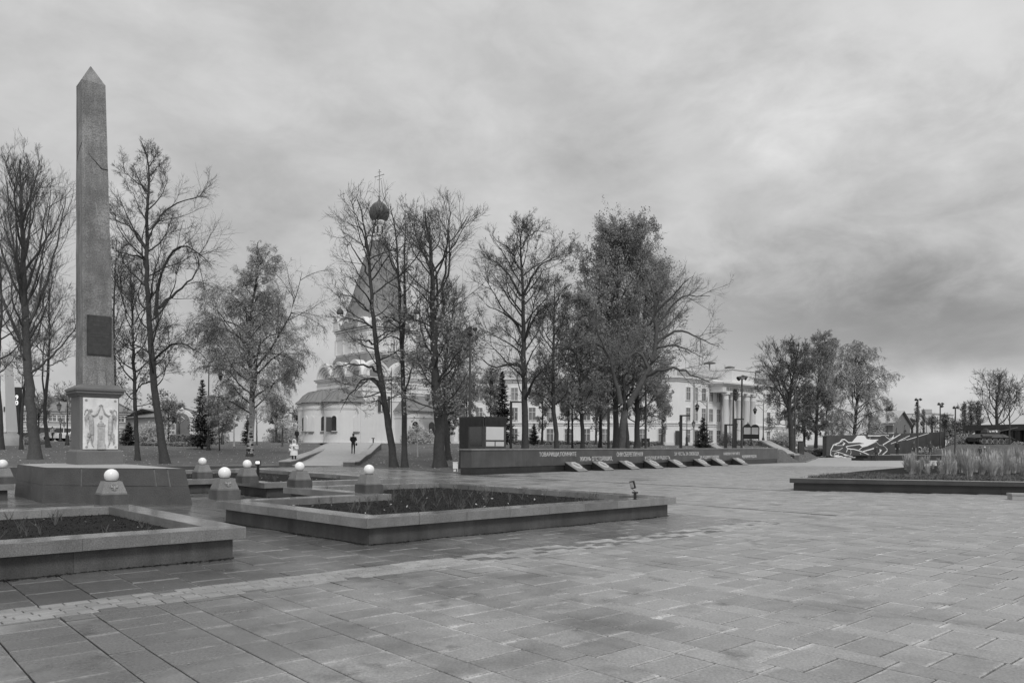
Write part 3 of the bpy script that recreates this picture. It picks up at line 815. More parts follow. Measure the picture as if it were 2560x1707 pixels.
# ---------------------------------------------------------------- memorial wall
def build_wall():
    d=(WR-WL).normalized(); nb=Vector((-d.y,d.x,0)); L=(WR-WL).length; ang=math.atan2(d.y,d.x); th=.75; Ht=1.29
    root=thing('memorial_wall','long low polished granite wall with rows of light lettering','wall',WL,ang)
    k=18
    for i in range(k):
        x0,x1=L*i/k,L*(i+1)/k
        m=MB(); m.box(((x0+x1)/2,th/2,.36),(x1-x0-.008,th,Ht-.36-.06)); m.obj('facing_slab',M_wall,root)
    m=MB(); m.box((L/2,th/2,Ht-.056),(L+.09,th+.09,.06)); m.obj('coping',M_granite,root)
    for i in range(26):
        x0,x1=.0+(L)*i/26,L*(i+1)/26
        m=MB(); m.box(((x0+x1)/2,th/2+.02,0),(x1-x0-.006,th-.05,.352)); m.obj('footing_slab',M_black,root)
    def hit(px):
        dx,_=ray(px,H0); # x=dx*y ; point WL+d*s
        s=(dx*WL.y-WL.x)/(d.x-dx*d.y); return s
    lines=[('ТОВАРИЩИ,ПОМНИТЕ',1348,1440.5,1129.5,1142),('ЖИЗНЬ ОТСТОЯВШИХ,',1450,1531.5,1140.5,1153),('ОНИ СБЕРЕГЛИ НАМ',1542,1607,1129.5,1140.5),
     ('И СОЛНЦЕ И РАДОСТЬ.',1612.5,1676,1139.5,1149.5),('ЗА ЧЕСТЬ, ЗА СВОБОДУ,',1686,1748,1129.5,1139.5),('ЗА РОДИНУ ПАВШИХ',1749.5,1798,1138,1147.5),
     ('НАВЕКИ СЧИТАЙТЕ',1809,1850,1128.5,1137),('ИДУЩИМИ РЯДОМ.',1855.5,1891.5,1137,1145)]
    for tx,a,b,y0,y1 in lines:
        s0,s1=hit(a),hit(b); P0=WL+d*s0; pm=(WL+d*(s0+s1)/2)
        zb=at((a+b)/2,y1,pm.y).z; zt=at((a+b)/2,y0,pm.y).z
        put_text(tx,root,Vector((P0.x,P0.y,zb))-nb*.002,d,(0,0,1),s1-s0,(zt-zb),M_letter,.012)
    return d,nb,ang,hit
M_letter=mat('light_letter',.62,.5,.05,3)
WD,WN,WANG,whit=build_wall()
def make_stele():
    "wedge with a sloping plate; local: back at y=0 against the wall, front edge towards -Y"
    t=thing('wreath_stele','','memorial')
    w,dp,h=.92,.92,.50
    m=MB(); m.hexa([(-w/2,-dp,0),(w/2,-dp,0),(w/2,0,0),(-w/2,0,0)],[(-w/2,-dp,.02),(w/2,-dp,.02),(w/2,0,h),(-w/2,0,h)]); m.obj('wedge_block',M_black,t)
    m=MB(); n=Vector((0,-h,dp)).normalized()*.035
    q=[(-w/2-.01,-dp-.03,.022),(w/2+.01,-dp-.03,.022),(w/2+.01,0.0,h+.012),(-w/2-.01,0,h+.012)]
    m.hexa(q,[tuple(Vector(p)+n) for p in q]); pl=m.obj('sloping_plate',M_plate,t)
    rng=random.Random(3)
    m=MB(); c=Vector((0,-dp*.52,h*.48+.085)); ax=Vector((0,dp,h-.02)).normalized(); R=.27
    path=[];rad=[]
    for k in range(25):
        w_=2*math.pi*k/24; path.append(c+Vector((1,0,0))*math.cos(w_)*R+ax*math.sin(w_)*R*1.15); rad.append(.078*(1+.10*math.sin(k*2.1)))
    m.tube(path,rad,9,cap=False); 
    for k in range(6):
        w_=2*math.pi*k/6+.3; p=c+Vector((1,0,0))*math.cos(w_)*R+ax*math.sin(w_)*R*1.15
        dd=(Vector((1,0,0))*-math.sin(w_)+ax*math.cos(w_)).normalized()
        m.tube([p-dd*.02,p+dd*.02],[.09,.09],9)
    m.obj('wreath',M_wreath,t,smooth=True); return t
M_plate=mat('steel_plate',.24,.42,.12,3); M_wreath=mat('cast_wreath',.48,.5,.2,14,bump=.6,bscale=40)
S0=make_stele()
ords=['first wreath plate from the left along the memorial wall','second wreath plate from the left along the memorial wall','third wreath plate from the left along the memorial wall','fourth wreath plate from the left along the memorial wall',
 'fifth wreath plate from the left along the memorial wall','third wreath plate from the right end of the memorial wall','next to last wreath plate before the right end of the wall','last wreath plate at the right end of the memorial wall']
for k,(px,py) in enumerate([(1508,1181.6),(1576,1178.7),(1638,1175.7),(1692,1172.8),(1743.6,1170),(1792.5,1167),(1832.6,1165),(1872.7,1162.6)]):
    # the left front corner is seen at (px,py); plates stand with their backs to the wall
    g=G(px,py); 
    o=S0 if k==0 else copytree(S0)
    s=(g-WL).dot(WD)+.43; o.location=WL+WD*s-WN*.02; o.location.z=0; o.rotation_euler=(0,0,WANG)
    o['label']='dark wedge with '+ords[k]; o['category']='memorial'; o['group']='wreath plates along the memorial wall'
# ---------------------------------------------------------------- kiosk behind the left end of the wall
def build_kiosk():
    c=at(1211,1100,42.2); c.z=0
    L_=at(1149,1100,44.0); R_=at(1266,1100,43.0); L_.z=R_.z=0
    gz=min(terr(c.x,c.y+1),.35)
    root=thing('kiosk','dark slatted kiosk with blank display sheets behind the left end of the memorial wall','kiosk',c)
    bk=L_+R_-c; z0=gz-.3; zt=at(1211,1040,42.2).z; zf=at(1211,1065,42.2).z
    poly=[c,R_,bk,L_]
    def ins(p,k): cc=(c+bk)/2; return cc+(p-cc)*k
    m=MB(); m.prism([tuple(ins(p,.93)[:2]) for p in poly],z0,zt-.05); m.obj('core_wall',M_black,root,world=True)
    def slats(a,b,u0,u1,za,zb,n,name='slat'):
        d=(b-a).normalized(); nn=Vector((d.y,-d.x,0)); 
        if (a+nn).length>a.length: nn=-nn
        ang=math.atan2(d.y,d.x)
        for i in range(n):
            u=u0+(u1-u0)*(i+.5)/n; p=a.lerp(b,u)+nn*.02
            m=MB(); m.box((p.x,p.y,za),((b-a).length*(u1-u0)/n*.5,.05,zb-za),ang); m.obj(name,M_slat,root,world=True)
        return d,nn,ang
    slats(c,R_,0.01,.99,zf,zt,18); dl,nl,al=slats(c,L_,.0,.62,zf,zt,13); slats(c,L_,.62,1.0,z0,zt,9)
    dr=(R_-c).normalized(); nr=Vector((dr.y,-dr.x,0)); 
    if (c+nr).length>c.length: nr=-nr
    ar=math.atan2(dr.y,dr.x); w=(R_-c).length
    def panel(a,d,ang,u0,u1,za,zb,mat_,name,off,nn,W,parent=root,th=.02):
        p=a+d*(W*(u0+u1)/2)+nn*off; m=MB(); m.box((p.x,p.y,za),(W*(u1-u0),th,zb-za),ang); return m.obj(name,mat_,parent,world=True)
    y2z=lambda py: at(1238,py,42.6).z
    fr=panel(c,dr,ar,.0,.97,z0,zf,M_frame,'display_frame',-.0,nr,w,th=.06)
    panel(c,dr,ar,.06,.86,y2z(1099.5),y2z(1067),M_panelw,'blank_sheet',.034,nr,w,fr)
    panel(c,dr,ar,.06,.44,y2z(1115),y2z(1104),M_panelw,'small_sheet',.034,nr,w,fr)
    panel(c,dr,ar,.49,.87,y2z(1115),y2z(1104),M_panelw,'small_sheet',.034,nr,w,fr)
    dl=(L_-c).normalized(); wl=(L_-c).length
    gl=panel(c,dl,math.atan2(dl.y,dl.x),.0,.62,z0,zf,M_frame,'glazed_frame',0,nl,wl,th=.06)
    panel(c,dl,math.atan2(dl.y,dl.x),.08,.56,y2z(1114),y2z(1067),M_glassd,'window_pane',.034,nl,wl,gl)
M_frame=mat('dark_frame',.07,.5,.1,5)
build_kiosk()
# ---------------------------------------------------------------- ramp to the church
def build_ramp():
    z1=1.42; 
    a=G(700,1164.5);b=G(878,1165.5); c=at(829,1112,73);d=at(934,1112,73); c.z=d.z=z1
    a.z=b.z=.012
    m=MB(); n=8
    L=[a.lerp(c,i/n) for i in range(n+1)]; R=[b.lerp(d,i/n) for i in range(n+1)]
    prof=[0,.03,.14,.30,.46,.62,.78,.92,1.0]
    for i in range(n+1): L[i].z=R[i].z=.012+(z1)*prof[i]+.05
    L[0].z=R[0].z=.012
    e=G(690,1170);f=G(880,1172)
    vs=[];
    for p,q in zip(L,R): vs+=[p,q]
    m.add(vs,[(2*i,2*i+1,2*i+3,2*i+2) for i in range(n)])
    top=(c,d); m.add([L[-1],R[-1],R[-1]+Vector((-4,22,.05)),L[-1]+Vector((-7,22,.05))],[(0,1,2,3)])
    tag(m.obj('ramp_pavement',M_far),kind='structure')
    # parapets: low stepped granite walls with pale tops
    def para(px,label,w=.75):
        root=thing('ramp_parapet',label,'wall',px[0])
        for i in range(len(px)-1):
            p,q=px[i],px[i+1]; dd=(q-p); dd.z=0; nn=Vector((-dd.y,dd.x,0)).normalized()*w/2; 
            k=max(1,round(dd.length/1.5))
            for j in range(k):
                p_,q_=p.lerp(q,j/k+.004),p.lerp(q,(j+1)/k-.004)
                dn=Vector((0,0,.9)); up=Vector((0,0,.07))
                m=MB(); m.hexa([p_-nn-dn,q_-nn-dn,q_+nn-dn,p_+nn-dn],[p_-nn,q_-nn,q_+nn,p_+nn]); m.obj('parapet_stone',M_granite_dark,root,world=True)
                n2=nn*1.08; m=MB(); m.hexa([p_-n2+up*.05,q_-n2+up*.05,q_+n2+up*.05,p_+n2+up*.05],[p_-n2+up,q_-n2+up,q_+n2+up,p_+n2+up]); m.obj('parapet_coping',M_concrete,root,world=True)
    def pp(px,py,Y): return at(px,py,Y)
    para([pp(712,1154.5,50.5),pp(728,1151,53),pp(758,1139,57),pp(792,1128,63),pp(822,1111.5,72),pp(838,1108,74)],'low granite parapet with a pale top on the left side of the ramp')
    para([pp(872,1156,50.5),pp(884,1154.5,52),pp(902,1140,57),pp(914,1134.5,61),pp(930,1120,68),pp(944,1108.5,74)],'low granite parapet with a pale top on the right side of the ramp')
build_ramp()
# ---------------------------------------------------------------- church
def build_church():
    c0=Vector((-20.4,105,0)); base=1.35
    root=thing('church','white limewashed tent-roofed church with an onion dome and a low triple apse','church',c0+Vector((0,0,base)),A_)
    a=13.0
    Z=lambda z: z-base
    # ---- main cube, local x along the right-hand face, y along the left-hand (apse) face
    m=MB(); m.box((a/2,a/2,-1),(a,a,Z(10.5)+1)); m.obj('wall',M_white,root)
    def belts(x0,y0,w,d,zs,name='moulding'):
        m=MB()
        for z,h,o in zs: m.box((x0+w/2,y0+d/2,z),(w+2*o,d+2*o,h))
        m.obj(name,M_white2,root)
    belts(0,0,a,a,[(Z(10.5),.16,.34),(Z(10.3),.2,.2),(Z(8.6),.14,.12),(Z(8.0),.1,.08),(Z(7.3),.1,.08),(Z(.9)-.2,.25,.12)])
    # thin dark flashing
    m=MB(); m.box((a/2,a/2,Z(10.66)),(a+.8,a+.8,.05)); m.obj('ledge_flashing',M_roof,root)
    # dentil friezes on the two faces we see
    def dentils(n,fx,z,h,w,parent,name='dentil_frieze'):
        m=MB()
        for i in range(n): p,ang=fx((i+.5)/n); m.box((p[0],p[1],z),(w,.12,h),ang)
        m.obj(name,M_white2,parent,kind='stuff' if n>300 else None)
    dentils(44,lambda u:((u*a,-.05),0),Z(9.35),.42,.13,root); dentils(44,lambda u:((-.05,u*a),math.pi/2),Z(9.35),.42,.13,root)
    m=MB(); 
    for z in (9.25,9.82): m.box((a/2,a/2,Z(z)),(a+.22,a+.22,.06))
    m.obj('frieze_band',M_white2,root)
    # corner pilasters
    for x,y in ((0,0),(a,0),(0,a)):
        m=MB(); m.box((x,y,-1),(1.1,1.1,Z(7.3)+1)); m.obj('corner_pilaster',M_white2,root)
    # kokoshniks: stepped half-round gables
    def koko(cx,cy,face,R,z,parent,rings=5,dp=1.3):
        k=link('kokoshnik',None,parent) ; k.location=(cx,cy,z); k.rotation_euler=(0,0,0 if face==0 else -math.pi/2)
        m=MB()
        for i in range(rings):
            r0=R*(1-i*.15); r1=R*(1-(i+1)*.15) if i<rings-1 else 0; y=-dp/2+i*.21; n=18
            # ring face
            vs=[];fs=[]
            for j in range(n+1):
                w=math.pi*j/n; q=1+(.10*max(0,math.sin(w))**12 if i==0 else 0)
                vs+=[(r0*math.cos(w)*1,y,r0*math.sin(w)*q),(r1*math.cos(w),y,r1*math.sin(w))]
                vs+=[(r0*math.cos(w),(y-.21 if i else y),r0*math.sin(w)*q),(r0*math.cos(w),(y if i else dp/2),r0*math.sin(w)*q)]
            for j in range(n):
                b=4*j; fs.append((b,b+1,b+5,b+4)); fs.append((b+2,b+6,b+7,b+3))
            m.add(vs,fs)
        m.add([(-R,-dp/2,-.02),(R,-dp/2,-.02),(R,dp/2,-.02),(-R,dp/2,-.02)],[(0,1,2,3)])
        k.data=None
        me=m.mesh('kokoshnik',M_white2); return k,me
    def koko_obj(cx,cy,face,R,z,parent,**kw):
        m_,me=koko(cx,cy,face,R,z,parent,**kw); bpy.data.objects.remove(m_)
        o=link('kokoshnik',me,parent,loc=(cx,cy,z)); o.rotation_euler=(0,0,0 if face==0 else -math.pi/2); return o
    for i in range(3):
        koko_obj(a/6+i*a/3,.5,0,a/6-.05,Z(10.72),root); koko_obj(.5,a/6+i*a/3,1,a/6-.05,Z(10.72),root)
    # roof between the gables and the upper tier
    u=9.0; o_=(a-u)/2
    m=MB(); m.box((a/2,a/2,Z(10.7)),(a-1.2,a-1.2,Z(14.1)-Z(10.7)),0,u/(a-1.2)); m.obj('lower_roof',M_roof,root)
    # valleys: barrel roofs behind each gable
    m=MB()
    for i in range(3):
        for f in (0,1):
            R=a/6-.25; cx=a/6+i*a/3; b=len(m.v)
            for k2,yy in enumerate((.5,3.0)):
                for j in range(11):
                    w=math.pi*j/10; p=(cx+R*math.cos(w),yy,Z(10.72)+R*math.sin(w)*.96); m.v.append(p if f==0 else (p[1],p[0],p[2]))
            fs=[(b+j,b+j+1,b+12+j,b+11+j) for j in range(10)]; m.f+=fs; m.m+=[0]*10
    m.obj('barrel_roof',M_roof,root)
    # upper tier
    m=MB(); m.box((a/2,a/2,Z(13.0)),(u,u,Z(17.4)-Z(13.0))); tier=m.obj('upper_tier_wall',M_white,root)
    m=MB()
    for z,h,o in ((17.35,.14,.12),(17.6,.18,.25),(17.9,.2,.42),(16.6,.1,.1),(14.3,.12,.1)): m.box((a/2,a/2,Z(z)),(u+2*o,u+2*o,h))
    m.obj('upper_cornice',M_white2,root)
    dentils(30,lambda t:((o_+t*u,o_-.06),0),Z(16.75),.45,.14,root); dentils(30,lambda t:((o_-.06,o_+t*u),math.pi/2),Z(16.75),.45,.14,root)
    for i in range(4):
        koko_obj(o_+u/8+i*u/4,o_+.1,0,u/8-.02,Z(18.1),root,rings=4,dp=.9); koko_obj(o_+.1,o_+u/8+i*u/4,1,u/8-.02,Z(18.1),root,rings=4,dp=.9)
    # panels on the tier
    for i in range(5):
        m=MB(); m.box((o_+i*u/4,o_-.05,Z(14.3)),(.35,.2,2.3)); m.obj('tier_pilaster',M_white2,root)
        m=MB(); m.box((o_-.05,o_+i*u/4,Z(14.3)),(.2,.35,2.3)); m.obj('tier_pilaster',M_white2,root)
    m=MB(); m.box((o_+u/2,o_-.03,Z(14.6)),(.5,.1,1.8)); m.obj('slit_window',M_glassd,root)
    # dark sloping buttress roof seen at the left of the tier
    m=MB(); m.hexa([(o_+1,o_+u,Z(13.6)),(o_+4,o_+u,Z(13.6)),(o_+4,o_+u+1.9,Z(12.5)),(o_+1,o_+u+1.9,Z(12.5))],[(o_+1,o_+u,Z(17)),(o_+4,o_+u,Z(17)),(o_+4,o_+u+.05,Z(17)),(o_+1,o_+u+.05,Z(17))]); m.obj('stair_roof',M_roof,root)
    # octagonal tent
    cx=a/2; r8=1/math.cos(math.pi/8)
    m=MB(); pr=[(5.15,18.0),(4.95,18.5),(4.2,20.6),(3.2,24.0),(2.25,27.6),(1.35,30.6),(1.18,31.2)]
    m.lathe([(r*r8,Z(z)) for r,z in pr],(cx,cx,0),n=8,ph=math.pi/8); m.obj('tent_roof',M_tent,root)
    m=MB()
    for k in range(8):
        w=math.pi/8+k*math.pi/4; m.tube([(cx+r*r8*math.cos(w),cx+r*r8*math.sin(w),Z(z)) for r,z in pr],.09,5)
    m.obj('tent_rib',M_roof,root)
    m=MB(); m.lathe([(1.3,Z(31.15)),(1.35,Z(31.4)),(1.0,Z(31.5)),(.95,Z(32.0)),(1.0,Z(32.1)),(.88,Z(32.3)),(.88,Z(33.6)),(1.1,Z(33.8)),(1.15,Z(34.0)),(1.0,Z(34.1)),(.95,Z(34.35))],(cx,cx,0),n=20); m.obj('drum',M_white2,root,smooth=True)
    m=MB()
    for k in range(8):
        w=k*math.pi/4; m.box((cx+.88*math.cos(w),cx+.88*math.sin(w),Z(32.4)),(.08,.28,1.0),w)
    m.obj('drum_window',M_glassd,root)
    on=[(.95,34.3),(1.25,34.6),(1.46,35.1),(1.5,35.6),(1.38,36.1),(1.08,36.6),(.7,36.95),(.38,37.15),(.18,37.4),(.1,37.75)]
    m=MB(); m.lathe([(r,Z(z)) for r,z in on],(cx,cx,0),n=28); m.obj('onion_dome',M_dome,root,smooth=True)
    m=MB(); m.lathe([(0,-.2),(.15,-.14),(.2,0),(.15,.14),(0,.2)],(cx,cx,Z(38.0)),n=12); ball=m.obj('dome_ball',M_steel,root,smooth=True)
    m=MB(); ax=Vector((CA,-SA,0)) # cross faces the viewer: along world X, given in the church frame
    def cr_(x,z): return Vector((cx,cx,0))+ax*x+Vector((0,0,Z(z)))
    m.tube([cr_(0,38.2),cr_(0,41.9)],.055,6); m.tube([cr_(-.65,40.85),cr_(.65,41.25)],.05,6); m.tube([cr_(-.35,40.4),cr_(.35,40.6)],.04,6); m.tube([cr_(-.25,41.55),cr_(.25,41.65)],.04,6)
    for x,z in ((-.65,40.85),(.65,41.25),(0,41.9)): m.lathe([(0,-.1),(.1,0),(0,.1)],cr_(x,z),n=6)
    m.tube([cr_(-.28,39.1),cr_(-.2,38.75),cr_(0,38.62),cr_(.2,38.75),cr_(.28,39.1)],.035,5)
    cr0=m.obj('cross',M_steel,root)
    m=MB()
    for x in (-1,1):
        m.tube([cr_(x*.5,41.0),cr_(x*.85,38.8),cr_(x*1.2,37.0),cr_(x*1.35,36.3)],.014,3)
    m.obj('stay_chain',M_metal,cr0)
    # corner turrets with small domes
    for x,y in ((o_+.3,o_+u-.6),(o_+u-.5,o_+.3),(o_+.35,o_+.35)):
        if (x,y)==(o_+.35,o_+.35): continue
        m=MB(); m.box((x,y,Z(18.1)),(1.5,1.5,1.2)); m.lathe([(.62,Z(19.3)),(.55,Z(19.5)),(.42,Z(19.6)),(.42,Z(20.2)),(.5,Z(20.3)),(.4,Z(20.4))],(x,y,0),n=14); tr=m.obj('turret',M_white2,root)
        m=MB(); m.lathe([(.36,Z(20.35)),(.5,Z(20.6)),(.53,Z(20.85)),(.4,Z(21.15)),(.15,Z(21.4)),(.05,Z(21.6)),(.03,Z(21.9))],(x,y,0),n=16); m.obj('turret_dome',M_dome,tr,smooth=True)
        koko_obj(x,y-.7,0,.72,Z(19.25),root,rings=3,dp=.3); koko_obj(x-.7,y,1,.72,Z(19.25),root,rings=3,dp=.3)
    # ---- apse lobes on the left-hand face
    for (cy,cx_,r,wins) in ((2.2,-1.6,2.65,((212,True),(278,False))),(6.3,-2.5,2.7,((205,False),(243,True),(180,False))),(10.1,-1.8,2.4,((205,True),(250,False)))):
        A0,A1=math.radians(78),math.radians(282)
        m=MB(); m.lathe([(r,-1.0),(r,Z(6.9))],(cx_,cy,0),n=30,a0=A0,a1=A1); m.box((cx_/2+.1,cy,-1),(abs(cx_)+.3,2*r*.98,Z(6.9)+1)); w_=m.obj('apse_wall',M_white,root,smooth=True)
        m=MB()
        for (rr,z,h) in ((.12,.05,.22),(.06,Z(5.95),.1),(.10,Z(6.1),.1),(.06,Z(6.62),.08),(.16,Z(6.82),.12)):
            m.lathe([(r,z),(r+rr,z),(r+rr,z+h),(r,z+h)],(cx_,cy,0),n=30,a0=A0,a1=A1)
        m.obj('apse_moulding',M_white2,w_)
        m=MB()
        for k in range(40):
            w=A0+(A1-A0)*(k+.5)/40; m.box((cx_+r*math.cos(w),cy+r*math.sin(w),Z(6.25)),(.12,.11,.33),w)
        m.obj('apse_dentils',M_white2,w_)
        m=MB(); prf=[(r+.42,Z(6.98)),(r+.36,Z(7.1)),(r*.95,Z(7.45)),(r*.72,Z(8.15)),(r*.42,Z(8.65)),(r*.12,Z(8.85)),(0,Z(8.88))]
        m.lathe(prf,(cx_,cy,0),n=26,a0=math.radians(70),a1=math.radians(290)); m.obj('apse_roof',M_roof,w_,smooth=True)
        # roof carried back to the wall
        b=[(r+.36 if i<1 else q[0],q[1]) for i,q in enumerate(prf)]
        m=MB(); pts=[(cy-q[0],q[1]) for q in prf]+[(cy+q[0],q[1]) for q in prf[::-1]]
        vs=[(cx_,y,z) for y,z in pts]+[(0.0,y,z) for y,z in pts]; n=len(pts); m.add(vs,[(i,i+1,n+i+1,n+i) for i in range(n-1)]); m.obj('apse_roof_back',M_roof,w_)
        m=MB()
        for k in range(12):
            w=math.radians(84+k*17); m.tube([(cx_+q[0]*math.cos(w),cy+q[0]*math.sin(w),q[1]+.02) for q in prf[1:-1]],.03,3)
        m.obj('roof_seam',M_roof_seam,w_)
        # half-columns between lobes
        for deg,sh in wins:
            w=math.radians(deg); d=Vector((math.cos(w),math.sin(w),0)); tn=Vector((-d.y,d.x,0)); p=Vector((cx_,cy,0))+d*r
            win=link('window',None,w_) if False else None
            z0,z1=Z(3.1),Z(5.1)
            def arch(hw_,z0,z1,out,inn,mat_,name,par,split=False):
                pts=[(-hw_,z0),(hw_,z0),(hw_,z1-hw_)]+[(hw_*math.cos(math.pi*k/8),z1-hw_+hw_*math.sin(math.pi*k/8)) for k in range(1,8)]+[(-hw_,z1-hw_)]
                n=len(pts); m=MB(); vs=[p+tn*x+d*out+Vector((0,0,z)) for x,z in pts]+[p+tn*x+d*inn+Vector((0,0,z)) for x,z in pts]
                m.add(vs,[tuple(range(n))]+[((i+1)%n,i,n+i,n+(i+1)%n) for i in range(n)]); return m.obj(name,mat_,par)
            arch(.50,z0-.1,z1+.12,.05,-.2,M_white2,'window_surround',w_)
            wn=arch(.36,z0,z1,.07,-.1,M_glassd if sh else M_white,'window',w_)
            if sh:
                m=MB(); q=p+tn*.30+d*.12; m.box((q.x,q.y,z0),( .05,.12,1.45),w); m.obj('window_bar',M_white2,w_) if False else None
                s_=-1 if deg<270 and not (cy<3 and deg<230) else 1
                q=p+tn*(s_*-.72)+d*.16
                m=MB(); m.box((q.x,q.y,z0-.12),(.07,.72,1.95),w+.25*s_); m.obj('shutter',M_shut,w_)
            m=MB(); q=p+d*.1; m.box((q.x,q.y,z0-.2),(.3,.95,.1),w); m.obj('sill',M_roof,w_)
    # downpipe between lobes
    for x,y in ((-2.05,4.35),(-2.5,8.4),(-.2,-.15)):
        m=MB(); m.tube([(x,y,-.5),(x,y,Z(6.8))],.16 if x<-2 else .09,8); m.obj('corner_shaft',M_white2,root,smooth=True)
    # ---- window with shutters on the right-hand face
    for (x,z0,z1,w) in ((3.3,Z(5.9),Z(8.0),.5),):
        m=MB(); m.box((x,-.1,z0),(w*2.2,.25,z1-z0+.2)); f=m.obj('window',M_white2,root)
        m=MB(); m.box((x-.1,-.24,z0+.08),(w*.9,.06,z1-z0-.2)); m.obj('pane',M_glassd,f)
        for sx in (-1,1):
            m=MB(); m.box((x+sx*.75,-.25,z0-.1),(.42,.07,z1-z0+.1),0); m.obj('shutter',M_shut,f)
    # ---- low annex with a pitched roof beyond the right-hand face
    m=MB(); m.box((9.2,-1.6,-1),(8.0,3.4,Z(5.8)+1)); an=m.obj('annex_wall',M_white,root)
    m=MB(); 
    for z,h,o in ((Z(5.8),.16,.2),(Z(5.0),.1,.08),(.0,.3,.12)): m.box((9.2,-1.6,z),(8+2*o,3.4+2*o,h))
    m.obj('annex_moulding',M_white2,an)
    m=MB(); m.hexa([(4.9,-3.7,Z(5.96)),(13.5,-3.7,Z(5.96)),(13.5,.1,Z(5.96)),(4.9,.1,Z(5.96))],[(6.9,-.3,Z(8.3)),(11.5,-.3,Z(8.3)),(11.5,.05,Z(8.3)),(6.9,.05,Z(8.3))]); m.obj('annex_roof',M_roof,an)
    for x in (6.4,9.2,12.0):
        m=MB(); m.lathe([(.62,0),(.62,.1)],(0,0,0),n=16)
        m=MB(); pts=[(x-.5,Z(2.6)),(x+.5,Z(2.6)),(x+.5,Z(4.0))]+[(x+.5*math.cos(math.pi*k/6),Z(4.0)+.5*math.sin(math.pi*k/6)) for k in range(1,6)]+[(x-.5,Z(4.0))]
        n=len(pts); m.add([(p[0],-3.34,p[1]) for p in pts]+[(p[0],-3.2,p[1]) for p in pts],[tuple(range(n))]+[((i+1)%n,i,n+i,n+(i+1)%n) for i in range(n)]); m.obj('annex_window',M_glassd,an)
    # courses of brick are too fine at this distance; pale plinth band
    m=MB(); m.box((a/2,a/2,-.5),(a+.4,a+.4,.75)); m.obj('plinth',M_white2,root)
M_roof_seam=mat('roof_seam',.14,.5,.1,2)
build_church()
# ---------------------------------------------------------------- window maker for facades
def facade_windows(root,parent_wall,org,d,n,xs,zs,w,h,zbase,mframe=None,mglass=None,sill=True,proud=.06,arched=False):
    "org world start of facade, d unit along it, n outward; every window a part with pane, and mullions"
    ang=math.atan2(d.y,d.x); key=(w,h)
    proto=None
    for z in zs:
        for x in xs:
            p=org+d*x
            if proto is None:
                m=MB(); m.box((0,0,-h/2-.05),(w+.28,.14,.12)) ; 
                for sx in (-1,1): m.box((sx*(w/2+.06),0,-h/2),(.12,.12,h))
                m.box((0,0,h/2),(w+.24,.13,.12)); m.box((0,.02,-h/2),(.07,.06,h)); m.box((0,.02,h*.14),(w,.06,.07))
                fme=m.mesh('window',mframe or M_white2)
                m=MB(); m.box((0,.03,-h/2),(w,.05,h)); pme=m.mesh('pane',mglass or M_glassm); proto=(fme,pme)
            f=link('window',proto[0],parent_wall)
            pos=Vector((p.x,p.y,z))+n*proud; inv=wmat(parent_wall).inverted(); f.location=inv@pos
            f.rotation_euler=(0,0,ang-(wmat(parent_wall).to_euler().z))
            link('pane',proto[1],f)
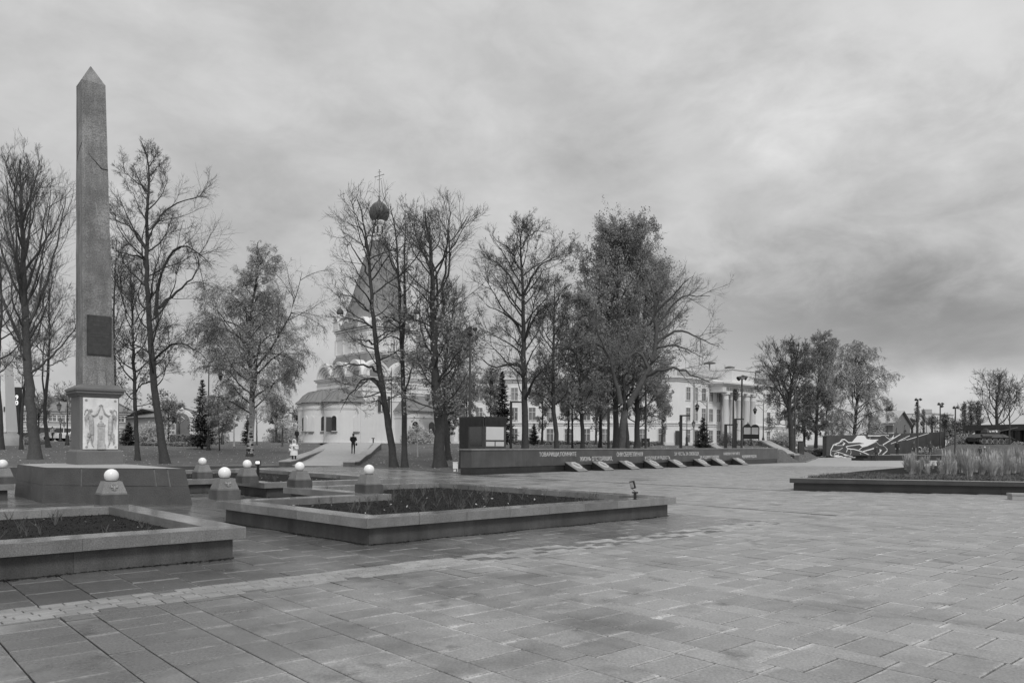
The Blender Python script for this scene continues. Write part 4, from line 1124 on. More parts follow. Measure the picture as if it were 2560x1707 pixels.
def build_palace():
    K=at(1692,1105,128); K.z=0
    Lw=at(1085,1105,137); Lw.z=0
    zb=1.2
    root=thing('palace','long white three-storey building with a columned portico behind the trees','building',(K.x,K.y,zb))
    z1=at(1692,944,128).z
    # west wing, running left from K
    d=(K-Lw).normalized(); n=Vector((d.y,-d.x,0)); W=(K-Lw).length; dep=14
    def blk(a,b,nn,dep,z0,z1,mat_,name,par=None):
        q=[a,b,b-nn*dep,a-nn*dep]; m=MB(); m.prism([(p.x,p.y) for p in q],z0,z1); return m.obj(name,mat_,par or root,world=True)
    wl=blk(Lw,K,n,dep,zb-1,z1,M_stucco,'wing_wall')
    def band(a,b,nn,z,h,o,name='cornice',mat_=M_white2,par=None,dep=1.0):
        dd=(b-a).normalized(); q=[a+nn*o-dd*o*.5,b+nn*o+dd*o*.5,b-nn*dep,a-nn*dep]; m=MB(); m.prism([(p.x,p.y) for p in q],z,z+h); return m.obj(name,mat_,par or root,world=True)
    for z,h,o in ((z1,.25,.55),(z1-.25,.25,.35),(z1-.5,.2,.2),(z1-7.6,.2,.18),(z1-7.95,.12,.1),(zb-.2,.9,.12)): band(Lw,K,n,z,h,o,'string_course',par=wl)
    xs=[2+i*3.15 for i in range(int((W-3)/3.15)+1)]
    facade_windows(root,wl,Lw,d,n,xs,[z1-2.55,z1-6.0],1.15,2.2,0); facade_windows(root,wl,Lw,d,n,xs,[z1-9.7],1.15,2.3,0)
    # roof of the wing
    def roof(a,b,nn,z,dep,rise,name='hipped_roof'):
        dd=(b-a).normalized(); p=[a+nn*.5,b+nn*.5,b-nn*dep,a-nn*dep]; t=[a+dd*2-nn*dep*.5,b-nn*dep*.5,b-nn*dep*.5-nn*.1,a+dd*2-nn*(dep*.5+.1)]
        m=MB(); m.hexa([Vector((q.x,q.y,z)) for q in p],[Vector((q.x,q.y,z+rise)) for q in t]); r=m.obj(name,M_pale_roof,root,world=True)
        m=MB(); L=(b-a).length
        for i in range(int(L/.9)):
            u=(i+.5)/int(L/.9); m.tube([Vector(((p[0].lerp(p[1],u)).x,(p[0].lerp(p[1],u)).y,z+.03)),Vector(((t[0].lerp(t[1],u)).x,(t[0].lerp(t[1],u)).y,z+rise+.03))],.04,3)
        m.obj('roof_seam',M_concrete,r,world=True)
        m=MB()
        for i in range(int(L/1.2)):
            u=(i+.5)/int(L/1.2); q=p[0].lerp(p[1],u); e=p[0].lerp(p[1],min(1,u+1.2/L)); m.tube([Vector((q.x,q.y,z+.05))-nn*.9,Vector((q.x,q.y,z+1.1))-nn*.9,Vector((e.x,e.y,z+1.1))-nn*.9],.022,3)
        m.obj('roof_railing',M_pole,r,world=True)
    roof(Lw,K,n,z1+.25,dep,2.4)
    # portico range, along U
    d2=U3.copy(); n2=Vector((SA,-CA,0)); E=K+d2*44
    def s_at(px,off=0):
        dx,_=ray(px,H0); o=K+n2*off; return (dx*o.y-o.x)/(d2.x-dx*d2.y)
    w2=blk(K,E,n2,16,zb-1,z1,M_stucco,'range_wall')
    for z,h,o in ((z1,.25,.55),(z1-.25,.25,.35),(z1-.5,.2,.2),(z1-7.6,.2,.18),(z1-7.95,.12,.1),(zb-.2,.9,.12)): band(K,E,n2,z,h,o,'string_course',par=w2)
    xa=[1.6,4.5,7.4,10.3]; x3=[s_at(1920),s_at(1945),s_at(1965),s_at(1985)]
    facade_windows(root,w2,K,d2,n2,[s_at(1719),s_at(1738),s_at(1758),s_at(1776),s_at(1795)]+x3,[z1-2.55,z1-6.0,z1-9.7],1.15,2.2,0)
    roof(K,E,n2,z1+.25,16,2.4)
    # ventilation discs on the roof
    for px,py,w in ((1774,909,30),(1824,920,26),(1889,931,24)):
        p=at(px,py,150); r=w/F*150/2; m=MB(); m.lathe([(r*.2,0),(r,.0),(r*.9,.18),(r*.3,.35)],(p.x,p.y,p.z),n=14); v=m.obj('roof_disc',M_shut,root,world=True)
        m=MB(); m.tube([p,p+Vector((0,0,-2.2))],.15,8); m.obj('disc_stalk',M_concrete,v,world=True)
    # portico: columns, entablature, attic
    off=2.6; q0,q1=s_at(1806,off),s_at(1888,off)
    pts=[K+d2*q0+n2*off,K+d2*q1+n2*off,K+d2*q1-n2*.1,K+d2*q0-n2*.1]
    def pr(z0,z1_,o,name,mat_=M_white2,par=None):
        a_,b_,c_,e_=[Vector(p) for p in pts]; a_+=n2*o-d2*o;b_+=n2*o+d2*o
        m=MB(); m.prism([(p.x,p.y) for p in (a_,b_,c_+d2*o,e_-d2*o)],z0,z1_); return m.obj(name,mat_,par or root,world=True)
    ztop=z1; zc=z1-2.0
    ent=pr(zc,zc+1.2,0,'entablature'); pr(zc+1.2,zc+1.45,.35,'portico_cornice',par=ent); pr(zc+1.45,zc+1.75,.6,'portico_cornice',par=ent)
    m=MB(); rg=random.Random(8); x=1.2; W_=(q1-q0)-1.0
    while x<W_:
        l=rg.uniform(.28,.42); p=pts[0]+d2*x+n2*.04
        m.box((p.x,p.y,zc+.32),(.09,.08,.55),A_); p=p+d2*(l*.6); m.box((p.x,p.y,zc+.32),(.09,.08,.55),A_)
        if rg.random()<.6: p=p-d2*(l*.3); m.box((p.x,p.y,zc+.32+rg.choice((0,.22,.46))),(l*.6,.08,.09),A_)
        x+=l+.16+(.35 if rg.random()<.08 else 0)
    m.obj('worn_frieze_lettering',M_roof,ent,world=True)
    m=MB()
    for i in range(34):
        p=pts[0]+d2*((q1-q0)*(i+.5)/34)+n2*.18; m.box((p.x,p.y,zc+1.24),(.16,.3,.18),A_)
    m.obj('dentils',M_white2,ent,world=True)
    a0=s_at(1833,off);
    pa=[K+d2*a0+n2*(off-.3),K+d2*(q1)+n2*(off-.3),K+d2*q1-n2*6,K+d2*a0-n2*6]
    m=MB(); m.prism([(p.x,p.y) for p in pa],zc+1.75,zc+4.1); m.prism([(p.x,p.y) for p in [pa[0]+n2*.15-d2*.15,pa[1]+n2*.15+d2*.15,pa[2],pa[3]]],zc+4.1,zc+4.3); m.obj('attic',M_white2,root,world=True)
    for px in (1814,1831,1848,1865,1881):
        s=s_at(px,off-.6); p=K+d2*s+n2*(off-.6)
        m=MB(); r=.55; m.lathe([(r*1.35,zb-.6),(r*1.35,zb),(r*1.15,zb+.15),(r,zb+.35),(r*1.0,zb+4),(r*.86,zc-1.3),(r*.95,zc-1.2),(r*.86,zc-1.05),(r*.9,zc-.5),(r*1.3,zc-.35),(r*1.3,zc)],(p.x,p.y,0),n=20); m.obj('column',M_white2,root,world=True,smooth=True)
    pr(zb-1,zb-.05,.6,'portico_floor',M_concrete)
    # door and downpipes
    for px in (1695,1739): 
        s=s_at(px); p=K+d2*s+n2*.1; m=MB(); m.box((p.x,p.y,zb),(1.5,.2,2.6),A_); m.obj('door',M_pole,w2,world=True)
    for px in (1732,1801,1800):
        p=K+d2*s_at(px)+n2*.25; m=MB(); m.tube([Vector((p.x,p.y,zb)),Vector((p.x,p.y,z1))],.1,6); m.obj('downpipe',M_concrete,w2,world=True)
build_palace()
# ---------------------------------------------------------------- trees
def unit(a): return a/np.maximum(np.linalg.norm(a,axis=-1,keepdims=True),1e-9)
def grow(P0,D0,Ln,k,wob,trop,rng,curl=None):
    "N branches at once -> (N,k,3) points"
    N=len(P0); pts=np.zeros((N,k,3)); pts[:,0]=P0; d=D0.copy(); st=(Ln/(k-1))[:,None]
    for i in range(1,k):
        d=unit(d+rng.normal(0,wob,(N,3))+np.array([0,0,1.])*(trop if np.isscalar(trop) else trop[i]))
        pts[:,i]=pts[:,i-1]+d*st
    return pts
def tubes(pts,rad,n):
    "(N,k,3) centre lines with (N,k) radii -> V,F arrays, quads, closed tip"
    N,k,_=pts.shape
    t=np.empty_like(pts); t[:,1:-1]=pts[:,2:]-pts[:,:-2]; t[:,0]=pts[:,1]-pts[:,0]; t[:,-1]=pts[:,-1]-pts[:,-2]; t=unit(t)
    ref=np.where(np.abs(t[...,2:3])>.9,np.array([1.,0,0]),np.array([0,0,1.])); a=unit(np.cross(t,ref)); b=np.cross(t,a)
    w=np.arange(n)*2*np.pi/n
    V=pts[:,:,None,:]+(a[:,:,None,:]*np.cos(w)[None,None,:,None]+b[:,:,None,:]*np.sin(w)[None,None,:,None])*rad[:,:,None,None]
    base=(np.arange(N)*k*n)[:,None,None]; i=np.arange(k-1)[None,:,None]*n; j=np.arange(n)[None,None,:]; j2=(j+1)%n
    Fc=np.stack(np.broadcast_arrays(base+i+j,base+i+j2,base+i+n+j2,base+i+n+j),-1).reshape(-1,4)
    return V.reshape(-1,3),Fc
def interp(pts,u):
    "points and tangents at parameters u (N,c) on (N,k,3)"
    N,k,_=pts.shape; x=u*(k-1); i=np.clip(x.astype(int),0,k-2); f=(x-i)[...,None]; r=np.arange(N)[:,None]
    p=pts[r,i]*(1-f)+pts[r,i+1]*f; return p,unit(pts[r,i+1]-pts[r,i])
def children(pts,Ln,c,u0,u1,ang,ratio,rng,taper=.55,planar=0.):
    N=len(pts); u=rng.uniform(u0,u1,(N,c)); u=np.sort(u,1); p,t=interp(pts,u)
    r=rng.normal(size=(N,c,3)); 
    if planar: r[...,2]*=1-planar
    side=unit(r-t*(r*t).sum(-1,keepdims=True)); a=np.radians(rng.uniform(ang[0],ang[1],(N,c)))[...,None]
    d=t*np.cos(a)+side*np.sin(a); L=Ln[:,None]*ratio*(1-taper*(u-u0)/(1-u0+1e-6))*rng.uniform(.6,1.25,(N,c))
    return p.reshape(-1,3),d.reshape(-1,3),L.ravel(),u.ravel()
def merge(parts):
    V=[];Fc=[];o=0
    for v,f in parts: V.append(v);Fc.append(f+o);o+=len(v)
    return np.concatenate(V),np.concatenate(Fc)
def tree(name,label,cat,path,r0,env,limbs=26,h0=.25,style='linden',leaves=0,leafmat=None,leafsize=(.09,.17),seed=1,bark=None,twig=None,extra=(),
         detail=1.0,group=None,forks=(),leafzone=(0,1),twigk=1.0,inc=(72,22),up=.10,flare=1.5,sub=1.0,tr=.0082):
    """path: list of world trunk points; env: [(height fraction, reach m)]; extra: guided limbs, each a list of world points with a base radius"""
    rng=np.random.default_rng(seed); P=np.array([tuple(p) for p in path],dtype=float); base=P[0].copy(); P=P-base
    root=thing(name,label,cat,Vector(base),0,group)
    # resample the trunk
    def resample(Q,k):
        s=np.r_[0,np.cumsum(np.linalg.norm(np.diff(Q,axis=0),axis=1))]; x=np.linspace(0,s[-1],k)
        q=np.stack([np.interp(x,s,Q[:,i]) for i in range(3)],1)
        for _ in range(3): q[1:-1]=(q[:-2]+2*q[1:-1]+q[2:])/4
        return q
    k=26; T=resample(P,k); H=T[-1,2]; T[1:-1]+=rng.normal(0,r0*.09,(k-2,3))*np.array([1,1,.2])
    u=np.linspace(0,1,k); rad=r0*(1-u*.94)**.8; rad[0]*=flare; rad[1]*=1+(flare-1)*.22; rad=np.maximum(rad,.02)
    wood=[tubes(T[None],rad[None],9)]
    # root flare
    # main limbs
    hf=h0+(1-h0)*(np.arange(limbs)+rng.random(limbs)*.8)/limbs; hf=np.clip(hf,0,.985)
    p,t=interp(T[None],hf[None]); p=p[0];
    az=np.arange(limbs)*2.399+rng.random(limbs)*.8+seed; v=(hf-h0)/(1-h0)
    incl=np.radians(inc[0]+(inc[1]-inc[0])*v+rng.normal(0,7,limbs)); reach=np.interp(hf,[e[0] for e in env],[e[1] for e in env])*rng.uniform(.72,1.1,limbs)
    D=np.stack([np.cos(az)*np.sin(incl),np.sin(az)*np.sin(incl),np.cos(incl)],1); L1=reach/np.maximum(np.sin(incl),.45)
    L1=np.minimum(L1,np.maximum(.5,(H*1.0-p[:,2])/np.maximum(np.cos(incl)*.8+.25,.2)))
    L1=np.maximum(L1,.5)
    trop={'linden':up,'birch':.02,'fan':.16,'droop':-.03}[style]
    k1=10; tr1=np.linspace(trop*1.2,trop,k1) if style!='arch' else None
    if style=='birch': tr1=np.linspace(.14,-.14,k1)
    if style=='droop': tr1=np.linspace(.16,-.30,k1)
    A=grow(p,D,L1,k1,.13,tr1,rng)
    rb=np.interp(hf,u,rad); ra=np.minimum(rb*.55,.010+.015*L1); R1=ra[:,None]*np.linspace(1,.18,k1)[None]**1.0
    R1=np.maximum(R1,.011)
    wood.append(tubes(A,R1,5))
    limbsets=[(A,L1,ra)]
    for e in extra:
        Q=np.array([tuple(q) for q in e[0]])-base; q=resample(Q,12); q[1:-1]+=rng.normal(0,.04,(10,3)); Lq=np.linalg.norm(np.diff(q,axis=0),axis=1).sum()
        rq=e[1]*np.linspace(1,.16,12)[None]; wood.append(tubes(q[None],np.maximum(rq,.012),6))
        A=grow(q[None,0],np.array([[0,0,1.]]),np.array([.01]),k1,.01,0,rng) # placeholder keeps shapes equal
        x=np.linspace(0,11,k1); qi=np.stack([np.interp(x,np.arange(12),q[:,j]) for j in range(3)],1)
        limbsets.append((qi[None],np.array([Lq]),np.array([e[1]])))
    A=np.concatenate([l[0] for l in limbsets]); L1=np.concatenate([l[1] for l in limbsets]); ra=np.concatenate([l[2] for l in limbsets])
    c2=max(3,int(7*sub)); p,d,L2,u2=children(A,L1,c2,.22,.98,(28,60),.50,rng,.35,.25)
    keep=rng.random(len(L2))<np.clip(np.repeat(L1,c2)/2.6,.12,1)*np.clip(L2/.6,.3,1); p,d,L2,u2=p[keep],d[keep],L2[keep],u2[keep]
    k2=6; t2={'linden':.10,'fan':.22,'birch':-.12,'droop':-.28}[style]
    B=grow(p,d,L2,k2,.12,t2,rng); r2=np.clip(.006+.007*L2,.008,.03)[:,None]*np.linspace(1,.35,k2)[None]
    wood.append(tubes(B,r2,4))
    # twigs
    c3=max(3,int(9*detail)); p,d,L3,_=children(B,L2,c3,.12,1.0,(25,60),.6,rng,.45,.1); kp=rng.random(len(L3))<np.clip(np.repeat(L2,c3)/1.0,.3,1); p,d,L3=p[kp],d[kp],L3[kp]; L3=np.maximum(L3,.25)
    k3=4; t3={'linden':.06,'fan':.28,'birch':-.32,'droop':-.5}[style]; C=grow(p,d,L3,k3,.13,t3,rng)
    tw=[tubes(C,np.broadcast_to(np.linspace(tr,tr*.45,k3),(len(C),k3)),3)]
    # outermost limbs carry twigs as well
    c4=max(2,int(4.4*detail*twigk)); p,d,L4,_=children(C,L3,c4,.2,1.0,(20,55),.6,rng,.3,.0); L4=np.clip(L4,.16,1.1)
    k4=3; E=grow(p,d,L4,k4,.15,t3*1.2,rng); tw.append(tubes(E,np.broadcast_to(np.array([tr*.7,tr*.55,tr*.3]),(len(E),3)),3))
    V,Fc=merge(wood); link('trunk',npmesh('trunk',V,Fc,bark or M_bark,True),root)
    V,Fc=merge(tw); cr=link('crown',npmesh('crown_twigs',V,Fc,twig or M_twig,False),root,kind='stuff')
    if leaves:
        n=int(leaves*1.75); i=rng.integers(0,len(E),n); f=rng.random(n)[:,None]; q=E[i,0]*(1-f)+E[i,2]*f+rng.normal(0,.10,(n,3))
        hz=q[:,2]/H; z0,z1=leafzone; pr=np.clip((z1-hz)/.18,0,1)*np.clip((hz-z0)/.08+.3,0,1); q=q[rng.random(n)<pr]
        if len(q): link('leaves',cloud_mesh('leaves',q,leafsize[0]*.6,leafsize[1]*.6,leafmat or M_leafd,seed=seed),root,kind='stuff')
    return root
def tp(pts,Y,dy=None):
    "trunk or limb given as picture positions, at depth Y (plus per-point depth shift)"
    return [at(px,py,Y+(dy[i] if dy else 0)) for i,(px,py) in enumerate(pts)]
def ground_path(pts,y0=30,dy=None):
    g=GT(pts[0][0],pts[0][1],y0); P=tp(pts,g.y,dy); P[0]=g-Vector((0,0,.15)); return P,g.y
ENV_ROUND=[(0,.5),(.25,.55),(.45,1),(.7,.95),(.88,.6),(1,.2)]
def env(sc,shape=ENV_ROUND): return [(a,b*sc) for a,b in shape]
# T1 big tree left of the obelisk, upper branches fanning upwards
P,Y=ground_path([(88,1146),(80,1040),(70,930),(62,800),(60,690),(55,560),(52,470),(50,400)])
tree('bare_tree','thick-trunked bare tree left of the obelisk with a fan of upright branches','tree',P,.37,[(0,1),(.3,3.6),(.5,4.2),(.75,2.6),(1,.6)],limbs=34,h0=.30,style='fan',seed=21,inc=(52,18),detail=.95,bark=M_bark2,tr=.0088,
  extra=[(tp([(66,830),(100,760),(125,680),(150,590),(165,480)],Y,[0,1,1,2,2]),.11),(tp([(62,870),(30,800),(-10,720),(-30,600),(-40,480)],Y,[0,-1,-1,-2,-2]),.11),(tp([(78,930),(120,900),(170,850),(200,800)],Y,[0,.5,1,1]),.11),
         (tp([(62,780),(95,690),(120,560),(130,440)],Y,[0,1,1.5,2]),.08),(tp([(60,760),(35,650),(20,520),(15,430)],Y,[0,-1,-1,-1]),.08)],leaves=1500,leafzone=(.15,.5))
P,Y=ground_path([(122,1117),(110,1040),(118,960),(122,900),(124,790),(122,700)])
tree('slender_tree','slender dark tree just right of the thick tree at the left edge','tree',P,.19,env(3.4),limbs=20,h0=.45,style='linden',seed=22,leaves=1400,leafzone=(.3,.8),extra=[(tp([(115,1010),(106,960),(106,900),(113,830),(140,770)],Y),.09)])
P,Y=ground_path([(53,1122),(54,1040),(62,960),(70,860),(66,760)])
tree('slender_tree','slender tree between the white pylon and the thick tree at the left','tree',P,.15,env(2.6),limbs=15,h0=.4,seed=23,leaves=1200,leafzone=(.2,.9))
P,Y=ground_path([(2,1122),(2,1040),(-6,960),(-2,850),(6,760),(0,640)])
tree('bare_tree','tree trunk at the very left edge of the picture','tree',P,.24,env(4.2),limbs=20,h0=.35,seed=24,style='linden')
# T2 group right of the obelisk
P,Y=ground_path([(413,1157),(398,1060),(385,960),(376,840),(368,720),(368,640),(366,560),(372,470),(378,420),(370,390),(352,352)])
tree('bare_tree','tall bare leaning tree immediately right of the obelisk','tree',P,.27,[(0,.6),(.3,3.0),(.5,3.8),(.68,3.2),(.8,1.8),(.92,1.2),(1,.3)],limbs=30,h0=.22,style='linden',seed=31,detail=1.25,inc=(70,40),up=.14,tr=.0088,
  extra=[(tp([(388,790),(396,720),(415,640),(440,600),(475,615),(505,640),(530,665)],Y,[0,-.5,-1,-1,-1.5,-2,-2]),.13),(tp([(395,770),(430,740),(475,705),(500,680),(495,640)],Y,[0,1,1.5,2,2]),.12),
   (tp([(370,600),(385,560),(415,520),(450,505),(490,488),(515,492)],Y,[0,.5,1,1,1,1]),.09),(tp([(368,625),(350,600),(320,560),(290,552),(270,545)],Y,[0,0,.5,1,1]),.10),
   (tp([(366,650),(345,640),(310,635),(285,625)],Y,[0,-.5,-1,-1]),.08),(tp([(372,440),(388,425),(400,410),(415,400)],Y),.05),(tp([(368,480),(345,455),(320,440),(300,420)],Y,[0,0,.5,.5]),.06),
   (tp([(385,900),(420,860),(450,850),(500,880),(520,905)],Y,[0,-1,-1,-2,-2]),.09),(tp([(390,950),(350,960),(310,1010)],Y,[0,.5,1]),.07)],leaves=500,leafzone=(0,.4))
P,Y=ground_path([(344,1150),(340,1060),(336,960),(332,850),(330,740),(326,660)])
tree('slender_tree','straight narrower tree between the obelisk and the tall leaning tree','tree',P,.17,env(3.6),limbs=24,h0=.28,style='linden',seed=32,leaves=3500,leafzone=(.1,.75),leafmat=M_leafg)
P,Y=ground_path([(288,1122),(288,1000),(286,900),(284,780),(288,680),(292,600)])
tree('slender_tree','tree whose trunk shows just behind the right edge of the obelisk','tree',P,.17,env(3.4),limbs=22,h0=.4,style='linden',seed=33,leaves=2500,leafzone=(.3,.7))
# birch
P,Y=ground_path([(624,1140),(630,1050),(630,980),(628,930),(618,870),(622,800),(640,720),(642,640),(644,606)])
bt=tree('birch_tree','large birch with a black and white trunk and drooping pale leaves','tree',P,.22,[(0,2.0),(.2,4.0),(.4,4.2),(.58,3.2),(.72,2.0),(.85,1.2),(1,.25)],limbs=46,h0=.2,style='birch',seed=41,leaves=17000,leafmat=M_leafb,leafsize=(.08,.14),
   inc=(66,30),detail=1.7,sub=1.5,extra=[(tp([(628,930),(660,900),(700,840),(735,760),(755,680)],Y,[0,-1,-1.5,-2,-2]),.10),(tp([(622,890),(590,850),(550,800),(530,740)],Y,[0,1,1,1]),.09)],twig=M_twig2)
m=MB(); P0=[p-Vector(P[0]) for p in tp([(624,1143),(627,1090),(630,1045),(630,995)],Y)]
m.tube([P0[0],P0[1],P0[2],P0[3]],[.27,.235,.225,.215],12); bk=m.obj('white_bark',None and M_white or mat('birch_bark',.42,.8,.35,2.5,streak=.0,fine=.5,fscale=6),bt,smooth=True)
m=MB(); rg=random.Random(3)
for i in range(34):
    u=rg.random()**1.4; c=P0[0].lerp(P0[3],u); w=rg.uniform(math.pi,2*math.pi); r=.225+.03*(1-u)
    L_=rg.uniform(.35,.9); H_=rg.uniform(.02,.09)*(2.2 if u<.45 else 1)
    pts=[Vector((c.x+r*math.cos(w+L_*(j-2)/2.),c.y+r*math.sin(w+L_*(j-2)/2.),c.z+rg.uniform(-.02,.02))) for j in range(5)]
    m.tube(pts,[.01,H_*.5,H_*.6,H_*.5,.01],5)
m.obj('bark_scar',M_black,bt)
# T3 pair in front of the church
P,Y=ground_path([(985,1166),(975,1080),(960,1000),(950,930),(937,840),(930,760),(926,700),(922,640),(915,580),(905,530),(893,500)])
tree('bare_tree','bare tree leaning left in front of the church tent roof','tree',P,.24,[(0,.6),(.25,2.6),(.5,3.0),(.75,3.0),(.9,1.6),(1,.3)],limbs=26,h0=.25,style='linden',seed=51,detail=.95,sub=.8,inc=(75,45),up=.03,tr=.0088,
  extra=[(tp([(960,1000),(945,945),(930,940),(905,958),(885,985)],Y,[0,-.5,-1,-1.5,-2]),.11),(tp([(955,975),(925,935),(895,955),(865,1000),(850,1030)],Y,[0,.5,0,0,0]),.10),
   (tp([(945,930),(925,915),(900,912),(870,905),(850,915),(830,925)],Y,[0,-.5,-1,-1,-1,-1]),.09),(tp([(935,860),(915,850),(895,848),(873,848)],Y,[0,-1,-1,-1]),.07),
   (tp([(930,820),(905,795),(870,785),(845,732)],Y,[0,.5,1,1]),.05),(tp([(926,780),(890,745),(865,735),(845,732)],Y,[0,-1,-1,-1]),.06),(tp([(922,690),(900,650),(870,600),(850,590)],Y,[0,0,1,1]),.07),
   (tp([(920,630),(900,560),(880,520),(855,500)],Y,[0,.5,1,1]),.06),(tp([(925,640),(935,560),(950,520),(970,480)],Y,[0,-.5,-1,-1]),.05),(tp([(965,1020),(950,1000),(925,1005),(905,1015)],Y,[0,-.5,-1,-1]),.06)],leaves=450,leafzone=(0,.5))
P,Y2=ground_path([(1012,1166),(1010,1080),(1010,1000),(1006,900),(1002,820),(998,740),(995,660),(990,580),(980,530),(975,515)])
tree('bare_tree','straight bare tree touching the base of the leaning one, with a forked top','tree',P,.19,[(0,.4),(.3,1.6),(.5,2.0),(.75,2.4),(.9,1.5),(1,.4)],limbs=22,h0=.35,style='linden',seed=52,detail=.85,sub=.8,inc=(70,35),up=.05,tr=.0088,
  extra=[(tp([(1004,870),(1014,780),(1012,700),(1008,600),(1012,540)],Y2),.14),(tp([(1012,985),(1030,920),(1050,870),(1062,832)],Y2,[0,-.5,-1,-1]),.07),(tp([(1002,810),(985,795),(962,792),(940,802)],Y2,[0,-.5,-1,-1]),.07),
   (tp([(1000,850),(985,838),(960,842),(940,855)],Y2,[0,.5,.5,.5]),.06),(tp([(995,690),(975,650),(965,600),(945,585)],Y2,[0,.5,1,1]),.06)],leaves=300)
# T4
P,Y=ground_path([(1100,1166),(1098,1080),(1092,1000),(1088,930),(1085,860),(1083,780),(1080,700),(1078,640),(1070,580),(1062,530)])
tree('leafy_tree','stout tree with sparse dry leaves right of the church, behind the slatted kiosk','tree',P,.36,[(0,2.6),(.22,3.4),(.45,3.4),(.7,3.0),(.88,1.8),(1,.4)],limbs=34,h0=.18,style='linden',seed=61,leaves=5500,leafzone=(.0,.72),inc=(74,30),detail=1.1,tr=.0088,
  extra=[(tp([(1085,870),(1105,800),(1110,720),(1118,640),(1120,570)],Y,[0,.5,1,1,1]),.15),(tp([(1090,960),(1130,900),(1165,860),(1185,900)],Y,[0,-1,-1.5,-2]),.08),(tp([(1080,680),(1060,640),(1040,590),(1030,545)],Y),.08)])
P,Y=ground_path([(1122,1148),(1116,1080),(1108,1000),(1112,900),(1130,800),(1140,720)],42)
tree('slender_tree','darker trunk leaning behind the stout tree beside the kiosk','tree',P,.2,env(3.0),limbs=20,h0=.3,seed=62,leaves=4500,leafzone=(.1,.95))
# sapling by the church, white painted
P,Y=ground_path([(1044,1140),(1044,1100),(1043,1060)])
tree('sapling','thin white-barked sapling on the lawn between the twin trees and the stout tree','sapling',P,.045,env(.5),limbs=6,h0=.5,seed=63,bark=M_white,detail=.4,leaves=60)
# T5..T8 behind the memorial wall
def back(px,Y): g=TX(px,Y); return g
def bt_(name,label,px,Y,pts,r,en,**k):
    g=back(px,Y); P=[g-Vector((0,0,.2))]+[at(a,b,Y) for a,b in pts]; return tree(name,label,'tree',P,r,en,**k),Y
def ex(pts,Y,dy=None): return tp(pts,Y,dy)
Y=50
bt_('bare_tree','tall bare tree with a straight trunk just right of the kiosk',1313,Y,[(1313,1060),(1312,1000),(1309,900),(1308,800),(1308,720),(1305,660),(1297,600),(1308,560)],.24,
  [(0,1),(.3,3.0),(.5,3.5),(.7,2.8),(.88,1.8),(1,.4)],limbs=30,h0=.26,style='linden',seed=71,detail=1.3,inc=(68,38),up=.07,tr=.0088,
  extra=[(ex([(1312,1000),(1328,960),(1350,930),(1380,900)],Y,[0,-1,-2,-2]),.13),(ex([(1310,925),(1290,905),(1260,915),(1230,920),(1200,890)],Y,[0,-1,-1,-2,-2]),.12),(ex([(1308,840),(1285,800),(1250,780),(1215,762)],Y,[0,0,1,1]),.10),
   (ex([(1310,860),(1330,800),(1355,770),(1385,760)],Y,[0,1,1,1]),.10),(ex([(1306,760),(1320,700),(1350,660),(1400,635),(1425,640)],Y,[0,-.5,-1,-1,-1]),.10),(ex([(1302,740),(1275,690),(1240,650),(1222,650)],Y,[0,.5,1,1]),.09),
   (ex([(1297,670),(1285,640),(1265,610),(1245,605)],Y),.07),(ex([(1304,620),(1320,590),(1345,575),(1360,580)],Y),.06)],leaves=500)
bt_('bare_tree','thinner bare tree just right of the tall bare one behind the wall',1393,54,[(1392,1090),(1385,1040),(1382,950),(1384,860),(1386,780),(1386,720),(1388,700)],.18,
  [(0,1),(.25,2.8),(.5,2.8),(.75,2.2),(1,.5)],limbs=26,h0=.25,style='linden',seed=72,detail=1.1,inc=(72,35),leaves=1500,leafzone=(0,.6),extra=[(ex([(1382,1010),(1350,985),(1325,980)],54,[0,-1,-2]),.07),(ex([(1386,770),(1400,730),(1425,710)],54),.06)])
bt_('leafy_tree','tree with a thin dark trunk and dry leaves left of the biggest tree',1457,56,[(1457,1090),(1452,1000),(1452,900),(1450,820),(1446,760),(1445,742)],.17,
  [(0,1.5),(.2,2.9),(.5,3.0),(.75,2.2),(1,.5)],limbs=30,h0=.2,style='linden',seed=73,detail=.9,leaves=9000,leafmat=M_leafg,leafzone=(.05,1.2),inc=(75,30))
bt_('slim_tree','very thin tree between the two dark trunks behind the wall',1431,66,[(1431,1090),(1430,1000),(1429,900)],.10,env(1.8),limbs=12,h0=.3,seed=74,leaves=800,detail=.6)
# biggest leafy tree(s)
bt_('leafy_tree','biggest leafy tree, its dense dark crown rising highest behind the wall',1540,62,[(1540,1080),(1538,980),(1540,900),(1542,800),(1545,700),(1548,620),(1552,575)],.26,
  [(0,2.5),(.2,4.6),(.45,4.6),(.65,3.8),(.85,2.6),(1,1.0)],limbs=50,h0=.18,style='linden',seed=81,detail=1.1,leaves=32000,leafmat=M_leafg,leafzone=(.04,1.5),inc=(70,22),leafsize=(.08,.16),
  extra=[(ex([(1540,880),(1520,760),(1515,660),(1505,600)],62),.15),(ex([(1542,860),(1590,740),(1605,640),(1600,585)],62),.15)])
bt_('leafy_tree','dense leafy tree at the right flank of the biggest one, with low branches',1592,66,[(1594,1080),(1592,1000),(1600,900),(1612,800),(1615,720),(1612,670)],.25,
  [(0,2.6),(.2,4.0),(.5,4.0),(.75,3.0),(1,.8)],limbs=44,h0=.12,style='linden',seed=82,detail=1.0,leaves=18000,leafmat=M_leafg,leafzone=(.02,1.3),inc=(80,25),leafsize=(.08,.16))
bt_('leafy_tree','leafy tree on the left side of the biggest one behind the second angled post',1500,70,[(1502,1090),(1500,1000),(1495,900),(1490,820),(1488,780)],.17,
  env(3.8),limbs=30,h0=.15,style='linden',seed=83,detail=.9,leaves=9000,leafmat=M_leafd,leafzone=(.05,1.3))
Y=52
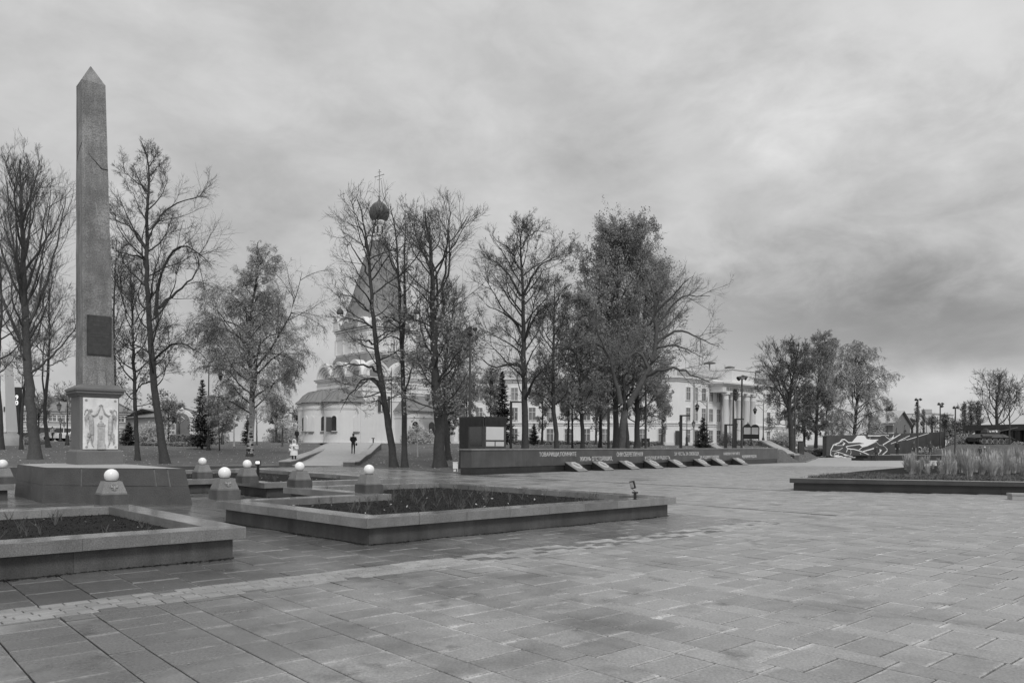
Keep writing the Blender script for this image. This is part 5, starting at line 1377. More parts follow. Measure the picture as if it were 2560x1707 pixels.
bt_('gnarled_tree','pale gnarled tree in front of the biggest tree with long bare crooked branches reaching right',1550,Y,[(1556,1080),(1562,1020),(1585,985),(1612,945),(1640,890),(1640,800),(1636,720),(1612,680)],.29,
  [(0,.4),(.5,2.2),(.8,2.2),(1,.8)],limbs=12,h0=.5,style='linden',seed=84,detail=1.0,inc=(60,40),bark=M_bark2,twig=M_twig2,up=.04,tr=.0088,flare=1.25,
  extra=[(ex([(1552,1010),(1540,950),(1520,890),(1500,850),(1490,820)],Y,[0,0,-.5,-1,-1]),.20),(ex([(1615,940),(1650,925),(1690,912),(1715,930),(1745,945),(1775,955)],Y,[0,-1,-1,-1.5,-2,-2]),.14),
   (ex([(1636,860),(1670,835),(1700,820),(1740,840),(1780,860),(1795,865)],Y,[0,0,0,-.5,-1,-1]),.12),(ex([(1638,820),(1675,770),(1700,740),(1735,735),(1775,740)],Y,[0,.5,1,1,1]),.11),(ex([(1640,780),(1680,740),(1715,700),(1735,690)],Y,[0,-.5,-1,-1]),.10),
   (ex([(1625,925),(1600,870),(1570,890),(1540,940)],Y,[0,0,0,0]),.13),(ex([(1640,870),(1690,860),(1730,880),(1760,895)],Y,[0,-1,-1,-1]),.09),(ex([(1530,900),(1500,855),(1450,856),(1420,860)],Y,[-.5,-.5,-.5,-.5]),.07)])
bt_('slender_tree','dark trunk immediately right of the pale gnarled one',1568,58,[(1568,1090),(1560,1000),(1558,900),(1560,800)],.2,env(3),limbs=20,h0=.35,seed=85,leaves=5000,leafmat=M_leafg)
# right-hand group
P,Y=ground_path([(1981,1130),(1978,1075),(1972,1025),(1974,990),(1982,950),(1988,915),(1994,880),(1998,862)],45)
tree('bare_tree','rounded bare tree right of the portico, beside the stair parapet','tree',P,.32,[(0,1),(.25,2.8),(.45,3.9),(.65,3.0),(.85,1.8),(1,.5)],limbs=28,h0=.34,style='linden',seed=91,detail=1.3,inc=(68,25),up=.06,tr=.016,leaves=900,
  extra=[(tp([(1970,1022),(1955,990),(1935,955),(1905,925)],Y,[0,-1,-1,-2]),.13),(tp([(1978,1025),(1992,1008),(2008,985),(2024,970)],Y,[0,-.5,-1,-1]),.10),(tp([(1967,1010),(1950,965),(1930,920),(1915,912)],Y,[0,1,1,1]),.10),(tp([(1970,1065),(1955,1058),(1930,1062),(1915,1075)],Y,[0,-1,-1,-1]),.06),(tp([(1980,960),(1972,920),(1960,885),(1965,870)],Y),.08)])
P,Y=ground_path([(2040,1122),(2042,1040),(2044,980),(2052,900),(2060,860),(2062,840)],50)
tree('leafy_tree','leafy tree in front of the left end of the mural wall, with the higher crown','tree',P,.28,[(0,2),(.2,3.3),(.5,3.6),(.75,2.6),(1,.6)],limbs=40,h0=.12,style='linden',seed=92,leaves=12000,leafmat=M_leafg,leafzone=(.02,1.2),leafsize=(.10,.2),inc=(78,28),tr=.016)
P,Y=ground_path([(2064,1120),(2066,1040),(2070,980),(2078,900),(2085,850)],50)
tree('leafy_tree','second leafy trunk, close beside the left end of the mural wall','tree',P,.24,[(0,2),(.2,3.0),(.5,3.2),(.75,2.4),(1,.8)],limbs=34,h0=.2,style='linden',seed=93,leaves=8000,leafmat=M_leafg,leafzone=(.1,1.2),leafsize=(.10,.2),tr=.016)
g=TX(2135,112); P=[g]+[at(a,b,112) for a,b in ((2138,1050),(2145,980),(2140,900),(2135,850))]
tree('weeping_birch','weeping pale birch rising behind the mural wall','tree',P,.3,[(0,3),(.2,4.4),(.5,4.4),(.75,3.2),(.9,1.8),(1,.4)],limbs=46,h0=.15,style='droop',seed=94,leaves=15000,leafmat=M_leafb,leafsize=(.10,.2),inc=(62,20),tr=.018,twig=M_twig2)
g=TX(2010,130); P=[g]+[at(a,b,130) for a,b in ((2012,1060),(2015,1000),(2022,950))]
tree('weeping_birch','smaller weeping birch at the corner of the palace','tree',P,.22,[(0,2),(.3,4),(.7,3.2),(1,.8)],limbs=30,h0=.15,style='droop',seed=95,leaves=9000,leafmat=M_leafg,leafsize=(.12,.24),tr=.018)
P=[TX(2490,140)]+[at(a,b,140) for a,b in ((2492,1060),(2490,1010),(2496,970),(2500,940))]
tree('bare_tree','spreading bare tree behind the tank at the right edge','tree',P,.4,[(0,2),(.3,6.5),(.6,6),(.85,3.5),(1,1)],limbs=17,h0=.3,style='linden',up=.16,seed=96,detail=.8,inc=(60,25),tr=.024,leaves=600,leafsize=(.12,.25),twig=M_twig)
P=[TX(2524,120)]+[at(a,b,120) for a,b in ((2524,1060),(2523,1010),(2524,970))]
tree('bare_tree','thin bare tree right of the spreading one, at the end of the tank gun','tree',P,.16,[(0,1),(.4,4.2),(.8,3),(1,1)],limbs=15,h0=.4,up=.14,style='linden',seed=97,detail=.9,tr=.02,inc=(60,20))
# conifers
def spruce(label,base,H,R,seed=1,dens=1.0,name='spruce_tree'):
    rng=np.random.default_rng(seed); root=thing(name,label,'tree',base)
    m=MB(); m.tube([(0,0,-.2),(0,0,H*.97)],[R*.06+.03,.02],7); m.obj('trunk',M_bark,root)
    n=int(230*dens); z=H*(.05+.93*rng.random(n)**1.15); r=R*(1-z/H)**.85*(.75+.45*rng.random(n))+.06; az=rng.random(n)*6.283
    k=5; D=np.stack([np.cos(az),np.sin(az),.15+.25*(z/H)],1); A=grow(np.stack([0*z,0*z,z],1),unit(D),r,k,.08,np.linspace(-.12,.05,k),rng)
    wood=tubes(A,np.broadcast_to(np.linspace(.025,.008,k),(n,k)),3)
    # needle sprays along every branch
    c=16; u=rng.uniform(.1,1,(n,c)); p,t=interp(A,u); s=rng.normal(size=(n,c,3)); s[...,2]=s[...,2]*.35-.35; s=unit(s); L=(r[:,None]*.26*(1.15-u)+.07)[...,None]*rng.uniform(.6,1.3,(n,c,1))
    p=p.reshape(-1,3); s=unit(s*.75+t*.6).reshape(-1,3); L=L.reshape(-1,1); w=unit(np.cross(s,np.array([0,0,1.])+rng.normal(0,.3,s.shape)))*L*.24
    V=np.stack([p-w*.3,p+s*L*.5-w,p+s*L,p+s*L*.5+w],1).reshape(-1,3); Fc=np.arange(len(V)).reshape(-1,4)
    V,Fc=merge([wood,(V,Fc)]); link('crown',npmesh('needle_branches',V,Fc,M_needle),root,kind='stuff'); return root
def SPR(px,Y,ptop,hw,label,seed,dens=1.0):
    g=TX(px,Y); H=at(px,ptop,Y).z-g.z; return spruce(label,g,H,hw*Y/F,seed,dens)
SPR(1255,62,925,44,'broad dark spruce directly behind the kiosk',101,1.5)
SPR(1335,75,1058,17,'small spruce just right of the tall bare tree trunk',102,.7)
SPR(1757,62,1042,26,'small spruce on the lawn right behind the wall, in front of the palace windows',103,.9)
SPR(505,74,945,44,'dark spruce behind the lamp post, left of the birch',104,1.5)
SPR(322,80,1055,30,'low dark spruce behind the lawn, right of the obelisk pedestal',105,.8)
SPR(618,85,1035,18,'narrow dark conifer behind the birch trunk',106,.8)
for i,(px,pt) in enumerate([(2218,1062),(2241,1066),(2262,1060),(2282,1064),(2300,1070)]):
    SPR(px,128,pt,9,['first','second','third','fourth','last'][i]+' small spruce from the left in the row above the mural wall',110+i,.35)
# poplars and far trees
def poplar(px,pt,hw,label,seed,Y=210,pb=1085):
    b=at(px,pb,Y); P=[b+(at(px,pt,Y)-b)*u for u in (0,.3,.6,.85,1)]
    tree('poplar_tree',label,'tree',P,.3,[(0,hw*Y/F),(.5,hw*Y/F),(.8,hw*.7*Y/F),(1,.3)],limbs=36,h0=.08,style='fan',seed=seed,detail=.6,twigk=.7,inc=(24,8),leaves=1100,leafmat=M_leafd,leafsize=(.14,.28),tr=.03,sub=.9)
poplar(2411,1008,12,'leftmost of the three poplars left of the bare tree by the tank',121)
poplar(2427,1003,10,'middle one of the three poplars left of the bare tree by the tank',122)
poplar(2445,1004,14,'rightmost of the three poplars left of the bare tree by the tank',123)
poplar(2293,1010,10,'narrow poplar behind the tallest spotlight mast',124)
poplar(2309,1024,7,'shorter narrow poplar right of the tallest spotlight mast',125)
poplar(2222,1003,16,'bare poplar behind the gabled house roof',126,260)
poplar(2280,1052,14,'low bushy tree left of the tallest spotlight mast',127,180)
poplar(2330,1045,16,'low bushy tree in front of the apartment block',128,180)
poplar(2362,1040,14,'pale leafless tree before the middle of the apartment block',129,190)
# small trees and shrubs
def shrub(px,Y,w,h,label,seed,mat_=M_leafd,n=1500,name='shrub',size=(.05,.12),cat='shrub',kind=None,d=None,group=None):
    g=TX(px,Y); rng=np.random.default_rng(seed); W=w*Y/F/2; H=h*Y/F; D=d if d else W*.7
    root=thing(name,label,cat,g,0,group)
    m=MB()
    for q in range(5):
        a=q*1.3; m.tube([(0,0,-.1),(math.cos(a)*W*.4,math.sin(a)*D*.4,H*.5),(math.cos(a)*W*.6,math.sin(a)*D*.6,H*.85)],[.03,.02,.01],4)
    m.obj('stem',M_stem,root)
    a=rng.normal(size=(n,3)); a=unit(a)*rng.random((n,1))**.35; a[:,2]=np.abs(a[:,2]); bump=1+.22*np.sin(a[:,0]*7+seed)*np.sin(a[:,1]*6)
    P=a*np.array([W,D,H])*bump[:,None]*np.array([1,1,1]); link('leaves',cloud_mesh('leaves',P,size[0]*Y/60,size[1]*Y/60,mat_,seed=seed),root,kind='stuff'); return root
def hedge(px,Y,w,h,label,seed,d=1.2,n=2500,mat_=M_leafg):
    g=TX(px,Y); rng=np.random.default_rng(seed); W=w*Y/F/2; H=h*Y/F
    root=thing('hedge',label,'hedge',g)
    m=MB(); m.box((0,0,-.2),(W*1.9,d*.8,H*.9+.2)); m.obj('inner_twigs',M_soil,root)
    P=rng.uniform(-1,1,(n,3)); ax=rng.integers(0,3,n); sg=rng.choice([-1,1],n); P[np.arange(n),ax]=sg*(1+rng.normal(0,.05,n)); P=P*np.array([W,d/2,H/2])+np.array([0,0,H/2]); P[:,2]+=.04*np.sin(P[:,0]*3)
    link('leaves',cloud_mesh('leaves',P,.05*Y/60,.11*Y/60,mat_,seed=seed),root,kind='stuff'); return root
hedge(1859,100,70,13,'clipped hedge in front of the portico beneath the notice board',201)
hedge(1955,98,60,15,'clipped hedge right of the twin lamp post by the stair top',202); hedge(2035,100,80,13,'clipped hedge behind the round bare tree and the dark slab',203)
hedge(495,86,60,15,'clipped hedge behind the lawn under the dark spruce',204,mat_=M_leafg); hedge(455,90,46,17,'taller clipped hedge left of the lamp post',205); hedge(440,80,150,7,'low hedge strip along the back edge of the left lawn',206,n=3500,mat_=M_leafd)
hedge(1470,96,340,8,'long low hedge along the foot of the palace',207,n=5000)
shrub(375,88,80,45,'pale rounded bush between the obelisk pedestal and the leaning tree',210,M_leafb,2500); shrub(545,92,60,38,'pale bush left of the birch trunk',211,M_leafb,1800)
shrub(710,100,90,40,'light bushes just left of the church apse',212,M_leafb,2600); shrub(60,80,110,16,'low planting at the foot of the white pylon',213,M_leafg,2600)
shrub(1045,86,90,40,'pale shrubbery between the church and the palace wing',214,M_leafb,3000); shrub(1815,96,36,34,'small thin tree beside the third angled post',215,M_leafd,900,name='small_tree',cat='tree')
shrub(2405,127,80,48,'dark bushes left of the tank',216,M_leafg,4000); shrub(2300,125,150,22,'line of bushes above the mural wall',217,M_leafg,4000); shrub(2530,128,110,34,'dry bushes in front of the low dark building',218,M_leafd,3000)
shrub(1960,100,70,40,'pale shrub behind the trunk of the rounded bare tree',219,M_leafb,1500)
shrub(200,95,60,28,'pale bush behind the lamp posts left of the pedestal',220,M_leafb,1500)
P,Y=ground_path([(549,1125),(548,1090),(546,1050),(544,1010)])
tree('young_tree','young staked tree on the lawn left of the birch','sapling',P,.06,[(0,1.0),(.5,1.2),(1,.3)],limbs=16,h0=.35,seed=64,leaves=1600,leafmat=M_leafd,detail=.5)
for i,(px,Y,h,lb) in enumerate([(585,80,1010,'slender whitish trunk left of the birch'),(706,82,1040,'second slender whitish trunk, left of the church'),(642,84,1010,'whitish trunk showing right behind the birch')]):
    g=TX(px,Y); P=[g]+[at(px,h+ (1104-h)*k,Y) for k in (.6,.3,0)]
    tree('slim_tree',lb,'tree',P,.09,env(1.6),limbs=12,h0=.5,style='birch',seed=130+i,leaves=900,leafmat=M_leafb,bark=mat('whitish_bark%d'%i,.4,.8,.4,3) if i==0 else M_bark2,detail=.5)
# far tree masses behind everything
for i,(px,Y,pt,w,lb) in enumerate([(180,150,985,150,'bare trees far left of the pedestal'),(560,150,1000,150,'far trees behind the birch'),(760,160,1030,110,'far trees between birch and church'),(1120,105,960,90,'leafy tree between church and palace wing'),(2400,260,1062,300,'distant band of trees behind the apartment block')]):
    g=TX(px,Y); P=[g]+[at(px,pt+(1104-pt)*k,Y) for k in (.6,.3,0)]; R=w/2*Y/F
    tree('far_tree',lb,'tree',P,.3,env(R),limbs=34,h0=.12,style='linden',seed=140+i,leaves=7000,leafmat=M_leafd,leafsize=(.15*Y/100,.3*Y/100),tr=.02*Y/80,detail=.7,twigk=.7)

for i,(px,Y,pt,w,n,lb) in enumerate([(1165,84,930,70,5000,'leafy lime veiling the palace windows left of the broad spruce'),(1225,92,925,80,5000,'leafy lime behind the broad spruce'),(1355,84,925,70,5200,'leafy lime between the tall bare tree and the thinner one, near the palace'),
     (1420,80,945,70,5200,'leafy lime behind the slim tree near the palace'),(1490,86,930,80,5200,'leafy lime near the palace, left of the pale gnarled trunk'),(1655,88,960,60,3800,'leafy lime near the palace, right of the biggest tree'),
     (95,92,985,80,3200,'thinly leaved tree before the long low house at the far left'),(215,90,990,80,3400,'thinly leaved tree behind the obelisk pedestal'),(420,96,1000,70,3400,'thinly leaved tree in front of the small houses right of the leaning tree'),(690,96,1000,80,3800,'leafy tree between the birch and the church apse')]):
    g=TX(px,Y); P=[g]+[at(px+3*k,pt+(1104-pt)*k,Y) for k in (.6,.3,0)]; R=w/2*Y/F
    tree('lime_tree',lb,'tree',P,.14,env(R*1.1),limbs=26,h0=.12,style='linden',seed=170+i,leaves=n,leafmat=M_leafd,leafsize=(.10,.2),tr=.014,detail=.8,twigk=.8)
# ---------------------------------------------------------------- right-hand planting bed with grasses
def right_bed():
    P=[(RB[0].x,RB[0].y),(RB_end.x,RB_end.y),(48,36),(36,52),(RBK[2].x,RBK[2].y),(RBK[1].x,RBK[1].y)]
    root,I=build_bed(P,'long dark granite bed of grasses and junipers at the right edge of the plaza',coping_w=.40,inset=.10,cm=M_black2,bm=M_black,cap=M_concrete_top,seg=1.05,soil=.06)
    rng=np.random.default_rng(77)
    def inside(n,f):
        out=[]
        while len(out)<n:
            for x,y in rand_in(I,400):
                if f(x,y): out.append((x,y))
                if len(out)>=n: break
        return np.array(out)
    # distance behind the front edge
    d=(RB[1]-RB[0]).normalized(); nn=Vector((-d.y,d.x,0))
    def dep(x,y): return (Vector((x,y,0))-RB[0]).dot(nn)
    # low juniper mat: many short spiky sprays lying outwards
    J=inside(2300,lambda x,y: .6<dep(x,y)<5.2 and y<40)
    ns=22; c=np.repeat(np.c_[J,np.full(len(J),ZB-.05)],ns,0); n=len(c); az=rng.random(n)*6.283; el=rng.uniform(.15,.9,n)
    hN=.5+.5*np.sin(c[:,0]*1.9)*np.sin(c[:,1]*2.3+1); L=rng.uniform(.10,.26,n)*(.5+.8*hN)
    D=np.stack([np.cos(az)*np.cos(el),np.sin(az)*np.cos(el),np.sin(el)],1); w=unit(np.cross(D,rng.normal(size=(n,3))))*.016
    c=c+rng.normal(0,.08,(n,3))*np.array([1,1,0])
    V=np.stack([c-w,c+w,c+D*L[:,None]],1).reshape(-1,3)
    o=link('juniper_ground_cover',npmesh('juniper_ground_cover',V,np.arange(len(V)).reshape(-1,3),M_juniper)); tag(o,'low grey-green juniper mat along the front of the dark granite bed at the right','ground cover',kind='stuff')
    # ornamental grasses: tufts of arching blades
    proto=[]
    for k in range(4):
        r2=np.random.default_rng(300+k); nb=230; az=r2.random(nb)*6.283; L=r2.uniform(.4,.85,nb); lean=r2.uniform(.05,.55,nb)
        b=np.stack([np.cos(az)*r2.random(nb)*.14,np.sin(az)*r2.random(nb)*.14,np.zeros(nb)],1)
        rows=[];
        for j in range(5):
            u=j/4; rr=lean*u**1.7*L*.85; z=L*(u-.22*lean*u*u*1.6)
            q=b+np.stack([np.cos(az)*rr,np.sin(az)*rr,z],1); wd=np.stack([-np.sin(az),np.cos(az),0*az],1)*(.009*(1-u)**.6+.0015); rows+= [q-wd,q+wd]
        V=np.stack(rows,1).reshape(-1,3); f=np.array([(0,1,3,2),(2,3,5,4),(4,5,7,6),(6,7,9,8)]); Fc=(np.arange(nb)[:,None,None]*10+f).reshape(-1,4)
        # feathery plumes on some stalks
        np_=46; az=r2.random(np_)*6.283; ln=r2.uniform(.05,.3,np_); H=r2.uniform(.75,1.15,np_); top=np.stack([np.cos(az)*ln*H,np.sin(az)*ln*H,H],1); bot=top*np.array([.75,.75,.72]); base=top*np.array([.1,.1,0])
        wv=np.stack([-np.sin(az),np.cos(az),0*az],1)
        V2=np.stack([base-wv*.004,base+wv*.004,bot+wv*.006,bot-wv*.006, bot-wv*.004,bot+wv*.02,top,bot*.5+top*.5-wv*.022],1).reshape(-1,3)
        F2=(np.arange(np_)[:,None,None]*8+np.array([(0,1,2,3),(4,5,6,7)])).reshape(-1,4)
        V,Fc=merge([(V,Fc),(V2,F2)]); proto.append(npmesh('grass_blades',V,Fc,M_drygrass))
    return root,I,dep,proto,inside
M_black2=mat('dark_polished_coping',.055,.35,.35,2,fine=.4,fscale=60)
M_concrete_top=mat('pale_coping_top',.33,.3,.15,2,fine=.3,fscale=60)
M_juniper=mat('juniper',.13,.85,.5,1.4,fine=.5,fscale=9)
M_drygrass=mat('dry_grass',.42,.85,.35,1.0,fine=.4,fscale=8,objvar=.25)
rbroot,rbI,rdep,gproto,rinside=right_bed()
TUFT='tall dry ornamental grass tuft with feathery plumes in the dark granite bed'
pts=[]
cand=rinside(900,lambda x,y: rdep(x,y)>4.2 and proj(x,y,.4)[0]>2262+max(0,(rdep(x,y)-14))*8 and proj(x,y,.4)[0]<2700)
for x,y in cand:
    if all((x-a)**2+(y-b)**2>.8 for a,b in pts): pts.append((x,y))
pts=pts[:230]
for i,(x,y) in enumerate(pts):
    px_=proj(x,y,.5)[0]; near_=2285<px_<2362
    t=thing('ornamental_grass',TUFT,'grass tuft',(x,y,ZB-.06),random.random()*6.28,'ornamental grass tufts in the dark granite bed'); k=random.uniform(.55,1.0)*(.72 if near_ else 1); 
    o=link('blades',gproto[i%4],t); t.scale=(k,k,k*random.uniform(.85,1.15))
# pale edge line of the bed seen through the grass: low stone block by the bed
def block():
    p=G(2531,1249.5); q=G(2575,1250.5); d=(q-p).normalized(); t=thing('stone_block','small pale stone block at the right edge before the dark granite bed','block',p,math.atan2(d.y,d.x))
    m=MB(); m.box((.45,.22,0),(.9,.44,.14)); m.obj('body',M_concrete,t); m=MB(); m.box((.45,.22,.14),(.94,.48,.05)); m.obj('top_slab',M_concrete_top,t)
block()
# ---------------------------------------------------------------- floodlights, meter box, posts, lamps
def flood_bed():
    g=G(1561,1250,.3); p=at(1561,1243,g.y); z0=.30
    t=thing('floodlight','small black floodlight on a short post at the right tip of the central bed','floodlight',(p.x,16.2,z0))
    m=MB(); m.box((0,0,0),(.055,.055,.26)); m.box((0,0,.26),(.12,.07,.03)); m.obj('post',M_metal,t)
    m=MB(); m.tube([(.02,0,.28),(-.05,.0,.34),(-.07,0,.40),(-.01,0,.46)],.006,5); m.obj('cable',M_metal,t)
    m=MB(); m.box((0,0,0),(.04,.13,.16)); m.xf(Matrix.Translation((-.03,0,.36))@Matrix.Rotation(-.25,4,'Y')@Matrix.Rotation(.5,4,'Z')); h=m.obj('lamp_head',M_metal,t)
    m=MB(); m.box((-.022,0,.02),(.006,.10,.12)); m.xf(Matrix.Translation((-.03,0,.36))@Matrix.Rotation(-.25,4,'Y')@Matrix.Rotation(.5,4,'Z')); m.obj('lens',M_panelw,h)
    Y=25.5; p=at(645,1178,Y); z0=.30
    t=thing('floodlight','small floodlight with a bright rectangular lens on a post behind the obelisk','floodlight',(p.x,Y,z0))
    zt=at(645,1163,Y).z-z0
    m=MB(); m.box((0,0,0),(.07,.07,zt)); m.box((0,0,zt),(.16,.09,.03)); m.obj('post',M_metal,t)
    m=MB(); m.box((0,0,zt+.04),(.18,.05,.13)); h=m.obj('lamp_head',M_pole,t)
    m=MB(); m.box((-.005,-.03,zt+.055),(.13,.012,.085)); m.obj('lens',M_lens,h)
M_lens=mat('lit_lens',.9,.3,.02,3)
M_lens.node_tree.nodes['Principled BSDF'].inputs['Emission Color'].default_value=(1,1,1,1); M_lens.node_tree.nodes['Principled BSDF'].inputs['Emission Strength'].default_value=.8
flood_bed()
def meter():
    g=GT(1138,1181,35); t=thing('meter_box','small white box on a stub post on the grass left of the memorial wall','utility box',g); k=g.y/F
    m=MB(); m.box((0,0,10*k-.0),(11*k,.2,16*k)); m.obj('box',M_paint_white,t); m=MB(); m.box((.5*k,0,25.5*k),(13*k,.24,1.2*k)); m.obj('lid',M_paint_white,t)
    m=MB(); m.box((-1*k,0,-.1),(6*k,.1,10*k+.1)); m.obj('stub',M_paint_white,t); m=MB(); m.box((6*k,0,-.1),(1.2*k,.1,25*k+.1)); m.obj('side_rail',M_paint_white,t)
meter()
def on_ground(px,Y): return TX(px,Y)
def wally(px):
    dx,_=ray(px,H0); s=(dx*WL.y-WL.x)/(WD.x-dx*WD.y); return WL.y+s*WD.y
def angled(px,Y,ptop,pr,label,first=None):
    Y=max(Y,wally(px)+1.6)
    g=on_ground(px,Y); H=at(px,ptop,Y).z-g.z; arm=(pr-px)*Y/F
    t=thing('angled_post',label,'lamp post',g,0,'angled dark posts behind the memorial wall'); w=6.2*Y/F
    m=MB(); m.box((0,0,-.3),(w,w,H+.3-w*.5)); m.obj('post',M_metal,t); m=MB(); m.box((arm/2-w*.1,0,H-w*.5),(arm+w*.8,w*.9,w*.5)); m.obj('arm',M_metal,t)
    m=MB(); m.box((arm/2+w*.2,0,H-w*.56),(arm*.8,w*.5,.03)); m.obj('light_strip',M_panelw,t)
angled(1277,48,1003,1302,'dark angled post nearest the kiosk'); angled(1521,52,1023,1541,'dark angled post in front of the biggest tree')
angled(1702,56,1037,1723,'dark angled post in front of the palace, left of the small spruce'); angled(1814,62,1060,1831,'shortest dark angled post in front of the portico'); angled(1838,58,1046,1857,'dark angled post just right of the shortest one')
def spot_head(m,p,d,r):
    "bell-shaped spotlight pointing along d"
    d=Vector(d).normalized(); q=d.to_track_quat('Z','Y').to_matrix().to_4x4(); i=len(m.v)
    m.lathe([(0,-r*.9),(r*.55,-r*.7),(r*.8,-.1*r),(r,.7*r),(r*.85,.72*r),(0,.5*r)],n=12); 
    for j in range(i,len(m.v)): m.v[j]=tuple(q@Vector(m.v[j])+Vector(p))
def mast(px,Y,ptop,heads,label,w=9,mat_=M_pole,pb=None):
    if 1170<px<1940: Y=max(Y,wally(px)+(4 if px<1830 else 2.6 if px<1850 else 2.2))
    g=on_ground(px,Y) if pb is None else G(px,pb); Y=g.y; H=at(px,ptop,Y).z-g.z; k=Y/F
    t=thing('spotlight_mast',label,'lamp post',g)
    m=MB(); m.tube([(0,0,-.3),(0,0,H*.5),(0,0,H)],[w*.5*k,w*.42*k,w*.33*k],10); m.obj('pole',mat_,t,smooth=True)
    for (dx,dy,ax) in heads:
        m=MB(); p=Vector((dx*k,-.05,H-dy*k)); m.tube([(0,0,H-dy*k),p*1],.03,5); spot_head(m,p,ax,(6.0 if Y<100 else 3.6)*k); m.obj('spotlight',M_pole,t,smooth=True)
mast(1174,44,826,[(0,-4,(-.1,-1,-.2)),(11,-3,(.8,-.5,-.4)),(1,8,(-.3,-.6,-.8))],'tall grey mast with three spotlights rising before the kiosk',8)
mast(1614,60,892,[(-3,-5,(-.4,-1,.1)),(8,-1,(.7,-.4,-.5)),(2,8,(-.1,-.8,-.7))],'tall grey mast with spotlights half hidden in the biggest tree',6)
mast(1833,62,975,[(5,-1,(.9,-.2,-.4)),(5,7,(.7,-.4,-.5)),(5,15,(.7,-.4,-.5)),(5,21,(.8,-.3,-.6))],'mast with a vertical row of four spotlights before the portico',6)
mast(1854,60,945,[(-7,0,(-.8,-.3,-.5)),(1,-1,(0,-1,.2)),(8,-1,(.8,-.3,-.5))],'mast with a cluster of spotlights in front of the attic of the palace',6)
mast(1987,72,940,[(0,0,(0,-1,-.3))],'slim grey mast beside the trunk of the rounded bare tree',4)
mast(2294,112,998,[(-5,0,(-.4,-.5,-1)),(6,0,(.4,-.5,-1)),(-2,8,(-.4,-.5,-1)),(-3,13,(-.2,-.5,-1))],'tallest far spotlight mast above the mural wall',5)
mast(2350,125,1009,[(-4,0,(-.3,-.5,-1)),(5,0,(.4,-.5,-1)),(4,6,(.3,-.5,-1))],'far spotlight mast in front of the apartment block',4)
mast(2388,118,1018,[(-4,0,(-.3,-.5,-1)),(5,0,(.4,-.5,-1)),(0,38,(.1,-.6,-1))],'far spotlight mast between the apartment block and the poplars',4.5)
def lantern(m,p,s,hang=False):
    x,y,z=p
    if hang:
        m.lathe([(0,-.02),(.05*s,0),(.16*s,.22*s),(.2*s,.42*s)],(x,y,z-.95*s),n=10); m.lathe([(.27*s,.45*s),(.2*s,.62*s),(.08*s,.74*s),(.03*s,.92*s)],(x,y,z-.95*s),n=10)
    else:
        m.lathe([(.04*s,0),(.09*s,.06*s),(.14*s,.1*s)],(x,y,z),n=8); m.lathe([(.27*s,.52*s),(.22*s,.62*s),(.08*s,.74*s),(.03*s,.92*s),(0,1.0*s)],(x,y,z),n=8)
        for k in range(6):
            w=k*math.pi/3; m.tube([(x+.13*s*math.cos(w),y+.13*s*math.sin(w),z+.08*s),(x+.24*s*math.cos(w),y+.24*s*math.sin(w),z+.53*s)],.015*s,3)
def lglass(m,p,s): m.lathe([(.1*s,0),(.2*s,.40*s)],(p[0],p[1],p[2]+.10*s),n=8)
M_lglass=mat('lantern_glass',.45,.2,.1,4)
def street_lamp(px,Y,ptop,kind,label,side=1,s=1.0,dy=0):
    g=on_ground(px,Y); H=at(px,ptop,Y).z-g.z; t=thing('street_lamp',label,'street lamp',g)
    m=MB(); m.lathe([(.20*s,-.2),(.20*s,.12),(.15*s,.2),(.16*s,.9),(.09*s,1.0),(.07*s,1.3),(.05*s,H*.6),(.04*s,H*.94),(.015,H)],n=10); m.obj('post',M_metal,t,smooth=True)
    if kind=='hang':
        m=MB(); m.tube([(0,0,H-.5),(side*.45*s,0,H-.45),(side*1.0*s,0,H-.5),(side*1.0*s,0,H-.7)],.028,5); m.tube([(0,0,H-1.1),(side*.5*s,0,H-.62),(side*.75*s,0,H-.5)],.02,4); m.obj('bracket',M_metal,t)
        m=MB(); lantern(m,(side*1.0*s,0,H-.6),1.0*s,True); l=m.obj('lantern',M_metal,t,smooth=True)
    else:
        for x in ((-.8,.8) if kind=='twin' else (0,)):
            if kind=='twin':
                m=MB(); m.tube([(0,0,H-1.3*s),(x*.6*s,0,H-1.25*s),(x*s,0,H-1.1*s),(x*s,0,H-.95*s)],.028,5); m.obj('bracket',M_metal,t)
            m=MB(); lantern(m,(x*s,0,H-.95*s),.95*s); l=m.obj('lantern',M_metal,t); m=MB(); lglass(m,(x*s,0,H-.95*s),.95*s); m.obj('lantern_glass',M_lglass,l)
street_lamp(521,72,908,'hang','old-style street lamp with a lantern hanging at its right, left of the birch',1,1.1)
street_lamp(168,78,1002,'twin','twin-lantern street lamp seen just left of the obelisk pedestal',1,1.05); street_lamp(151,92,1041,'one','single-lantern street lamp in front of the far low house, left of the pedestal',1,1.0)
street_lamp(160,100,1050,'one','smaller lantern post right beside the single one left of the pedestal',1,.9)
street_lamp(445,95,1037,'one','left one of two lantern posts left of the dark spruce',1,1.0); street_lamp(449,100,1043,'one','right one of two lantern posts left of the dark spruce',1,.9)
street_lamp(556,86,1030,'one','lantern post between the young tree and the birch trunk',1,.9)
street_lamp(978,86,918,'hang','lamp post with a hanging lantern in front of the church corner, behind the leaning tree',-1,1.0)
street_lamp(1767,78,990,'hang','lamp post with a lantern hanging left of it before the palace windows',-1,1.0); street_lamp(1908,92,1003,'hang','lamp post with a lantern hanging left of it, left of the rounded bare tree',-1,1.0)
street_lamp(1717,88,1048,'twin','twin-lantern lamp post before the left part of the palace',1,.95); street_lamp(1855,100,1053,'twin','twin-lantern lamp post beside the notice board',1,.95)
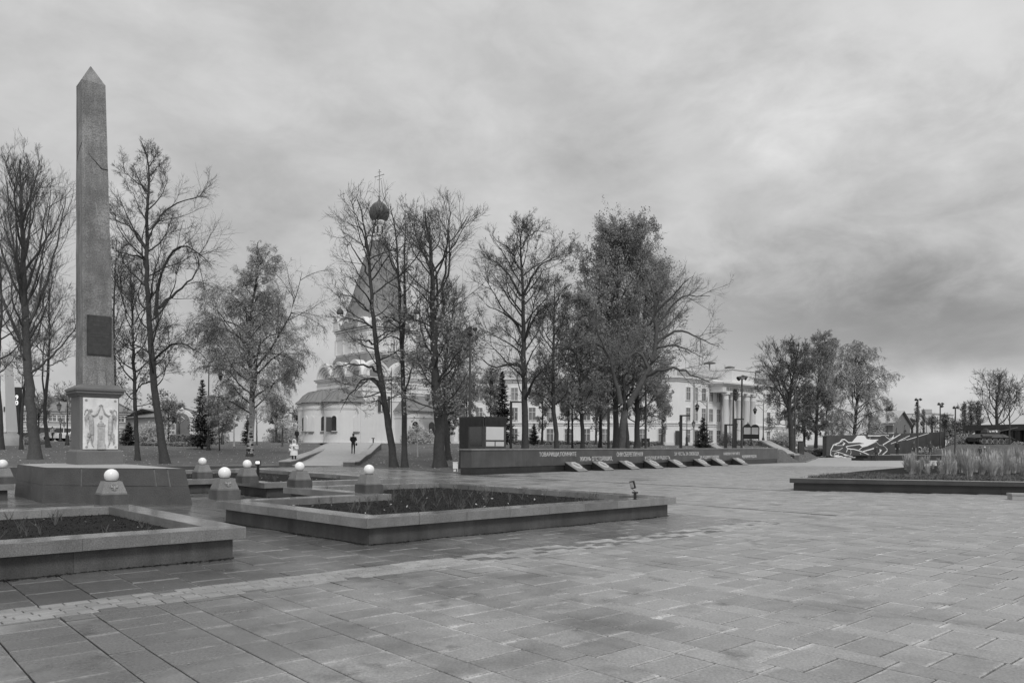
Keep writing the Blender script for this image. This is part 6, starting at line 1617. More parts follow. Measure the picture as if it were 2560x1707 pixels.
street_lamp(2237,150,1036,'hang','far lamp post in front of the gabled house',-1,1.3); street_lamp(2278,165,1040,'hang','far lamp post just right of the gabled house',-1,1.3); street_lamp(2316,190,1045,'hang','faint far lamp post between the first two spotlight masts',-1,1.3); street_lamp(2395,200,1050,'hang','faint far lamp post left of the poplars',-1,1.3)
# ---------------------------------------------------------------- notice board, bin-like slab, stairs
def board():
    Y=88; a,b=at(1858,1099,Y),at(1897,1099,Y); w=(b.x-a.x); g=terr((a.x+b.x)/2,Y); k=Y/F
    t=thing('notice_board','dark notice board with two round-topped blank panels before the palace','notice board',((a.x+b.x)/2,Y,g)); z=lambda py: at(1878,py,Y).z-g
    for i in (-1,1):
        m=MB(); x0=i*w/4; R=w/4; pts=[(x0-R,z(1068)),(x0+R,z(1068))]+[(x0+R*math.cos(math.pi*j/10),z(1068)+R*.75*math.sin(math.pi*j/10)) for j in range(1,10)]
        n=len(pts); m.add([(p[0],-.05,p[1]) for p in pts]+[(p[0],.1,p[1]) for p in pts],[tuple(range(n))]+[((j+1)%n,j,n+j,n+(j+1)%n) for j in range(n)]); m.obj('round_top',M_metal,t)
        m=MB(); m.box((x0,0,z(1084)),(w/2*.86,.06,z(1068)-z(1084))); m.obj('blank_panel',M_panelw,t)
        m=MB(); m.box((x0,0,z(1097)),(w/2*.94,.05,z(1085)-z(1097))); m.obj('lower_panel',M_metal,t)
    for x in (-w/2,0,w/2): m=MB(); m.box((x,0,-.2),(.09,.09,z(1068)+.2)); m.obj('leg',M_metal,t)
board()
def stairs():
    # broad steps rising to the left behind the wall end, with a sloping parapet
    a=at(1905,1105,84); b=at(1975,1137,70.0); c=at(1990,1139,69.5)
    t=thing('stair_parapet','sloping granite parapet of the stairs descending to the right behind the wall end','wall',b)
    def seg(p,q,w,dn,name='parapet_stone'):
        d=(q-p);d.z=0; nn=Vector((-d.y,d.x,0)).normalized()*w/2
        m=MB(); D=Vector((0,0,dn)); m.hexa([p-nn-D,q-nn-D,q+nn-D,p+nn-D],[p-nn,q-nn,q+nn,p+nn]); m.obj(name,M_granite_dark,t,world=True)
        m=MB(); u=Vector((0,0,.14)); n2=nn*1.15; m.hexa([p-n2,q-n2,q+n2,p+n2],[x+u for x in (p-n2,q-n2,q+n2,p+n2)]); m.obj('parapet_coping',M_concrete,t,world=True)
    pts=[at(1902,1103.5,86),at(1914,1104.5,85),at(1936,1116,79),at(1958,1127,74),at(1976,1137,70.5),at(1992,1137.5,70)]
    for p,q in zip(pts,pts[1:]): seg(p,q,.8,1.6)
    st=thing('stone_stairs','wide flight of stone steps behind the right end of the memorial wall','stairs',at(1945,1150,69))
    for i in range(10):
        u=i/10; l=at(1800,1120,72+u*16); r=at(1935+ (1-u)*25,1120,71+u*13); z=.05+.145*i
        m=MB(); q=[l,r,r+Vector((1.5,3.5,0)),l+Vector((.5,3.5,0))]; m.prism([(p.x,p.y) for p in q],z-.6,z+.1); m.obj('step',M_granite,st,world=True)
    t=thing('ramp_parapet','short sloping parapet end right of the small spruce behind the wall','wall',at(1780,1118,66))
    p,q=at(1774,1108,72),at(1803,1121,64); 
    m=MB(); d=(q-p);d.z=0;nn=Vector((-d.y,d.x,0)).normalized()*.3; D=Vector((0,0,.8)); m.hexa([p-nn-D,q-nn-D,q+nn-D,p+nn-D],[p-nn,q-nn,q+nn,p+nn]); m.obj('parapet_stone',M_concrete,t,world=True)
    g=GT(2002,1133,60); k=g.y/F; t=thing('dark_stele','dark free-standing slab on the lawn right of the rounded bare tree','stele',g)
    m=MB(); m.box((0,0,-.1),(13.5*k,.45,29*k+.1)); m.obj('body',M_corten,t); m=MB(); m.box((0,0,29*k),(14.2*k,.5,.08)); m.obj('cap',M_black,t)
    g=TX(1613,75); k=75/F; t=thing('stone_bench','dark arched bench-like stone between the big trees','bench',g)
    m=MB(); m.box((0,0,12*k),(20*k,.6,8*k)); m.box((-8.5*k,0,-.1),(3*k,.6,12*k+.1)); m.box((8.5*k,0,-.1),(3*k,.6,12*k+.1)); m.obj('body',M_black,t)
    g=TX(931,76); k=76/F; t=thing('small_lectern','small dark post with a flat top at the head of the ramp','post',at(933,1108,75)); 
    m=MB(); m.box((0,0,-.2),(2.5*k*1,.1,12*k+.2)); m.box((0,0,12*k),(7*k,.3,.06)); m.obj('body',M_metal,t)
stairs()
# ---------------------------------------------------------------- mural wall with the relief drawing and the stage
def mural():
    A=G(2066,1143.5); B=G(2362,1137); d=(B-A).normalized(); n=Vector((d.y,-d.x,0)); ang=math.atan2(d.y,d.x); L=(B-A).length
    zt=at(2066,1089.5,A.y).z; H=3.0
    root=thing('mural_wall','long dark wall with a white line drawing of a soldier and the years 1941 1945','wall',A,ang)
    def hit(px,py):
        dx,dz=ray(px,py); s=(dx*A.y-A.x)/(d.x-dx*d.y); Y=A.y+s*d.y; return s,EYE+dz*Y
    sL,hL=hit(2066,1089.5); sR,hR=hit(2361,1079.5)
    L=sR; m=MB(); m.add([(0,0,.18),(L,0,.18),(L,.5,.18),(0,.5,.18),(0,0,hL),(L,0,hR),(L,.5,hR),(0,.5,hL)],[(3,2,1,0),(4,5,6,7),(0,1,5,4),(1,2,6,5),(2,3,7,6),(3,0,4,7)]); w=m.obj('panel',M_corten,root)
    m=MB(); m.box((L+.05,.25,.1),(.35,.7,hR-.05)); m.obj('end_post',M_pole,root)
    k=7.35
    def M_(x,y): return hit(2050+x/k,1060+y/k)
    for x in (220,425,630,835):
        s,_=M_(x,600); m=MB(); m.box((s,.25,0),(.55,.9,.19)); m.obj('foot_block',M_black,root)
    def poly(pts,name='painted_figure',mt=None):
        Q=[M_(*p) for p in pts]; a=sum(Q[i-1][0]*Q[i][1]-Q[i][0]*Q[i-1][1] for i in range(len(Q)))
        if a<0: Q=Q[::-1]
        m=MB(); nq=len(Q); m.add([(s,-.03,z) for s,z in Q]+[(s,0,z) for s,z in Q],[tuple(range(nq))]+[((i+1)%nq,i,nq+i,nq+(i+1)%nq) for i in range(nq)]); return m.obj(name,mt or M_paint_white,root)
    def line(pts,w,name='painted_line'):
        Q=[M_(*p) for p in pts]; w=w/k*A.y/F/2*1.35; m=MB(); V=[Vector(q) for q in Q]; Lf=[];Rt=[]
        for i,v in enumerate(V):
            t=(V[min(i+1,len(V)-1)]-V[max(i-1,0)]).normalized(); nn=Vector((-t.y,t.x))*w; Lf.append(v+nn);Rt.append(v-nn)
        for i in range(len(V)-1):
            q=[Lf[i],Rt[i],Rt[i+1],Lf[i+1]]; b=len(m.v)
            m.add([(p.x,-.034,p.y) for p in q]+[(p.x,0,p.y) for p in q],[(0,1,2,3),(1,0,4,5),(2,1,5,6),(3,2,6,7),(0,3,7,4)])
        return m.obj(name,M_paint_white,root)
    # white banner between the two figures
    poly([(585,330),(690,208),(810,208),(850,268),(900,280),(1075,280),(980,345),(860,405),(775,425),(715,370),(815,355),(740,335),(600,345)])
    poly([(875,203),(1135,203),(1100,222),(880,222)])
    poly([(780,495),(985,435),(1130,480),(1055,572),(1040,568),(1100,482),(985,455),(800,505)])
    line([(300,380),(245,378),(195,480),(190,560),(225,590),(370,590),(470,600)],17); line([(245,378),(355,340),(400,283),(450,280),(520,335),(590,335)],15)
    line([(305,390),(420,390),(445,350),(410,310),(350,340)],6); poly([(408,370),(445,340),(462,350),(430,390)])
    line([(590,335),(720,335),(815,352)],5); line([(475,410),(600,390),(735,370)],10); line([(475,410),(505,450),(620,460),(715,485),(830,530),(945,590)],13)
    line([(505,450),(480,520)],9); line([(560,465),(570,520),(560,560)],8); line([(715,470),(780,420),(870,395),(980,345)],8)
    line([(215,490),(300,490),(360,470),(415,435)],5); line([(345,515),(440,550),(600,600)],8); line([(265,570),(270,535),(320,515),(345,540),(335,570),(265,575)],7); line([(320,515),(345,515)],10)
    line([(430,600),(440,565),(500,575)],9); line([(730,525),(748,545),(745,575)],7); line([(740,375),(780,425)],6)
    line([(1040,440),(1130,478),(1060,565)],13); line([(1475,185),(1150,380),(1235,465),(1230,490),(1140,568)],15); line([(1645,210),(1440,310),(1310,355)],9); line([(1585,275),(1440,312),(1300,362)],6); line([(2000,165),(1590,290)],9)
    line([(1120,203),(1190,203),(1225,245),(1270,275),(1330,245),(1355,200)],9); poly([(1310,262),(1345,215),(1352,250),(1330,265)]); line([(1205,200),(1260,200),(1245,225)],7)
    line([(900,270),(920,268),(915,230)],5); line([(985,345),(1030,325),(1090,385),(1150,392)],4); line([(850,268),(830,215)],5)
    # the years
    def yr(pts,w=11): line(pts,w,'painted_digit')
    def circ(cx,cy,rx,ry): return [(cx+rx*math.cos(t*math.pi/8),cy+ry*math.sin(t*math.pi/8)) for t in range(17)]
    yr([(1735,440),(1760,420),(1760,550)]); yr(circ(1825,462,42,42)); yr([(1867,470),(1860,510),(1835,550)]); yr([(1925,415),(1865,520),(1945,520)],9); yr([(1925,415),(1868,545)]); yr([(1942,415),(1942,550)])
    yr([(2000,440),(2015,415),(2015,550)]); yr(circ(2075,455,38,42)); yr([(2112,460),(2105,510),(2075,550)]); yr([(2155,410),(2095,520),(2165,520)],9); yr([(2155,410),(2100,545)]); yr([(2225,412),(2180,412),(2170,455),(2205,460),(2228,490),(2215,530),(2190,550)])
    line([(1290,553),(2310,545)],4,'ground_line')
    # stage
    s0=G(2178,1151); s1=G(2300,1150.5); dd=(s1-s0).normalized(); t=thing('low_stage','low black granite platform in front of the mural wall','platform',s0,math.atan2(dd.y,dd.x)); Ls=(G(2385,1149)-s0).length
    hz=at(2178,1137,s0.y).z
    for i in range(9):
        m=MB(); m.box((Ls*(i+.5)/9,.8,0),(Ls/9-.01,1.6,hz-.06)); m.obj('facing_slab',M_black,t)
    m=MB(); m.box((Ls/2,.8,hz-.06),(Ls+.1,1.7,.06)); m.obj('top_slab',M_granite,t)
    m=MB(); m.box((-.5,.8,0),(1.1,1.6,.25)); m.box((-.2,.8,.25),(.6,1.6,.25)); m.obj('end_step',M_black,t)
    return s0,dd,hz
stage0,staged,stagez=mural()
# leftover snow on the grass left of the mural
g=GT(2050,1143,70); rng=np.random.default_rng(9); P=np.c_[rng.normal(0,3.2,1600),rng.normal(0,.9,1600),np.full(1600,.05)]; P=P[(np.sin(P[:,0]*2.1)+np.sin(P[:,1]*5+P[:,0]))>-.2]
P=np.array([(g.x+a-1.5,g.y+6+b-a*1.2,terr(g.x+a-1.5,g.y+6+b-a*1.2)+.03) for a,b,_ in P]); o=link('snow_patch',cloud_mesh('snow_patch',P,.08,.26,M_paint_white,flat=.9,seed=4)); tag(o,'scattered remains of snow on the grass left of the mural wall','snow',kind='stuff')
# ---------------------------------------------------------------- people
def person(loc,h,face,label,coat=None,legs=None,coatlen=.5,hood=False,arms='down',hair=None,name='person',stride=0.0,bag=False,hands=None,skirt=False,wide=1.0):
    """standing figure; local frame looks towards -Y; h height in metres"""
    t=thing(name,label,'person',loc,face); s=h/1.75
    def V(x,y,z): return (x*s,y*s,z*s)
    J={}; vs=[];es=[];rs=[]
    def j(n,x,y,z,r,par=None,r2=None):
        J[n]=len(vs); vs.append(V(x,y,z)); rs.append((r*s,(r2 or r)*s))
        if par: es.append((J[par],J[n]))
    j('pelvis',0,0,.95,.145,None,.115); j('waist',0,0,1.10,.125,'pelvis',.10); j('chest',0,-.01,1.32,.155,'waist',.115); j('neckb',0,.0,1.46,.075,'chest'); j('neck',0,-.01,1.52,.052,'neckb'); j('head0',0,-.015,1.58,.066,'neck'); j('head1',0,-.01,1.67,.078,'head0'); j('head2',0,0,1.735,.05,'head1')
    for q,sd in (('l',-1),('r',1)):
        j(q+'hip',sd*.09,0,.90,.10,'pelvis'); j(q+'knee',sd*.10,-.02+sd*stride*.10,.50,.062,q+'hip'); j(q+'ank',sd*.105,.02+sd*stride*.22,.10,.042,q+'knee'); j(q+'heel',sd*.107,.03+sd*stride*.22,.045,.042,q+'ank'); j(q+'toe',sd*.12,-.13+sd*stride*.22,.032,.034,q+'heel')
        j(q+'sh',sd*.185,0,1.42,.062,'chest')
        a=arms if isinstance(arms,str) else arms[0 if sd<0 else 1]
        if a=='down': el,wr,hd=(sd*.25,.03,1.14),(sd*.26,-.03,.90),(sd*.255,-.05,.80)
        elif a=='front': el,wr,hd=(sd*.27,.0,1.14),(sd*.13,-.20,1.12),(sd*.05,-.24,1.14)
        elif a=='face': el,wr,hd=(sd*.235,-.17,1.20),(sd*.13,-.24,1.44),(sd*.075,-.20,1.55)
        elif a=='back': el,wr,hd=(sd*.27,.10,1.16),(sd*.12,.17,1.0),(sd*.04,.18,.96)
        elif a=='pocket': el,wr,hd=(sd*.33,.05,1.16),(sd*.24,-.05,.98),(sd*.20,-.08,.93)
        j(q+'el',*el,.047,q+'sh'); j(q+'wr',*wr,.032,q+'el'); j(q+'hand',*hd,.036,q+'wr')
        # fingers
        hv=Vector(hd)-Vector(wr); hv.normalize(); sidev=hv.cross(Vector((0,1,0.2))).normalized()
        for f in range(4):
            o=sidev*(.026*(f-1.5)); p=Vector(hd)+hv*(.065-.006*abs(f-1.2))+o; j(q+'f%d'%f,p.x,p.y,p.z,.0095,q+'hand'); p2=p+hv*.028+Vector((0,-.012,0)); j(q+'g%d'%f,p2.x,p2.y,p2.z,.008,q+'f%d'%f)
        p=Vector(hd)+hv*.01-sidev*.05; j(q+'th',p.x,p.y,p.z,.011,q+'hand')
    me=bpy.data.meshes.new('body'); me.from_pydata(vs,es,[]); o=bpy.data.objects.new('tmp_body',me); COL.objects.link(o)
    mo=o.modifiers.new('s','SKIN'); mo.use_smooth_shade=True
    sv=me.skin_vertices[0].data
    for i,r in enumerate(rs): sv[i].radius=r; sv[i].use_root=(i==0)
    o.modifiers.new('ss','SUBSURF').levels=1
    bpy.context.view_layer.update(); dg=bpy.context.evaluated_depsgraph_get(); bm=bpy.data.meshes.new_from_object(o.evaluated_get(dg)); bpy.data.objects.remove(o)
    bm.name='body'; bm.materials.clear()
    for mm in (legs or M_dark_cloth,M_skin,M_black): bm.materials.append(mm)
    for p in bm.polygons:
        z=p.center.z/s; x=abs(p.center.x)/s
        if z>1.50: p.material_index=1
        elif z<.10: p.material_index=2
        p.use_smooth=True
    # bare hands
    hp=[Vector(vs[J['lhand']]),Vector(vs[J['rhand']])]
    for p in bm.polygons:
        if any((p.center-q).length<.10*s for q in hp): p.material_index=1
    body=link('body',bm,t)
    # face
    m=MB(); 
    m.lathe([(0,-.016*s),(.012*s,-.006*s),(.006*s,.02*s)],V(0,-.098,1.625),n=6)
    fc=m.obj('nose',M_skin,body,smooth=True)
    m=MB()
    for x in (-.03,.03): m.lathe([(0,-.008*s),(.01*s,0),(0,.008*s)],V(x,-.082,1.655),n=6)
    m.box(V(0,-.082,1.585),(.045*s,.012*s,.010*s)); m.obj('eyes_and_mouth',M_black,body)
    # hair / cap / hood
    m=MB()
    if hood:
        m.lathe([(.135*s,1.42*s),(.15*s,1.50*s),(.14*s,1.60*s),(.145*s,1.68*s),(.12*s,1.77*s),(.06*s,1.82*s),(0,1.83*s)],(0,.045*s,0),n=18,sy=.95)
        hm=m.mesh('hood',coat,True); 
        # open the hood at the face
        import bmesh
        b=bmesh.new(); b.from_mesh(hm); bmesh.ops.delete(b,geom=[f for f in b.faces if f.calc_center_median().y<-.05*s and abs(f.calc_center_median().x)<.085*s and 1.50*s<f.calc_center_median().z<1.77*s],context='FACES'); b.to_mesh(hm); b.free(); link('hood',hm,t)
        m=MB(); pts=[V(.098*math.sin(a),-.075,1.635+.135*math.cos(a)) for a in [i*math.pi/10 for i in range(20)]]; m.tube(pts+[pts[0]],.022*s,6,cap=False); m.obj('fur_trim',M_coat,t,smooth=True)
    else:
        m.lathe([(.086*s,1.60*s),(.096*s,1.66*s),(.094*s,1.71*s),(.07*s,1.765*s),(.03*s,1.785*s),(0,1.787*s)],(0,.014*s,0),n=16); m.obj('cap',hair or M_black,t,smooth=True)
        if hair: pass
    # coat over the torso with sleeves
    if coat:
        w=wide; top=1.475; bot=.95-coatlen*.9+.35
        zs=np.linspace(bot,1.40,9); prof=[]
        m=MB()
        for i,z in enumerate(zs): 
            r=np.interp(z,[.4,.8,.98,1.12,1.3,1.40],[.245,.235,.215,.195,.215,.205])*w; prof.append((r*s,z*s)); 
            if i<8: prof.append(((r*1.035)*s,(z+.035)*s)); prof.append(((r*.985)*s,(z+.075)*s))
        prof+= [(.13*s,1.465*s),(.075*s,1.50*s)]
        prof=[(.13*s,bot*s+.01)]+prof
        prof.sort(key=lambda q:q[1]) if False else None
        m.lathe(prof,n=20,sy=.68); m.obj('coat',coat,t,smooth=True)
        for q in 'lr':
            a_,b_,c_=[Vector(vs[J[q+x]]) for x in ('sh','el','wr')]
            m=MB(); m.tube([a_+Vector((0,0,.01)),a_.lerp(b_,.5),b_,b_.lerp(c_,.5),c_],[.082*s*w,.078*s*w,.07*s*w,.066*s*w,.056*s*w],10); m.obj('sleeve',coat,t,smooth=True)
    if bag:
        m=MB(); m.lathe([(.03*s,0),(.07*s,.04*s),(.075*s,.16*s),(.05*s,.22*s)],V(.27,.02,.72),n=8); m.tube([V(.27,.02,.93),V(.1,-.12,1.25),V(-.1,-.05,1.45)],.012*s,4); m.obj('camera_bag',M_black,t)
    if hands=='phone':
        c=Vector(vs[J['rhand']])+Vector((-.03*s,-.05*s,.02*s)); m=MB(); m.box(tuple(c),(.075*s,.014*s,.13*s)); m.obj('phone',M_black,t)
    if hands=='camera':
        c=Vector(V(0,-.2,1.56)); m=MB(); m.box(tuple(c),(.13*s,.08*s,.09*s)); m.tube([c+Vector((0,-.04,.045))*s,c+Vector((0,-.14,.045))*s],.04*s,10); m.obj('camera',M_black,t)
    return t
p=G(735,1161.5); person((p.x,p.y,0.012),1.70,math.radians(8),'person in a long white hooded coat holding a phone at the foot of the ramp',M_coat,M_dark_cloth,coatlen=.72,hood=True,arms=('pocket','front'),hands='phone',wide=1.12)
Yp=72; g=at(883,1134.5,61.4); person(g,1.62,math.radians(15),'person in dark clothes raising a camera on the ramp in front of the church',M_dark_cloth,M_dark_cloth,coatlen=.30,arms=('face','face'),hands='camera',bag=True,hair=M_black,wide=1.0)
def on_stage(px,lift=0):
    # on the platform top
    best=None
    for k in range(0,60):
        q=stage0+staged*(k*.35)+Vector((-staged.y,staged.x,0))*.8
        a,_=proj(q.x,q.y,stagez)
        if best is None or abs(a-px)<best[0]: best=(abs(a-px),q)
    return Vector((best[1].x,best[1].y,stagez))
q=G(2188,1151); person(q+Vector((0,-.3,0)),1.62,math.radians(170),'person in a grey uniform seen from behind beside the left end of the black platform',M_mid_cloth,M_mid_cloth,coatlen=.45,arms='down',hair=M_mid_cloth)
person(on_stage(2240),1.45,math.radians(5),'person in dark clothes with pale shoulder patches standing on the platform before the mural',M_dark_cloth,M_dark_cloth,coatlen=.4,arms='down',hair=M_mid_cloth)
person(on_stage(2284),1.5,math.radians(10),'person in grey behind the grasses left of the painted years',M_mid_cloth,M_mid_cloth,coatlen=.5,arms='down',hair=M_pole)
person(on_stage(2328),1.5,math.radians(-5),'person in dark clothes standing between the painted years 1941 and 1945',M_mid_cloth,M_dark_cloth,coatlen=.45,arms='down',hair=M_pole)
q=TX(2462,100); person((q.x,q.y,q.z),1.5,math.radians(170),'person with a pale cap partly hidden by the grasses below the tank',M_mid_cloth,M_mid_cloth,coatlen=.4,hair=M_paint_white)
q=TX(2450,101); person((q.x,q.y,q.z),1.5,math.radians(160),'person beside the one with the pale cap below the tank',M_mid_cloth,M_dark_cloth,coatlen=.4,hair=M_black)
q=TX(131,92); person((q.x,q.y,q.z),1.70,math.radians(80),'person in a light jacket walking by the white car at the left',M_concrete,M_dark_cloth,coatlen=.3,hair=M_black,stride=.8)
q=TX(742,98); person((q.x,q.y,q.z),1.7,math.radians(40),'person in black standing at the left foot of the church',M_dark_cloth,M_dark_cloth,coatlen=.4,hair=M_black)
# ---------------------------------------------------------------- tank on its mound
def build_tank():
    Y=122; p=at(2472,1109,Y); ang=math.radians(8); z0=at(2472,1110.5,Y).z
    mound=MB(); n=20
    prof=[(9.5,0),(7.2,z0*.55),(5.0,z0-.02),(0,z0)]
    mound.lathe(prof,(p.x,Y+.5,0),n=28,sx=1.0,sy=.6); tag(mound.obj('mound',M_grass,smooth=True),kind='structure')
    t=thing('tank','wartime tank with a long gun pointing right, on a grassy mound by the right edge','tank',(p.x,Y,z0),ang)
    k=Y/F
    for sd in (-1,1):
        y=sd*1.25; w=.5
        # track loop
        path=[(-3.0,.62),(-2.75,.95),(-2.2,.98),(2.6,1.0),(3.05,.85),(3.15,.6),(2.85,.25),(2.3,.06),(-2.3,.06),(-2.85,.3)]
        m=MB(); N=len(path); P=[]
        for i in range(N): P.append(Vector((path[i][0],0,path[i][1])))
        cen=Vector((0,0,.5)); o_=[(q.x,q.z) for q in P]; i_=[(cen.x+(q.x-cen.x)*.965,cen.z+(q.z-cen.z)*.86) for q in P]
        for i in range(N):
            a,b,c,d=o_[i],o_[(i+1)%N],i_[(i+1)%N],i_[i]
            m.hexa([(a[0],y-w/2,a[1]),(b[0],y-w/2,b[1]),(b[0],y+w/2,b[1]),(a[0],y+w/2,a[1])],[(d[0],y-w/2,d[1]),(c[0],y-w/2,c[1]),(c[0],y+w/2,c[1]),(d[0],y+w/2,d[1])])
        for i in range(44):
            u=i/44*N; j=int(u)%N; f=u-int(u); q=P[j].lerp(P[(j+1)%N],f); m.box((q.x,y,q.z-.03),(.09,w*1.02,.06))
        tr=m.obj('track',M_rubber,t)
        for x in (-1.95,-1.0,-.02,1.0,2.02):
            i0=len(m.v) if False else 0
            m=MB(); m.lathe([(0,-.1),(.40,-.1),(.40,.1),(0,.1)],n=18); m.xf(Matrix.Translation((x,y-sd*0+sd*.02,.46))@Matrix.Rotation(math.pi/2,4,'X')); wh=m.obj('road_wheel',M_tank,t,smooth=True)
            m=MB(); R=[(.44*math.cos(a*math.pi/10),.44*math.sin(a*math.pi/10)) for a in range(20)]; m.tube([(x+r[0],y+sd*.13,.46+r[1]) for r in R]+[(x+R[0][0],y+sd*.13,.46+R[0][1])],.035,5,cap=False); m.obj('white_rim',M_rimw,wh)
            m=MB(); m.lathe([(0,-.05),(.12,-.04),(.10,.05),(0,.06)],n=10); m.xf(Matrix.Translation((x,y+sd*.13,.46))@Matrix.Rotation(math.pi/2,4,'X')); m.obj('hub',M_black,wh)
        for x in (-2.75,2.8):
            m=MB(); m.lathe([(0,-.1),(.32,-.1),(.32,.1),(0,.1)],n=12); m.xf(Matrix.Translation((x,y,.60))@Matrix.Rotation(math.pi/2,4,'X')); m.obj('drive_wheel',M_tank,t)
        m=MB(); m.hexa([(-3.2,y-.3,1.02),(2.7,y-.3,1.06),(2.7,y+.3,1.06),(-3.2,y+.3,1.02)],[(-3.1,y-.3,1.07),(2.75,y-.3,1.11),(2.75,y+.3,1.11),(-3.1,y+.3,1.07)]); m.hexa([(2.7,y-.3,1.06),(3.3,y-.3,.75),(3.3,y+.3,.75),(2.7,y+.3,1.06)],[(2.75,y-.3,1.11),(3.35,y-.3,.8),(3.35,y+.3,.8),(2.75,y+.3,1.11)]); m.obj('mudguard',M_tank,t)
    m=MB(); m.hexa([(-2.9,-.95,.4),(2.7,-.95,.4),(2.7,.95,.4),(-2.9,.95,.4)],[(-3.1,-.98,1.0),(3.1,-.98,1.0),(3.1,.98,1.0),(-3.1,.98,1.0)])
    m.hexa([(-2.9,-1.45,1.08),(3.0,-1.3,1.08),(3.0,1.3,1.08),(-2.9,1.45,1.08)],[(-2.4,-.95,1.62),(1.75,-.9,1.62),(1.75,.9,1.62),(-2.4,.95,1.62)]); m.obj('hull',M_tank,t)
    for sd in (-1,1):
        m=MB(); m.tube([(-2.4,sd*1.35,1.32),(-.75,sd*1.35,1.32)],.26,12); m.obj('fuel_drum',M_tank,t,smooth=True)
    m=MB(); n=18; lo=[];hi=[]
    pl=[(-1.0,.75),(-.6,.95),(.3,.98),(1.0,.75),(1.45,.35),(1.45,-.35),(1.0,-.75),(.3,-.98),(-.6,-.95),(-1.0,-.75)]
    m.add([(x+.15,y*.92,1.62) for x,y in pl]+[(x*1.04+.15,y,1.85) for x,y in pl]+[(x*.86+.05,y*.74,2.28) for x,y in pl],[tuple(range(10))[::-1],tuple(range(20,30))]+[(r*10+i,r*10+(i+1)%10,(r+1)*10+(i+1)%10,(r+1)*10+i) for r in (0,1) for i in range(10)])
    tu=m.obj('turret',M_tank,t); m=MB(); m.lathe([(.38,2.26),(.36,2.46),(.2,2.5),(0,2.5)],(-.35,.25,0),n=14); m.obj('cupola',M_tank,tu)
    m=MB(); m.tube([(-.9,-.95,2.05),(-.9,-1.05,2.12),(.4,-1.05,2.12),(.4,-.9,2.05)],.02,4); m.tube([(-.8,.3,2.35),(-.2,.3,2.62),(.5,.3,2.62)],.02,4); m.obj('handrail',M_tank,tu)
    m=MB(); m.tube([(1.3,0,1.98),(1.75,0,2.05),(2.0,0,2.10)],[.32,.26,.13],10); m.tube([(1.9,0,2.08),(5.1,0,2.72)],[.085,.065],10); m.obj('gun',M_tank,tu,smooth=True)
    # white marks on the turret side: star, number plate, round emblem
    def mark(pts): 
        n=len(pts); m=MB(); vs=[(x,-.99+ (z-1.85)*.45-.02,z) for x,z in pts]; m.add(vs+[(v[0],v[1]+.05,v[2]) for v in vs],[tuple(range(n))]+[((i+1)%n,i,n+i,n+(i+1)%n) for i in range(n)]); m.obj('painted_mark',M_paint_white,tu)
    st=[(-.55+r*math.sin(i*math.pi/5),2.02+r*math.cos(i*math.pi/5)) for i,r in enumerate([.19,.08]*5)][::-1]; mark(st)
    mark([(-.25,1.97),(.25,1.97),(.25,2.17),(-.25,2.17)]); mark([(.58+.17*math.cos(a*math.pi/8),2.07+.17*math.sin(a*math.pi/8)) for a in range(16)])
    m=MB(); m.lathe([(0,-.08),(.12,-.05),(.12,.05),(0,.08)],(2.6,-.7,1.28),n=10); m.obj('headlight',M_tank,t)
M_rimw=mat('white_rim_paint',.45,.6,.1,3)
build_tank()
